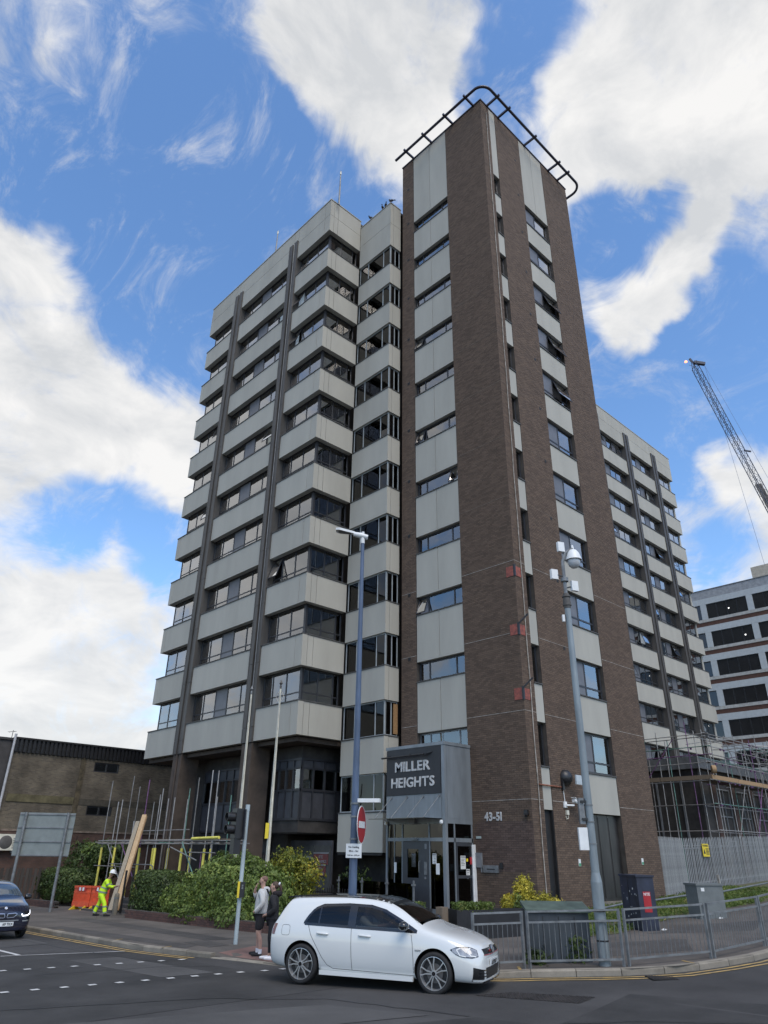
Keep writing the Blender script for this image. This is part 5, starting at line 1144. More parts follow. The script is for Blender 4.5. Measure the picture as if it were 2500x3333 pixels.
# boolean keeps cutter materials by slot: everything whose face centre lies well inside the skin is dark
if len(body.materials) < 2: body.materials.append(M_BLACK)
mi = []
for p in body.polygons:
    h = SK.b.find_nearest(p.center); mi.append(0 if h[3] < .004 else 1)
body.materials.clear(); body.materials.append(M_CARW); body.materials.append(M_BLACK); body.polygons.foreach_set('material_index', mi)
body.polygons.foreach_set('use_smooth', [True] * len(body.polygons)); body.set_sharp_from_angle(angle=math.radians(38)); body.update()
link('body', body, wc, False)
for s in (-1, 1):
    y = s * .9; d = (0, s, .0); d2 = (0, s, .25)
    # black window surround as frame strips, then panes
    loop = [(x, y, interp(D_BOT, x)) for x in lin(-1.285, .985, 12)] + [(x, y, interp(D_TOP, x)) for x in lin(.985, -1.285, 30)] + [(-1.285, y, interp(D_BOT, -1.285))]
    SK.strip(loop, .045, d2, .003, M_CARB, 'window_trim', wc)
    SK.patch(side_rows(lin(-.38, -.22, 6), D_BOT, D_TOP, y), d2, .004, M_CARB, 'door_pillar', wc)
    SK.patch(side_rows(lin(-1.0, -.965, 3), D_BOT, D_TOP, y), d2, .004, M_CARB, 'window_divider', wc)
    SK.patch(side_rows(lin(.74, .97, 8), D_BOT, D_TOP, y), d2, .004, M_CARB, 'mirror_triangle', wc)
    for nm, a, b, mm in (('quarter_window', -1.26, -.995, M_CGLASSD), ('rear_door_window', -.97, -.375, M_CGLASSD), ('front_door_window', -.225, .76, M_CGLASS)):
        SK.patch(side_rows(lin(a, b, 12), D_BOT, D_TOP, y, 8), d2, .0005, mm, nm, wc)
    for pts in ([(-1.20, y, .96), (-1.13, y, .80), (-1.0, y, .62), (-.88, y, .45), (-.78, y, .34), (-.66, y, .285), (.93, y, .265)], [(-.30, y, .95), (-.285, y, .6), (-.27, y, .28)], [(.88, y, .93), (.915, y, .75), (.93, y, .5), (.93, y, .265)]):
        SK.strip(pts, .009, d, .0015, M_SEAM, 'door_seam', wc)
    if s == -1:
        c_ = [(-1.68 + .09 * a, y, .86 + .085 * b) for a, b in [(math.copysign(abs(math.cos(t)) ** .45, math.cos(t)), math.copysign(abs(math.sin(t)) ** .45, math.sin(t))) for t in [2 * math.pi * i / 24 for i in range(25)]]]
        SK.strip(c_, .006, d, .0015, M_SEAM, 'fuel_flap', wc)
    for x in (-.98, -.12):
        p = SK.hit((x, y, .835), d, .022); q = SK.hit((x + .20, y, .828), d, .022); mb = MB(); mb.tube([p + Vector((-.02, -s * .02, 0)), p, (p + q) / 2, q, q + Vector((.02, -s * .02, 0))], [.012, .019, .02, .019, .012], 10); mb.build('door_handle', M_CARW, wc, False, 60)
    # sills, mirror
    mb = MB(); mb.obox((0, s * .84, .215), (.92, 0, 0), (0, .035, 0), (0, 0, .035)); mb.build('sill_trim', M_CARW, wc, False)
    mc_ = Vector((.80, s * 1.0, 1.035)); mb = MB(); mb.lathe([(0, -.12), (.05, -.115), (.085, -.08), (.095, 0), (.08, .07), (.045, .11), (0, .12)], 16, mc_, (0, 1, 0)); 
    for i, v in enumerate(mb.v): mb.v[i] = (mc_.x + (v[0] - mc_.x) * .95, v[1], mc_.z + (v[2] - mc_.z) * .78)
    mb.bar((.80, s * .86, .985), (.80, s * .95, 1.0), .06, .03); mb.build('door_mirror', M_CARB, wc, False, 50)
    mb = MB(); mb.bar((.875, s * .93, 1.0), (.84, s * 1.10, 1.0), .012, .012); mb.build('mirror_indicator', M_ALLOY, wc, False)
    # lamps
    hl_t = [(1.60, .70), (1.74, .745), (1.88, .752), (2.0, .74), (2.10, .705)]; hl_b = [(1.60, .695), (1.70, .62), (1.80, .585), (1.97, .575), (2.10, .60)]
    dh = (.72, s * .70, .10)
    def hrow(n, i, sh=0): 
        r_ = []
        for x in lin(1.605 + sh, 2.10 - sh * .4, n):
            zt, zb = interp(hl_t, x), interp(hl_b, x); r_.append((x + .02, s * (.86 - max(0, x - 1.62) ** 1.6 * .45), zb + (zt - zb) * i))
        return r_
    SK.patch([hrow(12, i) for i in lin(0, 1, 6)], dh, .004, M_CARB, 'headlight', wc)
    hl = SK.patch([hrow(12, i, .035) for i in lin(.10, .90, 6)], dh, .007, M_LAMPG, 'headlight_lens', wc)
    for x0 in (1.74, 1.92):
        pts = [(x0 + .07, s * (.86 - max(0, x0 - 1.55) ** 1.6 * .45), .725), (x0, s * (.86 - max(0, x0 - 1.62) ** 1.6 * .45), .70), (x0 + .04, s * (.86 - max(0, x0 - 1.58) ** 1.6 * .45), .615), (x0 + .14, s * (.86 - max(0, x0 - 1.48) ** 1.6 * .45), .60)]
        SK.strip(pts, .016, dh, .009, M_WHITEM, 'lamp_strip', wc)
    dr = (-.75, s * .66, 0)
    SK.patch([[(-1.90 - .13 * t, s * .80, z) for t in lin(0, 1, 6)] for z in lin(.775, .955, 5)], dr, .006, M_TAIL, 'tail_light', wc)
    # bumper side vents with fins
    df = (.80, s * .60, 0)
    rows = [[(2.02 + .12 * t, s * (.80 - .24 * t), z0 + (z1 - z0) * u) for t in lin(0, 1, 6) for z0, z1 in [(.235 + .0 * t, .445 - .05 * t)]] for u in lin(0, 1, 6)]
    SK.patch(rows, df, .004, M_BLACKM, 'bumper_vent', wc)
    for z in (.40, .355, .31):
        SK.strip([(2.08, s * .72, z), (2.16, s * .50, z - .012)], .014, df, .016, M_CARB, 'vent_fin', wc)
    SK.strip([(2.03, s * .79, .255), (2.16, s * .50, .235)], .03, df, .014, M_CARW, 'vent_blade', wc)
# glass front and back, roof
SK.patch([[(x, (.545 + .125 * (x - .40) / .66) * t, 1.2) for t in lin(-1, 1, 14)] for x in lin(.40, 1.06, 12)], (.55, 0, .83), .001, M_CGLASSD, 'windscreen', wc)
SK.patch([[(x, .575 * t, 1.4) for t in lin(-1, 1, 14)] for x in lin(-1.76, .40, 20)], (0, 0, 1), .003, M_CARB, 'roof_panel', wc)
SK.patch([[(-1.9, (.60 + .05 * u) * t, 1.36 - .36 * u) for t in lin(-1, 1, 10)] for u in lin(0, 1, 8)], (-1, 0, .35), .004, M_CARB, 'rear_window', wc)
mb = MB(); mb.prism([(-.60, 0), (.60, 0), (.56, .16), (-.56, .16)], (-1.66, 0, 1.40), (0, 1, 0), (-1, 0, -.12), (0, 0, .03)); mb.build('roof_spoiler', M_CARB, wc, False)
dx = (1, 0, 0)
SK.patch([[(2.1, .50 * t, z0) for t in lin(-1, 1, 16)] for z0 in lin(.612, .695, 4)], dx, .004, M_CARB, 'grille', wc)
SK.strip([(2.1, .52, .606), (2.15, 0, .600), (2.1, -.52, .606)], .010, dx, .008, M_SIGNR, 'red_trim', wc)
roundel(wc, SK.hit((2.1, 0, .66), dx, .02), (1, 0, .25), .068)
put_text('badge_lettering', 'GTI', SK.hit((2.1, -.24, .635), dx, .012), (0, 1, 0), (0, 0, 1), .05, M_SIGNR, wc, .003, 'LEFT', .001, 1, 1, False)
def hexgrille(y0, y1, z0, z1, nm):
    g_ = SK.patch([[(2.1, y0 + (y1 - y0) * t * (1 - .14 * (1 - u)) + (y1 + y0) / 2 * 0, z0 + (z1 - z0) * u) for t in lin(0, 1, 14)] for u in lin(0, 1, 6)], dx, .003, M_BLACKM, nm, wc)
hexgrille(-.47, .47, .255, .415, 'lower_grille')
for i in range(5): SK.strip([(2.1, .44, .275 + .03 * i), (2.15, 0, .275 + .03 * i), (2.1, -.44, .275 + .03 * i)], .006, dx, .008, M_FRAME, 'grille_bar', wc)
SK.strip([(2.1, .62, .222), (2.17, 0, .215), (2.1, -.62, .222)], .022, dx, .02, M_CARB, 'splitter', wc)
pz = SK.hit((2.1, 0, .475), dx, .014); mb = MB(); mb.obox(pz, (0, .26, 0), (.010, 0, .056), (.006, 0, 0)); npl = mb.build('number_plate', M_SIGNW, wc, False)
put_text('plate_lettering', 'LL19 LJO', pz + Vector((.010, 0, -.034)), (0, 1, 0), (.17, 0, 1), .098, M_INK, npl, .002, 'CENTER', .002, .92, 1, False)
for nm_, x_, s_ in (('f', 1.315, -1), ('f', 1.315, 1), ('r', -1.315, -1), ('r', -1.315, 1)): wheel(nm_, wc, x_, s_ * .775, .325, s_)
mb = MB()
for s in (-1, 1):
    mb.prism([(-.25, 0), (.25, 0), (.22, .60), (.10, .68), (.10, .82), (-.10, .82), (-.10, .68), (-.22, .60)], (-.22, s * .38, .55), (0, 1, 0), (-.24, 0, 1), (.10, 0, 0)); mb.obox((.02, s * .38, .55), (.26, 0, 0), (0, .25, 0), (0, 0, .08))
mb.obox((-1.05, 0, .82), (.07, 0, 0), (0, .62, 0), (0, 0, .30)); mb.build('seat', M_FRAME, wc, False)
mb = MB(); mb.obox((.78, 0, .86), (.14, 0, 0), (0, .70, 0), (0, 0, .08)); mb.build('dashboard', M_FRAME, wc, False)
mb = MB(); ring = [(.50 + .06 * math.cos(t), -.38 + .18 * math.sin(t), .93 + .17 * math.cos(t)) for t in [2 * math.pi * i / 16 for i in range(17)]]; mb.tube(ring, .016, 6); mb.build('steering_wheel', M_BLACKM, wc, False, 60)
fp = SK.hit((1.02, -.9, .66), (0, -1, 0), .006); mb = MB(); mb.obox(fp, (.055, 0, 0), (0, .004, 0), (0, 0, .010)); mb.build('side_badge', M_ALLOY, wc, False)
# ---------------- dark blue car at the left edge
B_ST = [
 (-2.0, .35, (.62, .40), (.72, .65), (.72, .90), (.68, 1.05), (.55, 1.15), 1.20),
 (-1.9, .26, (.80, .32), (.86, .68), (.83, .98), (.74, 1.25), (.62, 1.40), 1.44),
 (-1.3, .22, (.86, .28), (.888, .68), (.86, 1.0), (.74, 1.40), (.63, 1.53), 1.56),
 (-.4, .22, (.86, .27), (.888, .66), (.86, .99), (.745, 1.43), (.64, 1.56), 1.59),
 (.35, .22, (.86, .27), (.888, .66), (.86, .99), (.75, 1.38), (.64, 1.52), 1.56),
 (.80, .22, (.86, .27), (.888, .66), (.86, .985), (.78, 1.17), (.68, 1.28), 1.32),
 (1.15, .22, (.86, .27), (.885, .66), (.855, .97), (.80, 1.03), (.66, 1.07), 1.10),
 (1.50, .22, (.85, .27), (.875, .64), (.83, .90), (.76, .96), (.55, 1.0), 1.02),
 (1.78, .22, (.81, .27), (.83, .58), (.78, .80), (.70, .87), (.48, .91), .93),
 (1.93, .23, (.72, .28), (.75, .52), (.69, .70), (.60, .77), (.40, .81), .83),
 (2.0, .26, (.55, .30), (.60, .48), (.55, .60), (.46, .66), (.3, .70), .71)]
bcx, bcy = -13.93, 11.85
bc = thing('car', 'dark navy electric hatchback with lit running light entering at the left edge', 'car', (bcx, bcy, GZ(bcx, bcy - 1)), math.radians(-90))
f2 = loft_car(B_ST); S2 = Skin(f2); f2.materials.clear(); f2.materials.append(M_CARN); f2.materials.append(M_BLACK)
b2 = boolean(f2, [cyl_mesh((x, .35), .385, s * .5, s * 1.2, M_BLACK) for x in (-1.285, 1.285) for s in (-1, 1)])
mi = [0 if S2.b.find_nearest(p.center)[3] < .004 else 1 for p in b2.polygons]
b2.materials.clear(); b2.materials.append(M_CARN); b2.materials.append(M_BLACK); b2.polygons.foreach_set('material_index', mi); b2.polygons.foreach_set('use_smooth', [True] * len(b2.polygons)); b2.set_sharp_from_angle(angle=math.radians(38)); b2.update()
link('body', b2, bc, False)
M_OPGLASS = mat('glass_reflective', (.05, .07, .09), .05, var=.05, coat=1)
S2.patch([[(x, (.60 + .12 * (x - .42) / .7) * t, 1.3) for t in lin(-1, 1, 14)] for x in lin(.42, 1.12, 12)], (.6, 0, .8), .003, M_OPGLASS, 'windscreen', bc)
S2.patch([[(x, .62 * t, .9) for t in lin(-1, 1, 12)] for x in lin(1.18, 1.72, 8)], (.2, 0, 1), .003, mat('bonnet_gloss', (.02, .024, .045), .12, coat=1), 'bonnet', bc)
for s in (-1, 1):
    S2.patch([[(x, s * .9, 1.04 + (max(1.05, interp([(-1.2, 1.32), (-.4, 1.42), (.3, 1.37), (.75, 1.12), (.9, 1.06)], x)) - 1.04) * u) for x in lin(-1.2, .85, 16)] for u in lin(0, 1, 6)], (0, s, .25), .003, M_OPGLASS, 'side_window', bc)
    mb = MB(); mb.lathe([(0, -.11), (.07, -.09), (.09, 0), (.06, .09), (0, .11)], 12, (.72, s * 1.0, 1.10), (0, 1, 0)); mb.bar((.70, s * .84, 1.06), (.72, s * .95, 1.07), .05, .03); mb.build('door_mirror', M_CARB, bc, False, 50)
    kg = [(.03, .63), (.05, .715), (.28, .725), (.33, .70), (.24, .62), (.06, .61), (.03, .63)]
    S2.patch([[(1.9, s * (.05 + .25 * t), .625 + .09 * u) for t in lin(0, 1, 6)] for u in lin(0, 1, 4)], dx, .003, M_BLACKM, 'kidney_grille', bc)
    S2.strip([(1.9, s * a, b) for a, b in kg], .018, dx, .010, mat('chrome_blue', (.38, .42, .52), .2, metal=.5), 'kidney_ring', bc)
    S2.patch([[(1.86 - .13 * t, s * (.40 + .30 * t), .64 + .11 * u + .03 * t) for t in lin(0, 1, 6)] for u in lin(0, 1, 4)], (.8, s * .6, 0), .004, M_CARB, 'headlight', bc)
    S2.strip([(1.88, s * .40, .70), (1.87, s * .42, .645), (1.82, s * .56, .65), (1.76, s * .68, .70), (1.72, s * .72, .79)], .028, (.8, s * .6, 0), .012, M_DRL, 'running_light', bc)
    S2.strip([(1.9, s * .46, .505), (1.86, s * .66, .515)], .028, (.8, s * .6, 0), .008, M_ALLOY, 'fog_strip', bc)
    wheel('w', bc, 1.285, s * .77, .35, s, .16); wheel('w', bc, -1.285, s * .77, .35, s, .17)
S2.strip([(1.9, -.40, .535), (1.99, 0, .53), (1.9, .40, .535)], .03, dx, .006, M_FRAMEG, 'bumper_trim', bc)
rc_ = S2.hit((1.8, 0, .80), (.8, 0, .6), .008); mb = MB(); mb.lathe([(0, .008), (.04, .006), (.046, -.01)], 20, rc_, (.8, 0, .6)); rb = mb.build('badge', M_SIGNW, bc, False, 50)
mb = MB()
for q in (0, 2): mb.prism([(0, 0)] + [(.027 * math.cos(math.pi / 2 * q + t), .027 * math.sin(math.pi / 2 * q + t)) for t in lin(0, math.pi / 2, 6)], rc_ + Vector((.0065, 0, .0049)), (0, 1, 0), (-.6, 0, .8), (.0016, 0, .0012))
mb.build('badge_mark', mat('badge_blue', (.08, .2, .55), .3), rb, False)
pz = S2.hit((1.9, 0, .44), dx, .012); mb = MB(); mb.obox(pz, (0, .26, 0), (0, 0, .056), (.006, 0, 0)); npl = mb.build('number_plate', M_SIGNW, bc, False)
put_text('plate_lettering', '69 TKX', pz + Vector((.010, .24, -.034)), (0, 1, 0), (0, 0, 1), .098, M_INK, npl, .002, 'RIGHT', .002, .92, 1, False)
# ------------------------------------------------------------------ people
M_SKIN = mat('skin', (0.42, 0.25, 0.19), 0.55, var=0.08, vs=9)
M_SKIND = mat('skin_brown', (0.22, 0.12, 0.085), 0.55, var=0.08, vs=9)
M_HAIRB = mat('hair_brown', (0.07, 0.042, 0.028), 0.7, var=0.3, vs=30)
M_BEARD = mat('beard', (0.10, 0.045, 0.03), 0.8, var=0.3, vs=40)
M_HOOD = mat('hoodie_grey', (0.50, 0.50, 0.49), 0.9, var=0.10, vs=9, bump=.4, bs=14)
M_CLOTHK = mat('cloth_black', (0.014, 0.014, 0.017), 0.85, var=0.25, vs=9, bump=.4, bs=16)
M_HIVIS = mat('hivis_yellow', (0.55, 0.82, 0.02), 0.7, var=0.08, vs=6, bump=.5, bs=12)
M_BAND = mat('reflective_band', (0.22, 0.25, 0.22), 0.5, var=0.1)
M_TRAIN = mat('trainer_white', (0.62, 0.62, 0.65), 0.7, var=0.06)
def skinned(chains, sub=2):
    """chains: lists of (x, y, z, r); equal points join"""
    idx = {}; V = []; Rr = []; E = set()
    for ch in chains:
        prev = None
        for (x, y, z, r) in ch:
            k = (round(x, 4), round(y, 4), round(z, 4))
            if k not in idx: idx[k] = len(V); V.append((x, y, z)); Rr.append(r)
            i = idx[k]
            if prev is not None and prev != i: E.add((min(prev, i), max(prev, i)))
            prev = i
    me = bpy.data.meshes.new('sk'); me.from_pydata(V, list(E), []); o = temp(me); m = o.modifiers.new('k', 'SKIN'); m.use_smooth_shade = True
    for i, sv_ in enumerate(me.skin_vertices[0].data): r = Rr[i]; sv_.radius = r if isinstance(r, tuple) else (r, r); sv_.use_root = (i == 0)
    s = o.modifiers.new('s', 'SUBSURF'); s.levels = sub; s.render_levels = sub
    r = baked(o); bpy.data.meshes.remove(me)
    r.polygons.foreach_set('use_smooth', [True] * len(r.polygons)); return r
def put(name, me, m, par):
    me.materials.clear(); me.materials.append(m); me.name = name; return link(name, me, par, False)
def ellipsoid(c, r, n=12, clip=None):
    mb = MB(); prof = [(math.sin(math.pi * i / n), -math.cos(math.pi * i / n)) for i in range(n + 1)]
    mb.lathe(prof, n * 2, (0, 0, 0), (0, 0, 1)); mb.v = [(c[0] + x * r[0], c[1] + y * r[1], c[2] + z * r[2]) for x, y, z in mb.v]; return mb
def hand_chain(w, d, side, up=(0, 0, 1)):
    """palm, four unequal bent fingers and a thumb; w wrist, d direction"""
    w = Vector(w); d = Vector(d).normalized(); a = d.cross(Vector(up)).normalized(); n = a.cross(d); ch = []
    pc = w + d * .055; ch.append([(*w, .026), (*pc, .030)])
    for i, l in enumerate((.062, .074, .070, .054)):
        b = pc + a * (.027 - .018 * i) + d * .022; m_ = b + d * l * .5 + n * -.006; t = m_ + d * l * .38 - n * .022
        ch.append([(*pc, .030), (*b, .0095), (*m_, .0085), (*t, .007)])
    b = w + d * .03 + a * side * .03; ch.append([(*w, .026), (*b, .011), (*(b + d * .03 + a * side * .014), .009), (*(b + d * .055 + a * side * .008), .0075)])
    return ch
def face_bits(par, hx, hy, hz, skin, fwd=(0, 1)):
    """nose, eyes, brows, mouth and ears on a head centred at (hx, hy, hz)"""
    f = Vector((fwd[0], fwd[1], 0)).normalized(); r = Vector((f.y, -f.x, 0)); c = Vector((hx, hy, hz))
    mb = MB(); n0 = c + f * .098; mb.add([n0 + Vector((0, 0, .015)) - f * .012, n0 - r * .017 + Vector((0, 0, -.035)) - f * .006, n0 + r * .017 + Vector((0, 0, -.035)) - f * .006, n0 + f * .022 + Vector((0, 0, -.028))], [(0, 1, 3), (0, 3, 2), (1, 2, 3), (0, 2, 1)]); put('nose', _mesh('n', mb.v, mb.f, [skin], None, 0), skin, par)
    for s in (-1, 1):
        e = c + f * .086 + r * s * .032 + Vector((0, 0, .012)); put('eye', _mesh('e', *(lambda q: (q.v, q.f))(ellipsoid(e, (.013, .013, .008), 6)), [M_INK], None, 0), M_INK, par)
        e = c - f * .005 + r * s * .082 + Vector((0, 0, -.005)); q = ellipsoid(e, (.016, .022, .034), 6); put('ear', _mesh('ear', q.v, q.f, [skin], None, 0), skin, par)
    q = ellipsoid(c + f * .086 + Vector((0, 0, -.058)), (.024, .012, .007), 6); put('mouth', _mesh('m', q.v, q.f, [M_BEARD], None, 0), mat('lip', (.26, .11, .09), .5) if 'lip' not in MAT else MAT['lip'], par)
def head_chain(nx, ny, nz, h=1.0, fy=.015):
    return [(nx, ny, nz, .062 * h), (nx, ny + fy, nz + .050 * h, .060 * h), (nx, ny + fy + .012, nz + .115 * h, (.078 * h, .088 * h)), (nx, ny + fy + .004, nz + .19 * h, (.082 * h, .096 * h)), (nx, ny + fy - .004, nz + .25 * h, .060 * h)]
def shoe(par, x, y, z, yaw, m, L_=.28):
    c, s = math.cos(yaw), math.sin(yaw); pr = [(-.075, .045, .045), (-.03, .05, .075), (.06, .05, .055), (.15, .048, .038), (.205, .03, .028)]
    me = skinned([[(x + (-s) * a, y + c * a, z + .045, .05 if i < 2 else .045 - .008 * (i - 2)) for i, (a, _, _) in enumerate(pr)]], 2)
    for v in me.vertices: v.co.z = max(v.co.z, z + .004)
    put('shoe', me, m, par)
def person(label, loc, rot, group=None):
    return thing('person', label, 'person', loc, rot, group)
# man in grey hoodie and black shorts, hand to his mouth
px_, py_ = -10.72, .93
p1 = person('bearded man in pale grey hoodie and black shorts holding a hand to his mouth', (px_, py_, ground(px_, py_)), math.radians(134 - 90))
legs = []
for s, ky, ax, ay in ((-1, .03, -.10, -.03), (1, .05, .11, .07)):
    legs.append([(0, 0, .96, .12), (s * .09, 0, .86, .10), (s * .10, ky, .50, .064), (ax * 1, ay - .015, .34, .058), (ax, ay - .02, .10, .040), (ax, ay + .02, .05, .038)])
torso = [(0, 0, .96, .12), (0, .015, 1.12, (.125, .11)), (0, .005, 1.32, (.15, .115)), (0, -.02, 1.46, .09), (0, .0, 1.50, .062)]
armL = [(0, .005, 1.32, (.15, .115)), (-.19, -.01, 1.42, .070), (-.27, -.07, 1.16, .053), (-.24, .10, .99, .042), (-.21, .17, .96, .030)]
armR = [(0, .005, 1.32, (.15, .115)), (.19, .0, 1.42, .070), (.23, .17, 1.20, .053), (.10, .24, 1.40, .042), (.055, .205, 1.485, .028)]
hd1 = [(0, .0, 1.50, .062)] + head_chain(0, .0, 1.50)[1:]
put('body', skinned(legs + [torso, armL, armR, hd1] + hand_chain((.055, .205, 1.485), (-.35, -.25, .8), 1, (0, 1, 0))), M_SKIN, p1)
face_bits(p1, 0, .018, 1.665, M_SKIN)
put('hoodie', skinned([[(0, .005, .86, (.19, .17)), (0, .015, 1.0, (.20, .185)), (0, .02, 1.15, (.195, .175)), (0, .005, 1.33, (.205, .165)), (0, -.02, 1.46, .105)],
     [(0, .005, 1.33, (.205, .165)), (-.20, -.01, 1.415, .088), (-.245, -.05, 1.28, .080), (-.285, -.075, 1.15, .072), (-.25, .09, .99, .062), (-.235, .125, .975, .05)],
     [(0, .005, 1.33, (.205, .165)), (.20, .0, 1.415, .088), (.225, .10, 1.29, .078), (.235, .17, 1.19, .070), (.14, .23, 1.35, .058), (.10, .24, 1.40, .05)]]), M_HOOD, p1)
put('hood', skinned([[(-.09, -.02, 1.50, .05), (-.06, -.10, 1.47, .065), (0, -.13, 1.44, .075), (.06, -.10, 1.47, .065), (.09, -.02, 1.50, .05)]]), M_HOOD, p1)
put('shorts', skinned([[(0, 0, .97, (.165, .15)), (-.095, .005, .84, .118), (-.105, .02, .68, .105), (-.108, .03, .54, .098)], [(0, 0, .97, (.165, .15)), (.095, .005, .84, .118), (.108, .03, .68, .105), (.112, .045, .54, .098)]]), M_CLOTHK, p1)
for s, ax, ay in ((-1, -.10, -.03), (1, .11, .07)):
    q = MB(); q.tube([(ax, ay - .02, .16), (ax, ay - .02, .06)], .050, 10); q.build('sock', M_TRAIN, p1, False, 60); shoe(p1, ax, ay, 0, .12 * -s, M_CLOTHK)
q = ellipsoid((0, .065, 1.603), (.062, .050, .055), 8); put('beard', _mesh('b', q.v, q.f, [M_BEARD], None, 0), M_BEARD, p1)
q = ellipsoid((0, -.015, 1.70), (.082, .092, .075), 8); put('hair', _mesh('h', q.v, q.f, [M_HAIRB], None, 0), mat('hair_cropped', (.20, .115, .085), .8, var=.25, vs=30), p1)
q = MB(); q.tube([(-.12, -.13, 1.47), (-.02, -.19, 1.30), (.12, -.17, 1.08), (.17, -.1, 1.0)], .016, 6); q.tube([(-.12, -.13, 1.47), (-.10, .1, 1.44), (.05, .19, 1.25), (.17, .14, 1.0)], .016, 6); q.build('bag_strap', M_CLOTHK, p1, False)
# woman in black coat
wx_, wy_ = -10.95, .12
p2_ = person('woman with brown ponytail in black fur-collared coat, black leggings and white trainers', (wx_, wy_, ground(wx_, wy_)), math.radians(140 - 90))
legs = [[(0, 0, .90, .125), (s * .085, 0, .80, .085), (s * .085, .02 + .02 * s, .46, .052), (s * .085, -.03 + .05 * s, .28, .047), (s * .085, -.03 + .06 * s, .09, .032), (s * .085, .0 + .06 * s, .045, .034)] for s in (-1, 1)]
torso = [(0, 0, .90, .125), (0, .01, 1.05, .115), (0, .005, 1.24, (.145, .12)), (0, -.015, 1.36, .07), (0, .0, 1.40, .05)]
arms = [[(0, .005, 1.24, (.145, .12)), (s * .155, 0, 1.32, .052), (s * .21, -.05, 1.08, .042), (s * .15, .12, .96, .034), (s * .09, .16, .95, .026)] for s in (-1, 1)]
put('body', skinned(legs + [torso] + arms + [[(0, .0, 1.40, .05)] + head_chain(0, .0, 1.40, .95)[1:]] + hand_chain((-.09, .16, .95), (.7, .5, -.2), 1) + hand_chain((.09, .16, .95), (-.7, .5, -.2), 1)), M_SKIN, p2_)
face_bits(p2_, 0, .018, 1.555, M_SKIN)
put('coat', skinned([[(0, .0, .74, (.185, .165)), (0, .005, .88, (.19, .175)), (0, .01, 1.05, (.165, .155)), (0, .0, 1.24, (.185, .155)), (0, -.02, 1.37, .10)]] + [[(0, .0, 1.24, (.185, .155)), (s * .17, 0, 1.315, .085), (s * .215, -.03, 1.2, .08), (s * .235, -.055, 1.07, .074), (s * .19, .08, .97, .064), (s * .15, .12, .96, .052)] for s in (-1, 1)]), M_CLOTHK, p2_)
put('fur_collar', skinned([[(-.10, .05, 1.41, .045), (-.125, -.05, 1.42, .06), (-.06, -.15, 1.40, .075), (.06, -.15, 1.40, .075), (.125, -.05, 1.42, .06), (.10, .05, 1.41, .045)]], 1), mat('fur_black', (.020, .016, .018), 1, var=.4, vs=40, bump=1, bs=45), p2_)
put('leggings', skinned([[(0, 0, .88, (.13, .12)), (s * .085, 0, .78, .09), (s * .085, .02 + .02 * s, .46, .057), (s * .085, -.03 + .05 * s, .28, .051), (s * .085, -.03 + .06 * s, .11, .038)] for s in (-1, 1)]), M_CLOTHK, p2_)
for s in (-1, 1): shoe(p2_, s * .085, -.03 + .06 * s + .03, 0, 0, M_TRAIN, .24)
q = ellipsoid((0, -.018, 1.585), (.084, .096, .088), 8); put('hair', _mesh('h', q.v, q.f, [M_HAIRB], None, 0), M_HAIRB, p2_)
put('ponytail', skinned([[(0, -.09, 1.615, .035), (0, -.135, 1.585, .04), (0, -.16, 1.51, .038), (0, -.165, 1.43, .022)]]), M_HAIRB, p2_)
q = MB(); q.tube([(0, -.09, 1.62), (0, -.125, 1.605)], .045, 10); q.build('scrunchie', M_TRAIN, p2_, False, 60)
q = MB(); q.obox((-.263, -.05, 1.17), (.004, 0, 0), (0, .014, 0), (0, 0, .045)); q.build('sleeve_label', M_TRAIN, p2_, False)
# site worker in yellow pushing the boards
kx_, ky_ = -8.06, 16.35
p3_ = person('site worker in yellow hi-vis jacket and trousers with white helmet leaning on the boards', (kx_, ky_, ground(kx_, ky_)), math.radians(-38 - 90))
ft = {-1: (-.14, -.24), 1: (.14, .26)}
legs = [[(0, -.02, .88, .115), (s * .10, -.02, .80, .10), (s * .12, ft[s][1] * .55 + .04, .46, .062), (s * .13, ft[s][1], .10, .042), (s * .13, ft[s][1] + .03, .05, .04)] for s in (-1, 1)]
torso = [(0, -.02, .88, .115), (0, .06, 1.06, .11), (0, .13, 1.24, (.14, .105)), (0, .17, 1.37, .08), (0, .19, 1.41, .058)]
arms = [[(0, .13, 1.24, (.14, .105)), (s * .18, .14, 1.32, .06), (s * .21, .26, 1.06 if s < 0 else 1.1, .048), (s * .13, .46, 1.08, .038), (s * .11, .52, 1.10, .028)] for s in (-1, 1)]
put('body', skinned(legs + [torso] + arms + [[(0, .19, 1.41, .058)] + [(a, b + .022 * i, c, r) for i, (a, b, c, r) in enumerate(head_chain(0, .19, 1.41, .96)[1:], 1)]] + hand_chain((-.11, .52, 1.10), (.2, .9, .25), 1) + hand_chain((.11, .52, 1.10), (-.2, .9, .25), -1)), M_SKIND, p3_)
face_bits(p3_, 0, .285, 1.56, M_SKIND)
put('jacket', skinned([[(0, -.03, .72, (.20, .19)), (0, .0, .90, (.20, .19)), (0, .06, 1.06, (.185, .165)), (0, .13, 1.24, (.20, .155)), (0, .17, 1.36, .09)]] + [[(0, .13, 1.24, (.20, .155)), (s * .19, .14, 1.315, .082), (s * .205, .20, 1.19, .076), (s * .215, .26, 1.07 if s < 0 else 1.11, .07), (s * .15, .41, 1.08, .058), (s * .135, .455, 1.085, .05)] for s in (-1, 1)]), M_HIVIS, p3_)
put('trousers', skinned([[(0, -.02, .88, (.15, .14)), (s * .10, -.01, .76, .115), (s * .12, ft[s][1] * .55 + .04, .46, .088), (s * .13, ft[s][1] * .85, .24, .088), (s * .13, ft[s][1], .07, .088)] for s in (-1, 1)]), M_HIVIS, p3_)
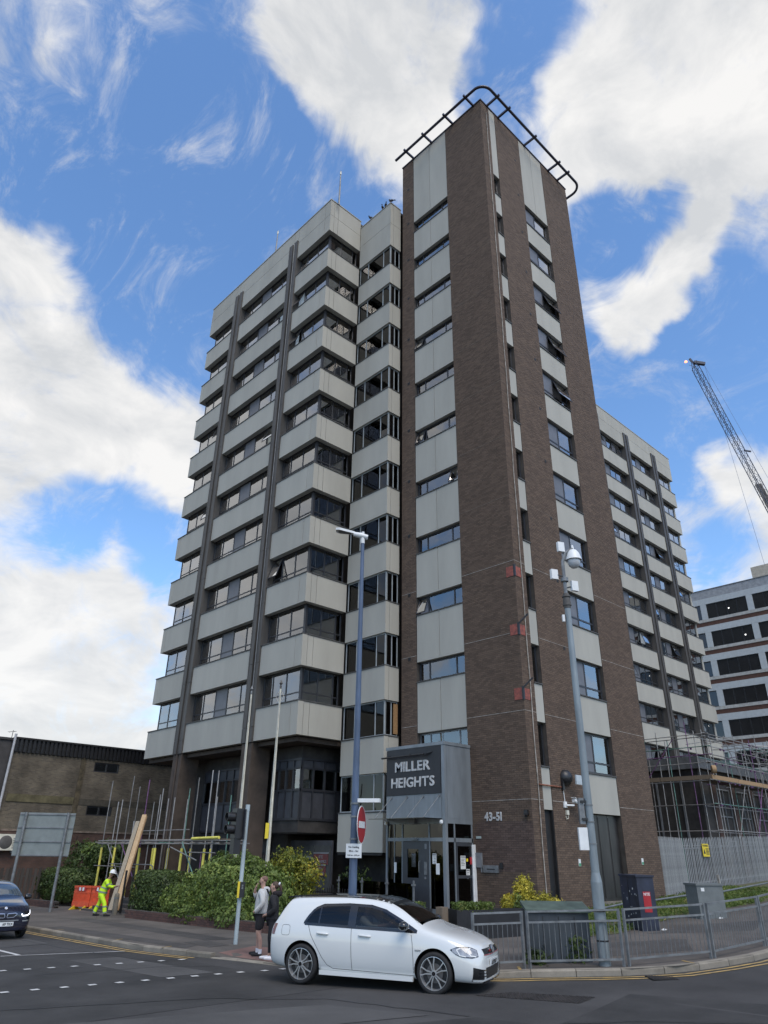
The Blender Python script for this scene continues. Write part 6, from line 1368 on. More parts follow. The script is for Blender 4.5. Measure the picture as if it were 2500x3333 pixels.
def band(path, r, h, nm='reflective_band'):
    q = MB(); q.tube(path, r, 16, 0, False); q.build(nm, M_BAND, p3_, False, 60)
band([(0, .0, .86), (0, .01, .92)], .192, 0); band([(0, .055, 1.02), (0, .07, 1.07)], .186, 0)
for s in (-1, 1):
    for t in (.2, .75):
        a = Vector((s * .12, ft[s][1] * .55 + .04, .46)); b = Vector((s * .13, ft[s][1], .07)); u = (b - a); band([a + u * t, a + u * (t + .13)], .092, 0)
    band([(s * .205, .21, 1.17 if s < 0 else 1.19), (s * .21, .235, 1.12 if s < 0 else 1.145)], .080, 0)
for s in (-1, 1): shoe(p3_, s * .13, ft[s][1] + .02, 0, 0, M_CLOTHK)
q = MB(); q.lathe([(.135, -.0), (.118, .012), (.115, .05), (.095, .10), (.05, .135), (0, .145)], 18, (0, .28, 1.60), (0, .12, 1)); q.prism([(-.09, .08), (.09, .08), (.07, .17), (-.07, .17)], (0, .28, 1.59), (1, 0, 0), (0, 1, -.12), (0, 0, .014)); q.build('helmet', M_WHITEM, p3_, False, 50)
# second worker, only the helmet and shoulders show over the hedge
hx_, hy_ = -4.3, 13.6
p4_ = person('person in dark clothes and navy helmet standing behind the clipped square hedge', (hx_, hy_, ground(hx_, hy_) - .05), math.radians(-140 - 90))
put('body', skinned([[(0, 0, .90, .14), (s * .1, 0, .8, .1), (s * .1, .02, .46, .065), (s * .1, 0, .08, .05)] for s in (-1, 1)] + [[(0, 0, .90, .14), (0, 0, 1.25, (.18, .14)), (0, 0, 1.44, .07), *head_chain(0, 0, 1.45)[1:]]] + [[(0, 0, 1.25, (.18, .14)), (s * .2, 0, 1.36, .07), (s * .26, .03, 1.08, .055), (s * .22, .16, .88, .04)] for s in (-1, 1)] + hand_chain((-.22, .16, .88), (0, .6, -.8), 1) + hand_chain((.22, .16, .88), (0, .6, -.8), -1)), M_SKIN, p4_)
face_bits(p4_, 0, .02, 1.615, M_SKIN)
put('jacket', skinned([[(0, 0, .78, (.19, .16)), (0, 0, 1.05, (.195, .165)), (0, 0, 1.26, (.21, .16)), (0, 0, 1.42, .10)]] + [[(0, 0, 1.26, (.21, .16)), (s * .21, 0, 1.35, .085), (s * .27, .03, 1.08, .07), (s * .225, .15, .90, .055)] for s in (-1, 1)]), M_CLOTHK, p4_)
put('trousers', skinned([[(0, 0, .90, (.16, .15)), (s * .1, 0, .78, .115), (s * .1, .02, .46, .085), (s * .1, 0, .10, .08)] for s in (-1, 1)]), M_CLOTHK, p4_)
q = MB(); q.lathe([(.14, 0), (.12, .012), (.118, .05), (.098, .10), (.05, .14), (0, .15)], 18, (0, .015, 1.665), (0, 0, 1)); q.build('helmet', mat('helmet_navy', (.02, .028, .05), .3), p4_, False, 50)
q = MB(); q.lathe([(0, .01), (.025, 0)], 10, (.03, .13, 1.735), (.1, 1, .25)); q.build('head_torch', M_SIGNW, p4_, False)
# driver of the white car
ca, sa_ = math.cos(CAR_A), math.sin(CAR_A); dl = Vector((-.16 * 1.04, -.38 * 1.04))
dw = (CAR_X + ca * dl.x - sa_ * dl.y, CAR_Y + sa_ * dl.x + ca * dl.y, GZ(CAR_X, CAR_Y) + .10)
p5_ = person('driver in pale top sitting at the wheel of the white hatchback', dw, CAR_A - math.pi / 2)
put('body', skinned([[(0, 0, .60, .13), (0, -.03, .80, .13), (0, -.05, .98, (.155, .12)), (0, -.04, 1.09, .06), *[(a, b - .03, c, r) for a, b, c, r in head_chain(0, 0, 1.10, .9)[1:]]]] + [[(0, 0, .60, .13), (s * .1, .18, .60, .085), (s * .1, .42, .62, .065), (s * .1, .60, .42, .05)] for s in (-1, 1)] + [[(0, -.05, .98, (.155, .12)), (s * .18, -.03, 1.02, .06), (s * .22, .20, .88, .046), (s * .15, .44, .93, .036), (s * .14, .50, .95, .026)] for s in (-1, 1)] + hand_chain((-.14, .50, .95), (.2, .5, .6), 1) + hand_chain((.14, .50, .95), (-.2, .5, .6), -1)), M_SKIN, p5_)
face_bits(p5_, 0, .0, 1.245, M_SKIN)
put('top', skinned([[(0, 0, .58, (.15, .14)), (0, -.03, .80, (.155, .145)), (0, -.05, .97, (.175, .14)), (0, -.04, 1.07, .075)]] + [[(0, -.05, .97, (.175, .14)), (s * .185, -.03, 1.01, .072), (s * .22, .18, .88, .06), (s * .18, .32, .90, .05)] for s in (-1, 1)]), mat('top_pale', (.55, .54, .48), .9), p5_)
q = ellipsoid((0, -.045, 1.275), (.085, .098, .085), 8); put('hair', _mesh('h', q.v, q.f, [M_HAIRB], None, 0), mat('hair_fair', (.32, .24, .14), .7, var=.2, vs=30), p5_)
# ------------------------------------------------------------------ foliage
def leaf_mat(name, c1, c2, c3=None):
    m = bpy.data.materials.new(name); m.use_nodes = True; nt = m.node_tree; b = nt.nodes['Principled BSDF']; N = nt.nodes.new; L = nt.links.new
    at = N('ShaderNodeAttribute'); at.attribute_name = 'rnd'; cr = N('ShaderNodeValToRGB'); e = cr.color_ramp.elements
    e[0].color = (*c1, 1); e[1].color = (*c2, 1); e[0].position = .1; e[1].position = .75
    if c3: q = e.new(.96); q.color = (*c3, 1)
    L(at.outputs['Fac'], cr.inputs['Fac']); L(cr.outputs[0], b.inputs['Base Color']); b.inputs['Roughness'].default_value = .5; b.inputs['Specular IOR Level'].default_value = .35
    t = N('ShaderNodeBsdfTranslucent'); L(cr.outputs[0], t.inputs[0]); mx = N('ShaderNodeMixShader'); mx.inputs[0].default_value = .28; L(b.outputs[0], mx.inputs[1]); L(t.outputs[0], mx.inputs[2]); L(mx.outputs[0], nt.nodes['Material Output'].inputs[0]); return m
LF_DARK = leaf_mat('leaf_dark', (.030, .050, .014), (.085, .125, .035), (.13, .17, .05))
LF_MID = leaf_mat('leaf_mid', (.06, .09, .022), (.18, .25, .06), (.32, .38, .10))
LF_GOLD = leaf_mat('leaf_gold', (.16, .17, .03), (.50, .42, .045), (.68, .56, .08))
LF_GOLDG = leaf_mat('leaf_goldgreen', (.07, .10, .02), (.30, .30, .04), (.50, .38, .05))
LF_GRASS = leaf_mat('leaf_grass', (.06, .095, .02), (.16, .22, .05), (.30, .27, .10))
M_STEM = mat('stem_brown', (.07, .05, .035), .9, var=.2)
def leaves(name, P, Nn, size, m, par, flat=.35, asp=1.6):
    n = len(P); P = np.asarray(P, float); Nn = np.asarray(Nn, float)
    d = Nn + NPR.normal(0, flat * 1.6, (n, 3)); d /= np.linalg.norm(d, axis=1)[:, None] + 1e-9
    r = NPR.normal(0, 1, (n, 3)); a = np.cross(d, r); a /= np.linalg.norm(a, axis=1)[:, None] + 1e-9; b = np.cross(d, a)
    s = size * NPR.uniform(.6, 1.35, n)[:, None]
    V = np.stack([P - a * s * asp * .5, P + b * s * .5 + d * s * .12, P + a * s * asp * .5, P - b * s * .5 + d * s * .12], 1).reshape(-1, 3)
    F = np.arange(n * 4).reshape(-1, 4)
    me = bpy.data.meshes.new(name); me.vertices.add(n * 4); me.vertices.foreach_set('co', V.ravel()); me.loops.add(n * 4); me.loops.foreach_set('vertex_index', F.ravel()); me.polygons.add(n); me.polygons.foreach_set('loop_start', np.arange(n) * 4)
    me.materials.append(m); me.update()
    ph = np.sin(P[:, 0] * 5.1 + 1.3) + np.sin(P[:, 1] * 4.3 + P[:, 2] * 3.7) + np.sin(P[:, 2] * 6.2 + P[:, 0] * 2.9)
    rn = np.clip(.5 + .12 * ph + NPR.normal(0, .20, n), 0, 1); at = me.attributes.new('rnd', 'FLOAT', 'FACE'); at.data.foreach_set('value', rn)
    return link(name, me, par)
def blob_points(blobs, n, rough=.10, inner=.35):
    """points through the outer shell of a union of ellipsoids (cx,cy,cz,rx,ry,rz,power)"""
    P = []; Q = []; w = np.array([b[3]*b[4] + b[4]*b[5] + b[3]*b[5] for b in blobs]); w = w / w.sum()
    while sum(len(x) for x in P) < n:
        k = NPR.choice(len(blobs), p=w); b = blobs[k]; c = np.array(b[:3]); r = np.array(b[3:6]); pw = b[6] if len(b) > 6 else 2
        d = NPR.normal(0, 1, (400, 3)); d /= (np.abs(d) ** pw).sum(1)[:, None] ** (1 / pw)
        f = 1 - inner * NPR.random(400) ** 1.8; bump = 1 + rough * (np.sin(d[:, 0] * 9 + k) + np.sin(d[:, 1] * 8 + d[:, 2] * 7 + k * 2) + .7 * np.sin(d[:, 2] * 15 + d[:, 0] * 11)) * .6
        p = c + d * r * (f * bump)[:, None]; keep = np.ones(400, bool)
        for j, o in enumerate(blobs):
            if j != k:
                po = o[6] if len(o) > 6 else 2; keep &= ((np.abs((p - np.array(o[:3])) / np.array(o[3:6])) ** po).sum(1) > .62)
        nn = d / r; nn /= np.linalg.norm(nn, axis=1)[:, None]; P.append(p[keep]); Q.append(nn[keep])
    return np.concatenate(P)[:n], np.concatenate(Q)[:n]
def bush(name, label, cat, blobs, n, size, m, group=None, stems=4, asp=1.6, rough=.10, extra=None):
    c = np.mean([b[:3] for b in blobs], 0); z = GZ(c[0], c[1]) + .1
    t = thing(name, label, cat, (c[0], c[1], z), 0, group)
    P, Q = blob_points(blobs, n, rough); k = P[:, 2] > z - .15; leaves('foliage', P[k], Q[k], size, m, t, asp=asp)
    if extra: 
        P, Q = blob_points(extra[0], extra[1], .15); leaves('bright_foliage', P, Q, size, extra[2], t, asp=asp)
    mb = MB()
    for i in range(stems):
        b = blobs[i % len(blobs)]; x, y = b[0] + RND.uniform(-.3, .3) * b[3], b[1] + RND.uniform(-.3, .3) * b[4]
        mb.tube([(x, y, z - .2), (x + RND.uniform(-.1, .1), y + RND.uniform(-.1, .1), b[2]), (x + RND.uniform(-.2, .2) * b[3], y + RND.uniform(-.2, .2) * b[4], b[2] + b[5] * .7)], [.03, .02, .008], 6)
    mb.build('stem', M_STEM, t); return t
bush('hedge', 'neatly clipped square green hedge left of the big rounded hedge', 'hedge', [(-6.4, 14.55, .62, .85, 1.42, .88, 5)], 14000, .058, LF_DARK, rough=.03)
bush('hedge', 'big rounded overgrown green hedge behind the traffic light', 'hedge', [(-6.7, 11.9, .35, .80, 1.1, .8), (-6.6, 10.6, .75, .95, 1.1, .95), (-6.6, 9.3, .95, 1.05, 1.2, 1.25), (-6.5, 8.0, .95, 1.05, 1.2, 1.20), (-6.5, 6.7, .75, .95, 1.1, 1.05), (-6.9, 7.5, .2, .9, 2.2, .55), (-6.9, 10.2, .15, .9, 2.0, .5)], 34000, .066, LF_MID, stems=9, rough=.13)
bush('bush', 'loose yellow and green bush at the foot of the right flagpole', 'bush', [(-5.2, 7.3, 1.75, .55, .7, .6), (-5.0, 6.5, 1.55, .5, .6, .6), (-5.2, 7.0, 1.0, .6, .9, .8)], 9000, .06, LF_GOLDG, stems=7, rough=.3)
bush('hedge', 'low dark clipped hedge behind the large sign posts', 'hedge', [(-5.6, 26.6, .55, 1.0, 2.5, .78, 4)], 12000, .075, LF_DARK, rough=.05)
bush('shrub', 'tall dark shrub rising between the sign and the scaffold', 'shrub', [(-4.6, 27.2, 1.4, 1.0, 1.3, 1.2), (-4.3, 25.9, 1.9, .7, .8, .7), (-3.4, 26.8, 1.7, 1.1, 1.2, .9), (-2.8, 28, 1.9, 1, 1, .8)], 13000, .08, LF_DARK, stems=8, rough=.2, extra=([(-4.3, 26.2, 2.15, .8, .9, .45), (-3.2, 27.4, 2.35, .9, 1.0, .3)], 2600, LF_MID))
bush('shrub', 'sparse dark plant in the shade under the stair bay', 'shrub', [(-1.3, 7.9, .95, .5, .55, .65)], 1500, .08, LF_DARK, rough=.4)
bush('conifer_shrub', 'tall pointed golden conifer in front of the tower corner', 'shrub', [(-2.05, -.92, 1.28, .25, .30, .42), (-2.08, -.90, 1.05, .32, .36, .40), (-1.95, -1.1, .85, .30, .38, .35)], 5200, .036, LF_GOLD, 'golden shrubs by the tower corner', 3, 2.0, .25)
bush('conifer_shrub', 'round golden shrub left of the pointed conifer', 'shrub', [(-2.36, -.56, .88, .23, .25, .27)], 2400, .036, LF_GOLD, 'golden shrubs by the tower corner', 2, 1.9, .25)
bush('conifer_shrub', 'small green conifer between the two golden shrubs', 'shrub', [(-2.35, -.92, .90, .20, .22, .30), (-2.28, -1.0, .75, .24, .24, .25)], 2200, .034, LF_MID, 'golden shrubs by the tower corner', 2, 2.0, .25)
bush('conifer_shrub', 'wide pale golden shrub right of the pointed conifer', 'shrub', [(-1.72, -1.46, .95, .25, .28, .28), (-1.5, -1.72, .85, .22, .25, .25), (-1.9, -1.2, .8, .2, .2, .22)], 3600, .036, LF_GOLD, 'golden shrubs by the tower corner', 3, 1.9, .3)
# planters
M_PLANT = mat('planter_black', (.014, .014, .016), .6, var=.25, vs=3)
def planter(label, p, q, d, z1, plants, lab2):
    a = Vector((q[0] - p[0], q[1] - p[1], 0)); L_ = a.length; a.normalize(); n = Vector((-a.y, a.x, 0)); o = Vector((p[0], p[1], ground(*p) - .1)); h = z1 - o.z
    t = thing('planter', label, 'planter', (p[0], p[1], ground(*p)), 0, 'black planters by the entrance')
    for (o_, u, l, w) in ((o, a, L_, n * .04), (o + n * (d - .04), a, L_, n * .04), (o + n * .04, n, d - .08, a * .04), (o + n * .04 + a * (L_ - .04), n, d - .08, a * .04)):
        mb = MB(); mb.prism([(0, 0), (l, 0), (l, h), (0, h)], o_, u, (0, 0, 1), w); mb.build('planter_board', M_PLANT, t)
    mb = MB(); mb.prism([(.04, .04), (L_ - .04, .04), (L_ - .04, d - .04), (.04, d - .04)], o + Vector((0, 0, h - .12)), a, n, (0, 0, .04)); mb.build('planter_soil', M_SOIL, t)
    if plants:
        g = thing('plant', lab2, 'plant', (*(o + a * plants[1] + n * d / 2)[:2], z1), 0); N_ = plants[0]; u = NPR.random(N_); 
        P = np.array([list(o + a * (plants[1] + (plants[2] - plants[1]) * NPR.random()) + n * (NPR.random() * d)) for i in range(N_)]); P[:, 2] = z1 - .08 + NPR.random(N_) ** 1.2 * plants[3]
        leaves('foliage', P, np.tile([0, 0, 1.0], (N_, 1)) + NPR.normal(0, .4, (N_, 3)), .035, LF_GRASS, g, .6, 2.2)
        mb = MB()
        for i in range(10):
            s_ = o + a * (plants[1] + (plants[2] - plants[1]) * RND.random()) + n * (RND.random() * d); mb.tube([(s_.x, s_.y, z1 - .15), (s_.x + RND.uniform(-.05, .05), s_.y + RND.uniform(-.05, .05), z1 + plants[3] * .7)], .005, 4)
        mb.build('stem', LF_GRASS, g)
planter('long black planter box behind the railing', (-6.02, -1.55), (-3.75, -2.62), .62, .92, (2200, .08, 1.15, .26), 'low green herbs growing along the left half of the long planter')
planter('short black planter box behind the car windscreen', (-6.95, -.55), (-6.35, -.95), .62, .92, (800, .05, .55, .24), 'small clump of green herbs in the short planter')
mb = MB(); mb.bar((-6.18, -1.15, .1), (-6.18, -1.15, .98), .24, .24); tag(mb.build('gate_post', M_WOODG), 'weathered wooden block post between the two black planters', 'post')
mb = MB(); mb.box(-3.2, -2.6, .1, -3.0, -2.4, .3); 
# grass bank beside the tower
bank = [(-3.4, -3.95), (-2.2, -4.3), (.8, -3.8), (2.45, -3.75), (5, -3.7), (9, -3.9), (20, -3.0), (40, -1.0), (40, .4), (21, .85), (9.2, .1), (9.2, -.12), (-.6, -.12), (-1.6, -1.9)]
def bank_z(x, y): return GZ(x, y) + .13
gb_ = ground_sheet('grass_bank', bank, .13, M_GRASSG, None, .8); WM['grass_bank'] = Matrix.Identity(4)
pts = []
while len(pts) < 16000:
    x = RND.uniform(-3.4, 16); y = RND.uniform(-4.3, .3); c = False
    for (x0, y0), (x1, y1) in zip(bank, bank[1:] + bank[:1]):
        if (y0 > y) != (y1 > y) and x < (x1 - x0) * (y - y0) / (y1 - y0) + x0: c = not c
    if c and (math.sin(x * 1.7) + math.sin(y * 2.3 + x * .6) + RND.uniform(-1.2, 1.2) > -.7): pts.append((x, y, bank_z(x, y) + RND.uniform(0, .13)))
P = np.array(pts); gr = leaves('grass', P, NPR.normal(0, 1, P.shape) * np.array([1, 1, .15]), .035, LF_GRASS, None, .2, 4.0); tag(gr, None, None, None, 'stuff')
for i, (x, y, lab) in enumerate(((-7.95, -5.45, 'small weed at the foot of the wide dark cabinet, left clump'), (-7.25, -6.05, 'taller weed sprouting against the right side of the wide dark cabinet'))):
    z = ground(x, y); n_ = 260; d = NPR.normal(0, 1, (n_, 3)); P = np.array([x, y, z]) + d * np.array([.12, .12, .06]) + np.array([0, 0, 1]) * (NPR.random(n_)[:, None] * (.25 + .2 * i)); w_ = thing('weed', lab, 'plant', (x, y, z)); leaves('foliage', P, d, .05, LF_DARK, w_, .5, 2.5)
# planting beds behind the dwarf walls
ground_sheet('planting_bed', [(-7.45, 14.6), (-7.45, 4.4), (-4.2, 4.4), (-3.6, 14.6)], .22, M_SOIL)
# low brick walls along the pavement, brick by brick
M_WBRICK = mat('wall_brick_red', (.125, .062, .048), .9, col2=(.060, .035, .030), vs=2, bump=.3, bs=90, objrnd=.7)
def dwarf(label, x, y0, y1, h):
    z = GZ(x, (y0 + y1) / 2); t = thing('garden_wall', label, 'wall', (x, y0, z)); rows = int(h / .075)
    V = []
    ys = lin(y0, y1, 12); mb = MB()
    for a, b in zip(ys, ys[1:]): mb.box(x - .10, a, GZ(x, a) - .2, x + .10, b, GZ(x, (a + b) / 2) + .12 + rows * .075 - .006)
    mb.build('mortar_core', M_MORTAR, t)
    q = MB(); q.box(-.112, 0, 0, .112, .215, .065); me = _mesh('brick', q.v, q.f, [M_WBRICK]); n = int((y1 - y0) / .225)
    for r_ in range(rows):
        for i in range(n):
            y = y0 + i * .225 + (.1125 if r_ % 2 else 0)
            o = link('brick', me, t); o.location = (x + RND.uniform(-.003, .003), y, GZ(x, y) + .10 + r_ * .075 + .005)
dwarf('low dark red brick wall along the pavement in front of the rounded hedge', -7.58, 4.6, 14.75, .33)
dwarf('low brick wall under the hedge behind the large sign', -7.2, 23.2, 29.0, .33)
# ------------------------------------------------------------------ left scaffold, boards, barrier, bollard
sc1 = thing('scaffold', 'scaffold of upright tubes with yellow foam sleeves in front of the left wing', 'scaffold', (-4.6, 18, -.2))
def tube(p, q, r, m, par, nm='scaffold_tube'):
    mb = MB(); mb.tube([p, q], r, 7); return mb.build(nm, m, par, True, 50)
tops = [5.6, 4.4, 5.4, 5.8, 4.5, 4.8, 5.0, 4.2, 5.6, 5.0, 4.8, 4.5]
for i, y in enumerate(lin(23.4, 12.4, 12)):
    for j, x in enumerate((-5.3, -4.1)):
        z = ground(x, y); zt = tops[(i * 5 + j * 3) % 12] + RND.uniform(-.3, .2) - (1.4 if (i > 11 and j == 0) else 0) - (2.0 if (i + j) % 6 == 3 else 0)
        xx, yy = x + RND.uniform(-.15, .15), y + RND.uniform(-.3, .3); m = M_TUBEP if (i + j * 5) % 9 == 4 else (M_TUBEG if (i * 2 + j) % 8 == 5 else M_TUBE)
        tube((xx, yy, z), (xx, yy, zt), .026, m, sc1)
        if i % 2 == j and i < 11:
            mb = MB(); mb.tube([(xx, yy, z + .25), (xx + RND.uniform(-.02, .02), yy, z + 1.2), (xx, yy, 2.35)], .058, 8); mb.build('foam_sleeve', M_FOAM, sc1, True, 50)
        if i % 3 == 1:
            mb = MB(); mb.box(xx - .07, yy - .07, z, xx + .07, yy + .07, z + .02); mb.build('base_plate', M_TUBE, sc1)
for z, r_ in ((2.52, .026), (2.66, .026)):
    for x in (-5.36, -4.04): tube((x, 23.9, z), (x, 12.0, z + .03), r_, M_TUBE, sc1)
for y in lin(23.5, 12.4, 9): tube((-5.7, y, 2.58), (-3.6, y, 2.58), .025, M_TUBEG if RND.random() < .2 else M_TUBE, sc1)
for (p, q, m) in (((-5.4, 22.6, 2.5), (-5.4, 19.8, .2), M_TUBE), ((-5.4, 21.0, 2.5), (-5.4, 18.2, .2), M_TUBEP), ((-5.4, 15.0, 2.6), (-5.4, 13.0, .6), M_TUBEG), ((-5.4, 13.6, 1.9), (-5.4, 16.0, 2.4), M_TUBE), ((-5.5, 23.6, 1.5), (-5.5, 19, 1.52), M_TUBE), ((-5.5, 14.2, 2.2), (-5.5, 12, 2.2), M_TUBE), ((-4.0, 23, 3.15), (-4.0, 17, 3.17), M_TUBE)):
    tube(p, q, .025, m, sc1)
mb = MB(); mb.tube([(-5.6, 21.6, 1.62), (-5.6, 17.3, 1.66), (-5.6, 17.05, 1.6), (-5.6, 17.0, 1.4), (-5.6, 17.0, -.1)], .024, 7); mb.build('hand_rail', M_STEEL, sc1, True, 50)
for i, (y0, y1, x) in enumerate(((23.4, 19.5, -5.0), (23.2, 19.3, -4.75), (19.4, 15.5, -5.0), (19.2, 15.3, -4.72), (15.4, 11.9, -5.0))):
    mb = MB(); mb.box(x - .112, y1, 2.70, x + .112, y0, 2.74); mb.build('scaffold_board', M_WOODG, sc1)
mb = MB(); mb.tube([(-5.45, 14.1, 2.74), (-5.45, 11.9, 2.78)], .055, 8); mb.build('foam_sleeve', M_FOAM, sc1, True, 50)
for i in range(4):
    y = 17.4 + i * .5; mb = MB(); mb.box(-5.5, y, -.1 + .13 * i - .1, -3.6, y + .42, .05 + .15 * i); mb.build('entrance_step', M_PAVED, sc1) if False else None
stp = thing('steps', 'grey concrete steps leading up to the scaffolded entrance', 'steps', (-5, 18.6, -.2))
for i in range(4):
    mb = MB(); mb.box(-6.9 + .42 * i, 15.9, -.6, -4.2, 21.0, ground(-6, 18) + .02 + .13 * i); mb.build('step', M_PAVED, stp)
M_WOODN = mat('plank_new', (0.56, 0.40, 0.23), 0.8, col2=(0.40, 0.26, 0.14), vs=5, stretch=(6, 6, .6)); M_WOODL = mat('plank_pale_grey', (0.36, 0.31, 0.23), .85, col2=(.24, .20, .15), vs=5, stretch=(6, 6, .6))
# timber boards leaning on the scaffold
ft_, tp_ = Vector((-6.75, 17.9, -.14)), Vector((-5.62, 18.75, 3.80)); ax = (tp_ - ft_).normalized(); wd = Vector((.55, -.83, 0)); wd = (wd - ax * wd.dot(ax)).normalized(); nd = ax.cross(wd)
for i, (dw_, dn, sh, m, lab) in enumerate(((.10, 0, 0, M_WOODN, 'new pale timber scaffold board, outermost of the leaning stack'), (.13, .05, -.05, M_WOOD, 'timber board lying directly behind the pale outermost leaning board'), (-.17, .03, -.30, M_WOODL, 'weathered greyish board, leftmost of the leaning stack'), (-.06, .12, -.36, M_WOODG, 'dark board at the back of the leaning stack'))):
    a = ft_ + wd * dw_ + nd * dn; b = tp_ + wd * dw_ + nd * dn + ax * sh; mb = MB(); mb.obox((a + b) / 2, ax * (b - a).length / 2, wd * .112 * (1 - .05 * i), nd * .020)
    t = tag(mb.build('timber_board', m), lab, 'board', 'boards leaning on the scaffold'); WM[t.name] = Matrix.Identity(4)
# orange barriers
M_ORANGE = mat('barrier_orange', (.62, .085, .028), .55, var=.12, vs=6)
M_YFOOT = mat('foot_yellow', (.60, .42, .02), .6, var=.1)
def barrier(label, p, q):
    p = Vector((*p, ground(*p))); q = Vector((*q, ground(*q))); a = (q - p); L_ = a.length; a.normalize(); n = Vector((a.y, -a.x, 0)).normalized(); u = Vector((0, 0, 1))
    t = thing('barrier', label, 'barrier', tuple(p), 0, 'orange plastic barriers')
    mb = MB(); mb.prism([(0, .12), (L_, .12), (L_, .98), (L_ - .04, 1.0), (.04, 1.0), (0, .98)], p - n * .012, a, u, n * .024)
    for z0, z1, th in ((.90, 1.0, .045), (.12, .34, .04), (.70, .75, .03)): mb.prism([(0, z0), (L_, z0), (L_, z1), (0, z1)], p - n * th, a, u, n * th * 2)
    mb.build('barrier_panel', M_ORANGE, t)
    k = int(L_ / .085)
    for i in range(k + 1):
        mb = MB(); x = .03 + (L_ - .06) * i / k; mb.prism([(x - .018, .34), (x + .018, .34), (x + .018, .72), (x - .018, .72)], p - n * .032, a, u, n * .064); mb.build('rib', M_ORANGE, t)
    for x in (.32, .52):
        mb = MB(); mb.prism([(x, .79), (x + .11, .79), (x + .11, .93), (x, .93)], p + n * .046, a, u, n * .004); mb.build('reflector', M_SIGNW, t)
    mb = MB(); mb.prism([(.22, .78), (.75, .78), (.75, .94), (.22, .94)], p + n * .0325, a, u, n * .013); mb.build('reflector_band', M_SIGNR, t)
    for x in (.18, L_ - .18):
        mb = MB(); mb.prism([(-.34, 0), (.34, 0), (.05, .16), (-.05, .16)], p + a * (x - .03) , n, u, a * .06); mb.build('foot', M_YFOOT, t)
barrier('orange plastic barrier with yellow feet, the left one behind the worker', (-6.95, 21.95), (-6.55, 20.98))
barrier('orange plastic barrier with yellow feet, the one directly behind the worker', (-6.53, 20.94), (-6.1, 19.98))
bq = thing('bollard', 'weathered concrete bollard beside the leaning boards', 'bollard', (-7.16, 16.86, ground(-7.16, 16.86)))
mb = MB(); z = ground(-7.16, 16.86); mb.lathe([(.115, -.1), (.105, .70), (.10, .76), (.07, .81), (0, .83)], 16, (-7.16, 16.86, z)); mb.build('bollard_body', M_KERB, bq, True, 40)
mb = MB(); mb.lathe([(.112, .60), (.112, .66)], 16, (-7.16, 16.86, z)); mb.build('band', M_FRAMEG, bq, True, 40)
gt = thing('gate_rail', 'black iron gate post pair beside the square hedge', 'gate', (-6.7, 16.7, -.2))
for (x, y) in ((-6.95, 16.75), (-6.7, 16.55)):
    mb = MB(); mb.bar((x, y, -.2), (x, y, 1.45), .07, .07); mb.build('gate_post', M_BLACKM, gt)
# wooden slat fence at the far left
fn = thing('wooden_fence', 'dark weathered upright slat fence at the left edge', 'fence', (-8, 27.5, -.4))
for i in range(17):
    t_ = i / 16; x, y = -9.9 + 3.5 * t_, 27.6 + .3 * t_; z = GZ(x, y); mb = MB(); le = RND.uniform(-.05, .05); w = .075
    mb.prism([(-w, 0), (w, 0), (w + le, 1.85 + RND.uniform(-.06, .06)), (-w + le, 1.85)], (x, y, z), (1, .08, 0), (0, 0, 1), (0, .025, 0)); mb.build('slat', M_WOODG if False else (mat('fence_wood', (.060, .052, .046), .9, var=.25, vs=3, stretch=(4, 4, .4), objrnd=.5) if 'fence_wood' not in MAT else MAT['fence_wood']), fn)
for h in (.35, 1.45):
    mb = MB(); mb.bar((-9.9, 27.66, GZ(-9.9, 27.6) + h), (-6.4, 27.96, GZ(-6.4, 27.9) + h), .04, .09); mb.build('fence_rail', MAT['fence_wood'], fn)
# ------------------------------------------------------------------ brown brick building on the left
lb = thing('brick_building', 'low brown brick building with black ribbed roof edge on the left', 'building', (0, 32, 0))
def brick_wall_mat(name, c1, c2, cm, sc=1.0):
    m = bpy.data.materials.new(name); m.use_nodes = True; nt = m.node_tree; b = nt.nodes['Principled BSDF']; N = nt.nodes.new; L = nt.links.new; b.inputs['Roughness'].default_value = .9
    tc = N('ShaderNodeTexCoord'); mp = N('ShaderNodeMapping'); mp.inputs['Rotation'].default_value = (math.radians(90), 0, 0); L(tc.outputs['Object'], mp.inputs['Vector'])
    br = N('ShaderNodeTexBrick'); br.inputs['Scale'].default_value = 1; br.inputs['Brick Width'].default_value = .225; br.inputs['Row Height'].default_value = .075; br.inputs['Mortar Size'].default_value = .008
    br.inputs['Color1'].default_value = (*c1, 1); br.inputs['Color2'].default_value = (*c2, 1); br.inputs['Mortar'].default_value = (*cm, 1); L(mp.outputs[0], br.inputs['Vector'])
    n = N('ShaderNodeTexNoise'); n.inputs['Scale'].default_value = .9; n.inputs['Detail'].default_value = 7; L(tc.outputs['Object'], n.inputs['Vector'])
    mr = N('ShaderNodeMapRange'); mr.inputs['From Min'].default_value = .3; mr.inputs['From Max'].default_value = .7; mr.inputs['To Min'].default_value = .6; mr.inputs['To Max'].default_value = 1.3; L(n.outputs['Fac'], mr.inputs['Value'])
    vm = N('ShaderNodeVectorMath'); vm.operation = 'SCALE'; L(br.outputs['Color'], vm.inputs[0]); L(mr.outputs[0], vm.inputs['Scale']); L(vm.outputs[0], b.inputs['Base Color'])
    bp = N('ShaderNodeBump'); bp.inputs['Strength'].default_value = .5; bp.inputs['Distance'].default_value = .01; bp.invert = True; L(br.outputs['Fac'], bp.inputs['Height']); L(bp.outputs[0], b.inputs['Normal']); MAT[name] = m; return m
M_LBRICK = brick_wall_mat('far_brick_brown', (.135, .110, .078), (.085, .070, .052), (.125, .112, .09))
M_LRED = brick_wall_mat('far_brick_red', (.10, .050, .036), (.07, .038, .030), (.07, .06, .05))
T3 = TR(32.0)
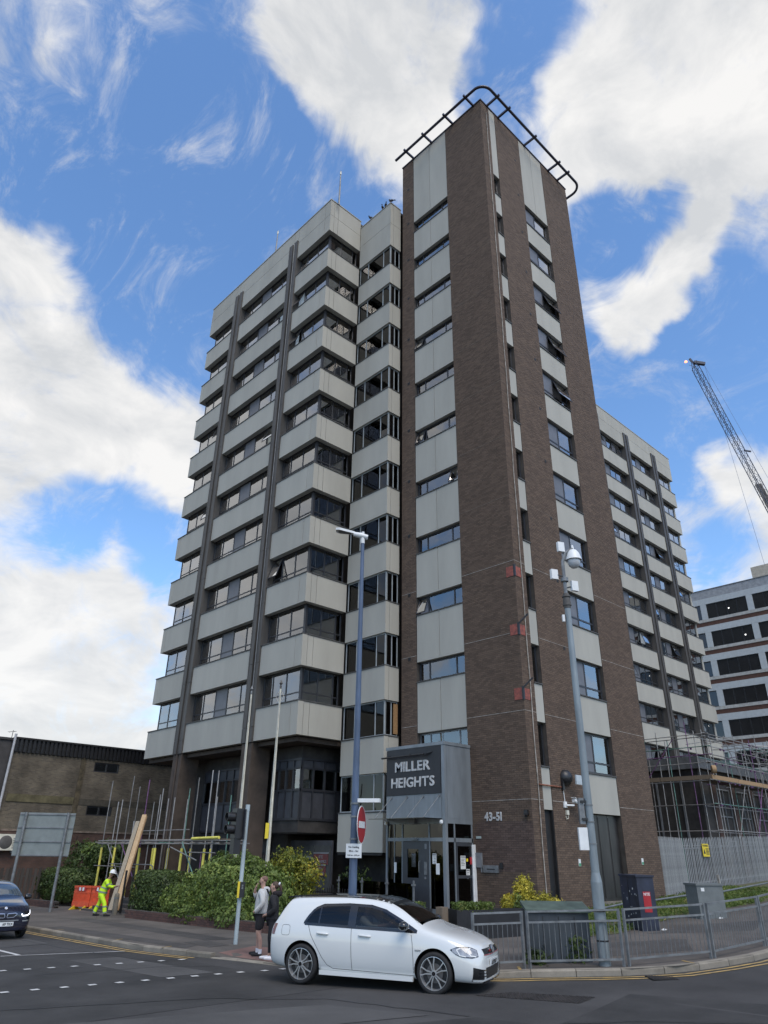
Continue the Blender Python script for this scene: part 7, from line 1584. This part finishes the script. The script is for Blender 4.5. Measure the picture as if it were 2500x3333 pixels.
def lpart(mb, nm, m, smooth=None): return mb.build(nm, m, lb, True, smooth)
wins_l = ((-2.99, -1.29, 6.78, 7.36), (-3.00, -1.33, 4.17, 4.72))
mb = MB()
xs_ = [-8.15, -2.99, -1.31, 14]; 
for a0, a1 in ((-8.15, -3.0), (-1.31, 14)): fbox(mb, T3, a0, a1, 3.2, 7.6, 0, .4)
for z0, z1 in ((3.2, 4.17), (4.72, 6.78), (7.36, 7.6)): fbox(mb, T3, -3.0, -1.31, z0, z1, 0, .4)
lpart(mb, 'brick_wall', M_LBRICK)
mb = MB(); fbox(mb, T3, -8.15, 14, -2, 3.2, 0, .4); lpart(mb, 'base_wall', M_LRED)
mb = MB(); fbox(mb, T3, -7.95, -3.95, 4.76, 5.18, -.05, 0); lpart(mb, 'concrete_band', mat('band_mossy', (.115, .10, .055), .95, var=.25, vs=2)); mb = MB(); fbox(mb, T3, -3.6, 14, 4.76, 5.12, -.03, 0); lpart(mb, 'concrete_band', mat('band_dark', (.07, .062, .048), .95, var=.2))
mb = MB(); fbox(mb, T3, -3.92, -3.62, 3.0, 7.55, -.06, 0); lpart(mb, 'pilaster', mat('pilaster_stain', (.085, .068, .042), .95, var=.3))
mb = MB(); fbox(mb, T3, -8.1, 14, 3.16, 3.26, -.04, 0); lpart(mb, 'string_course', M_JOINTD)
for i in range(86):
    x = -8.15 + i * .26; mb = MB(); fbox(mb, T3, x, x + .15, 7.55, 8.30, -.14, -.02); lpart(mb, 'ribbed_sheet', M_BLACKM)
mb = MB(); fbox(mb, T3, -8.2, 14.2, 7.52, 8.30, -.02, .5); fbox(mb, T3, -8.2, 14.2, 8.30, 8.40, -.18, .5); lpart(mb, 'fascia', M_BLACK)
mb = MB(); mb.box(-14, 32.1, -2, -8.17, 44, 8.2); mb.box(-14, 32.0, 8.2, -8.1, 44, 8.33); lpart(mb, 'side_wall', mat('render_dark', (.055, .052, .052), .9)); mb = MB(); mb.box(-8.1, 32.4, 7.9, 14, 50, 8.2); lpart(mb, 'roof', M_BLACK)
for (x0, x1, z0, z1) in wins_l:
    mb = MB(); fbox(mb, T3, x0, x1, z0, z0 + .07, .05, .16); fbox(mb, T3, x0, x1, z1 - .07, z1, .05, .16)
    for x in (x0, (x0 + x1) / 2 - .04, x1 - .08): fbox(mb, T3, x, x + .08, z0 + .07, z1 - .07, .05, .16)
    w = lpart(mb, 'window', M_FRAME)
    for x in (x0 + .08, (x0 + x1) / 2 + .04): mb = MB(); fbox(mb, T3, x, x + (x1 - x0) / 2 - .12, z0 + .07, z1 - .07, .10, .12); mb.build('pane', M_GLASS, w)
    mb = MB(); fbox(mb, T3, x0, x1, z0, z1, .35, .39); mb.build('backing', M_INT, w)
mb = MB(); mb.tube([(-8.28, 31.75, 8.55), (-8.28, 31.75, -.5)], .075, 10); lpart(mb, 'downpipe', mat('pipe_pale', (.42, .42, .43), .6, var=.1), 40)
mb = MB(); mb.tube([(-8.45, 31.9, 8.3), (-8.45, 31.9, 8.75)], .02, 6); mb.bar((-8.75, 31.9, 8.62), (-8.25, 31.9, 8.70), .02, .02); mb.bar((-8.6, 31.7, 8.64), (-8.6, 32.1, 8.64), .02, .02); mb.bar((-8.4, 31.7, 8.68), (-8.4, 32.1, 8.68), .02, .02); lpart(mb, 'aerial', M_BLACKM)
mb = MB(); fbox(mb, T3, -3.3, 10, 2.6, 3.0, -.2, 0); lpart(mb, 'ledge', M_LRED)
ac = thing('air_conditioner', 'white air conditioning unit with round fan grille on the brick wall', 'air conditioner', (-7.2, 31.7, 2.1))
mb = MB(); mb.box(-8.0, 31.62, 2.12, -6.9, 31.97, 2.98); mb.build('casing', M_CREAM, ac); mb = MB(); mb.lathe([(0, .012), (.34, .012), (.36, 0)], 24, (-7.52, 31.62, 2.55), (0, -1, 0)); mb.build('fan_grille', mat('fan_dark', (.09, .085, .08), .7), ac, True, 40)
for i in range(6): mb = MB(); mb.box(-7.14, 31.60, 2.25 + .1 * i, -6.94, 31.62, 2.28 + .1 * i); mb.build('louvre', M_FRAMEG, ac)
mb = MB(); mb.box(-7.9, 31.6, 2.0, -7.82, 31.99, 2.12); mb.box(-7.08, 31.6, 2.0, -7.0, 31.99, 2.12); mb.build('bracket', M_FRAMEG, ac)
# ------------------------------------------------------------------ palisade fence on the right
pf = thing('palisade_fence', 'grey steel palisade fence with pointed pales beside the tower', 'fence', (14, .8, .8))
ppath = [(9.25, .12), (13.75, 1.1), (21.4, .95), (34, 1.0)]
def fz(x): return interp([(9, .70), (13.75, .72), (21.4, .98), (34, 1.25)], x)
q = MB(); q.prism([(-.035, 0), (.035, 0), (.035, 2.28), (.022, 2.34), (.0, 2.42), (-.022, 2.34), (-.035, 2.28)], (0, 0, 0), (1, 0, 0), (0, 0, 1), (0, .022, 0)); q.add([(-.012, -.012, 0), (.012, -.012, 0), (.012, -.012, 2.3), (-.012, -.012, 2.3), (-.012, 0, 0), (.012, 0, 0), (.012, 0, 2.3), (-.012, 0, 2.3)], [(0, 1, 2, 3), (0, 3, 7, 4), (1, 5, 6, 2)])
pale = _mesh('pale', q.v, q.f, [mat('palisade_galv', (.36, .375, .38), .55, metal=.2, var=.2, vs=3, objrnd=.4)])
for p in arc_points(ppath, .17):
    o = link('pale', pale, pf); d_ = (.21 if p.x < 13.75 else -.02); o.location = (p.x, p.y, fz(p.x)); o.rotation_euler = (0, RND.uniform(-.012, .012), d_)
for (x0, y0), (x1, y1) in zip(ppath, ppath[1:]):
    for h in (.45, 1.95):
        mb = MB(); mb.bar((x0, y0 + .05, fz(x0) + h), (x1, y1 + .05, fz(x1) + h), .05, .05); mb.build('rail', M_STEEL, pf)
for p in arc_points(ppath, 2.75):
    mb = MB(); mb.bar((p.x, p.y + .09, fz(p.x) - .4), (p.x, p.y + .09, fz(p.x) + 2.35), .11, .06); mb.build('post', M_STEEL, pf)
ys_ = thing('warning_sign', 'yellow warning sign with black symbol on the palisade fence', 'sign', (15.9, .9, 2.6))
mb = MB(); mb.box(15.52, 1.0, 2.34, 16.24, 1.02, 2.92); 
mb = MB(); mb.box(15.52, .955, 2.34, 16.24, .975, 2.92); s_ = mb.build('sign_face', M_SIGNY, ys_)
put_text('lettering', 'WARNING', (15.88, .953, 2.79), (1, 0, 0), (0, 0, 1), .125, M_INK, s_, .001, 'CENTER', .003)
mb = MB(); mb.prism([(15.56, 2.47), (15.80, 2.47), (15.68, 2.70)], (0, .953, 0), (1, 0, 0), (0, 0, 1), (0, -.004, 0)); mb.build('symbol', M_INK, s_)
for i in range(5): mb = MB(); mb.box(15.86, .949, 2.68 - .06 * i, 16.20 - .05 * (i % 2), .953, 2.71 - .06 * i); mb.build('text_line', M_INK, s_)
# ------------------------------------------------------------------ low building and scaffold on the right
pd = thing('low_building', 'low dark building with grey roof edge behind the scaffold', 'building', (30, 6, .5))
mb = MB(); mb.box(23.3, 3.75, 7.30, 60, 10.0, 8.0); mb.build('roof_fascia', mat('fascia_grey', (.11, .115, .12), .6, var=.15), pd)
mb = MB(); mb.box(23.6, 4.05, .3, 60, 9.95, 7.29); mb.build('dark_wall', M_DARKWALL, pd)
for i, x in enumerate(range(25, 58, 3)):
    mb = MB(); mb.box(x, 3.9, .5, x + .5, 4.04, 7.2); mb.build('brick_pier', mat('pier_brick', (.07, .042, .034), .9) if 'pier_brick' not in MAT else MAT['pier_brick'], pd)
    mb = MB()
    for z in (3.2, 4.6, 6.2): mb.box(x + .7, 3.97, z, x + 2.6, 4.04, z + .08)
    for q in (.7, 1.6, 2.55): mb.box(x + q, 3.97, 3.28, x + q + .06, 4.035, 6.2)
    mb.build('window', M_FRAMEG, pd)
for y in (5.2, 6.8, 8.4): mb = MB(); mb.box(23.5, y, 3.2, 23.59, y + .10, 6.6); mb.build('mullion', M_FRAMEG, pd)
sc2 = thing('scaffold', 'dense steel tube scaffold with timber toe boards round the low building on the right', 'scaffold', (24, 2.6, 1))
def tm(i): return M_TUBEP if i % 13 == 5 else (M_TUBEG if i % 9 == 4 else M_TUBE)
for i, (y, zt) in enumerate(((9.2, 9.2), (8.1, 9.4), (6.9, 9.1), (5.66, 9.45), (4.98, 8.95), (3.7, 9.9), (2.73, 9.35))): tube((22.0, y, 1.0), (22.0, y, zt), .027, tm(i), sc2); tube((23.1, y, 1.0), (23.1, y, zt - .4), .027, tm(i + 4), sc2)
for i, z in enumerate((9.08, 8.9, 8.35, 7.88, 7.43, 6.42, 5.10, 3.68, 2.9)):
    tube((21.95, 9.7, z), (21.95, 2.3, z + .02), .026, tm(i + 2), sc2)
    if z > 3: tube((21.7, 2.55, z + .05), (46, 2.55, z + .1), .026, tm(i + 7), sc2)
    if i in (0, 3, 5, 6, 7): tube((23.0, 3.55, z), (46, 3.55, z + .05), .026, tm(i + 1), sc2)
k = 0
for x in (24.6, 27.4, 28.9, 30.2, 32.4, 34.1, 36.5, 38.6, 40.9, 43.2, 45.6):
    for y in (2.6, 3.5):
        k += 1; tube((x + RND.uniform(-.15, .15), y, 1.1), (x + RND.uniform(-.15, .15), y, RND.uniform(8.6, 10.4)), .027, tm(k), sc2)
    tube((x, 2.5, 6.42), (x, 4.0, 6.42), .026, tm(k + 3), sc2); tube((x + .2, 2.2, 9.0), (x + .2, 3.9, 9.0), .026, tm(k + 5), sc2)
    tube((x, 2.58, 3.4), (x + 2.2, 2.58, 6.4), .026, tm(k + 1), sc2); tube((x + 2.4, 2.62, 6.4), (x + .3, 2.62, 9.2), .026, tm(k + 6), sc2)
for i in range(26):
    x = RND.uniform(24, 44); y = RND.uniform(2.5, 5.5); z = RND.uniform(8.0, 9.6); tube((x, y, z), (x + RND.uniform(-1.6, 1.6), y + RND.uniform(-2, 2), z + RND.uniform(-.3, .5)), .025, tm(i), sc2)
for i, y in enumerate((9.0, 6.2, 4.4)): tube((21.6, y, 8.9), (21.6, y + 2.2, 6.4), .025, tm(i + 3), sc2)
for p, q in (((21.93, 9.5, 6.62), (21.93, 5.8, 6.62)), ((21.93, 5.75, 6.62), (21.93, 2.5, 6.62))): mb = MB(); mb.bar(p, q, .04, .24); mb.build('toe_board', M_WOODG, sc2)
for i in range(6): mb = MB(); x = 21.9 + i * 3.9; mb.bar((x, 2.52, 6.62 + .0), (x + 3.85, 2.52, 6.63), .04, .24); mb.build('toe_board', M_WOOD, sc2)
for i in range(6):
    for j in range(4): mb = MB(); x = 22.2 + i * 3.9; mb.bar((x, 2.75 + j * .24, 6.48), (x + 3.85, 2.75 + j * .24, 6.48), .225, .038); mb.build('scaffold_board', M_WOODG, sc2)
mb = MB(); mb.lathe([(0, -.12), (.22, -.12), (.24, 0), (.22, .12), (0, .12)], 16, (22.2, 2.45, 7.05), (.6, -.8, 0)); mb.build('yellow_cap', M_WOOD, sc2, True, 50)
mb = MB()
for i in range(120):
    x = RND.uniform(22, 45); z = RND.choice((9.1, 8.35, 7.43, 6.42, 5.1)); c = Vector((x if RND.random() < .75 else 21.98, 2.58 if x > 22.5 else RND.uniform(2.6, 9), z)); mb.obox(c, (.05, 0, 0), (0, .05, 0), (0, 0, .05))
tag(mb.build('clamps', M_TUBEP, sc2), None, None, None, 'stuff')
# ------------------------------------------------------------------ office block far right
of = thing('office_block', 'long office block with white bands, dark windows and brown strips at the right edge', 'building', (62, 8, 0))
T6 = TL(60.0)
M_OWHITE = mat('office_white', (.44, .475, .49), .6, var=.06, objrnd=.2); M_OBROWN = mat('office_brown', (.090, .042, .030), .8, var=.15); M_OCREAM = mat('office_cream', (.42, .42, .40), .7); M_OGLASS = mat('office_glass', (.016, .015, .016), .06, var=.2, vs=.8, coat=.5)
M_OLAMP = mat('office_lamp', (1, .95, .85), .5, emit=1.2)
def opart(mb, nm, m): return mb.build(nm, m, of)
ys6 = [15.8 - 5.3 * k for k in range(-2, 6)]
for fl_ in range(9):
    zt = 29.42 - 3.35 * fl_
    for y in ys6:
        y0, y1 = y - 4.96 - .0, y - .34 + 0.0
        mb = MB(); fbox(mb, T6, y - .34, y + .34, zt - 1.77, zt, -.04, .2); opart(mb, 'white_pier', M_OWHITE)
        mb = MB(); fbox(mb, T6, y0, y1, zt - 1.77, zt - 1.69, .05, .15); fbox(mb, T6, y0, y1, zt - .08, zt, .05, .15)
        for i in range(5): a = y0 + (y1 - y0) * i / 4; fbox(mb, T6, max(y0, a - .05), min(y1, a + .05), zt - 1.69, zt - .08, .05, .15)
        w = opart(mb, 'window', M_BLACKM)
        for i in range(4): a = y0 + (y1 - y0) * i / 4; mb = MB(); fbox(mb, T6, a + .05, a + (y1 - y0) / 4 - .05, zt - 1.69, zt - .08, .10 - .03 * ((i + fl_) % 3 == 0), .13); mb.build('pane', M_OGLASS, w)
        if RND.random() < .75:
            mb = MB(); a = y0 + RND.uniform(.4, 4); mb.lathe([(0, .01), (.09, 0)], 8, (60.06, a, zt - RND.uniform(.3, 1.2)), (-1, 0, 0)); mb.build('ceiling_light', M_OLAMP, w)
        for (z0, z1, m, d) in ((zt - 2.12, zt - 1.78, M_OCREAM, -.05), (zt - 2.60, zt - 2.13, M_OBROWN, .0)):
            mb = MB(); fbox(mb, T6, y - 4.96, y + .33, z0, z1, d, .2); opart(mb, 'band_strip', m)
        for i in (0, 1): mb = MB(); fbox(mb, T6, y - 4.96 + 2.65 * i, y - 4.96 + 2.65 * i + 2.64, zt - 3.34, zt - 2.61, -.04, .2); opart(mb, 'white_panel', M_OWHITE)
        if fl_ == 0:
            for i in (0, 1): mb = MB(); fbox(mb, T6, y - 4.96 + 2.65 * i, y - 4.96 + 2.65 * i + 2.64, zt + .01, zt + .72, -.04, .2); opart(mb, 'white_panel', M_OWHITE)
            mb = MB(); fbox(mb, T6, y - 4.96, y + .33, zt + .73, zt + 1.72, -.04, .2); opart(mb, 'roof_panel', mat('office_parapet', (.30, .315, .335), .6) if 'office_parapet' not in MAT else MAT['office_parapet'])
mb = MB(); mb.box(60.2, -16, -1, 74, 26.8, 31.0); opart(mb, 'inner_core', M_INT); mb = MB(); mb.box(59.9, -16, 31.14, 74, 26.8, 31.22); opart(mb, 'coping', M_FRAMEG)
mb = MB(); mb.box(64, -14, 31.2, 72, 10.9, 34.0); opart(mb, 'rooftop_plant', mat('plant_tan', (.42, .38, .31), .8))
# ------------------------------------------------------------------ crane
cr = thing('crane', 'blue-black lattice crane jib leaning in from the right edge', 'crane', (85, 6, 0))
M_CRANE = mat('crane_steel', (.035, .045, .075), .6, var=.2)
ct = Vector((81.94, 18.07, 78.8)); cb = Vector((85.2, 5.6, 16.0)); ca_ = (ct - cb).normalized(); cu = ca_.cross(Vector((.62, .65, .0))).normalized(); cv = ca_.cross(cu); wv = .5
cor = [cu * wv + cv * wv, -cu * wv + cv * wv, -cu * wv - cv * wv, cu * wv - cv * wv]
for c in cor: mb = MB(); mb.tube([cb + c, ct - ca_ * 1.5 + c * .9, ct + c * .3], .06, 6); mb.build('chord', M_CRANE, cr)
mb = MB(); L_ = (ct - cb).length; n = int(L_ / 1.35)
for i in range(n):
    a = cb + ca_ * (L_ * i / n); b = cb + ca_ * (L_ * (i + 1) / n)
    for j in range(4):
        p, q = (cor[j], cor[(j + 1) % 4]) if i % 2 else (cor[(j + 1) % 4], cor[j]); mb.tube([a + p, b + q], .03, 4, 0, False)
        mb.tube([a + cor[j], a + cor[(j + 1) % 4]], .028, 4, 0, False)
tag(mb.build('lattice', M_CRANE, cr), None, None, None, 'stuff')
mb = MB(); a = cb + ca_ * (L_ * .485); b = cb + ca_ * (L_ * .60); mb.obox((a + b) / 2, ca_ * (b - a).length / 2, cu * .50, cv * .06); mb.build('walkway_panel', M_BLACKM, cr)
mb = MB(); mb.bar(ct - cu * .2, ct - cu * 1.9 - ca_ * .7, .5, .5); mb.bar(ct, ct + ca_ * .9 + cu * .2, .3, .3); mb.build('jib_head', M_CRANE, cr)
mb = MB(); mb.lathe([(0, .25), (.2, .18), (.25, 0), (0, -.1)], 10, ct + cu * 1.1 + ca_ * .3); mb.build('beacon', mat('beacon_red', (1, .25, .12), .4, emit=2.5), cr)
for k in (.42, .70): a = cb + ca_ * (L_ * k); mb = MB(); mb.bar(a - cu * .6, a - cu * 1.6 - ca_ * .4, .2, .2); mb.build('sheave', M_CRANE, cr)
for (o, e) in ((ct - cu * 1.8 - ca_ * .6, Vector((84.6, 14.2, 20))), (ct - cu * 1.7, cb - cu * 2.4)):
    mb = MB(); mb.tube([o, e], .022, 4); mb.build('hoist_rope', mat('rope_blue', (.12, .17, .26), .7) if 'rope_blue' not in MAT else MAT['rope_blue'], cr)
# ------------------------------------------------------------------ rods and birds on the roof
for (y, z1, lab) in ((9.49, 43.2, 'thin metal rod standing on the roof corner of the left wing'), (16.6, 43.3, 'thin metal rod standing midway along the roof of the left wing')):
    t = thing('roof_rod', lab, 'aerial', (-3.0, y, 40.2), 0, 'rods on the roof'); mb = MB(); mb.tube([(-3.0, y, 40.0), (-3.0, y, 41.7), (-3.0, y, z1)], [.06, .05, .035], 8); mb.build('rod', M_STEEL, t)
    mb = MB(); mb.tube([(-3, y, z1 - .35), (-3, y, z1 - .1)], .055, 8); mb.build('tip', M_CREAM, t)
for i, (x, y, a, lab) in enumerate(((-.86, 7.62, 2.0, 'dark pigeon on the stair bay roof, left of a pair'), (-.86, 7.34, 2.6, 'dark pigeon on the stair bay roof, right of a pair'), (-.84, 6.84, .5, 'dark pigeon perched on the very corner of the stair bay roof'), (-.86, 8.75, 1.0, 'lone dark pigeon at the far left of the stair bay roof'))):
    t = thing('pigeon', lab, 'bird', (x, y, 39.80), a, 'pigeons on the roof'); q = ellipsoid((0, 0, .13), (.08, .15, .085), 8); put('body', _mesh('b', q.v, q.f, [M_BLACK], None, 0), mat('pigeon_grey', (.04, .045, .055), .7) if 'pigeon_grey' not in MAT else MAT['pigeon_grey'], t)
    q = ellipsoid((0, .13, .25), (.04, .05, .05), 6); put('head', _mesh('h', q.v, q.f, [M_BLACK], None, 0), MAT['pigeon_grey'], t)
    q = MB(); q.prism([(-.03, 0), (.03, 0), (.045, -.16), (-.045, -.16)], (0, -.12, .12), (1, 0, 0), (0, 1, .25), (0, 0, .015)); q.build('tail', MAT['pigeon_grey'], t, False)
    for s in (-1, 1): q = MB(); q.tube([(s * .025, .02, .07), (s * .025, .03, 0)], .007, 5); q.build('leg', M_SIGNR, t, False)
# litter on the pavement
for i, (x, y, lab) in enumerate(((-1.1, -4.95, 'scrap of white litter beside the navy cabinet'), (2.6, -5.0, 'scrap of white litter beside the small grey cabinet'))):
    z = ground(x, y); mb = MB(); mb.add([(x, y, z + .01), (x + .14, y - .04, z + .03), (x + .16, y + .08, z + .05), (x + .03, y + .09, z + .02)], [(0, 1, 2, 3)]); mb.add([(x, y, z + .008), (x + .14, y - .04, z + .012), (x + .16, y + .08, z + .012), (x + .03, y + .09, z + .008)], [(3, 2, 1, 0)]); tag(mb.build('litter', M_SIGNW), lab, 'litter')
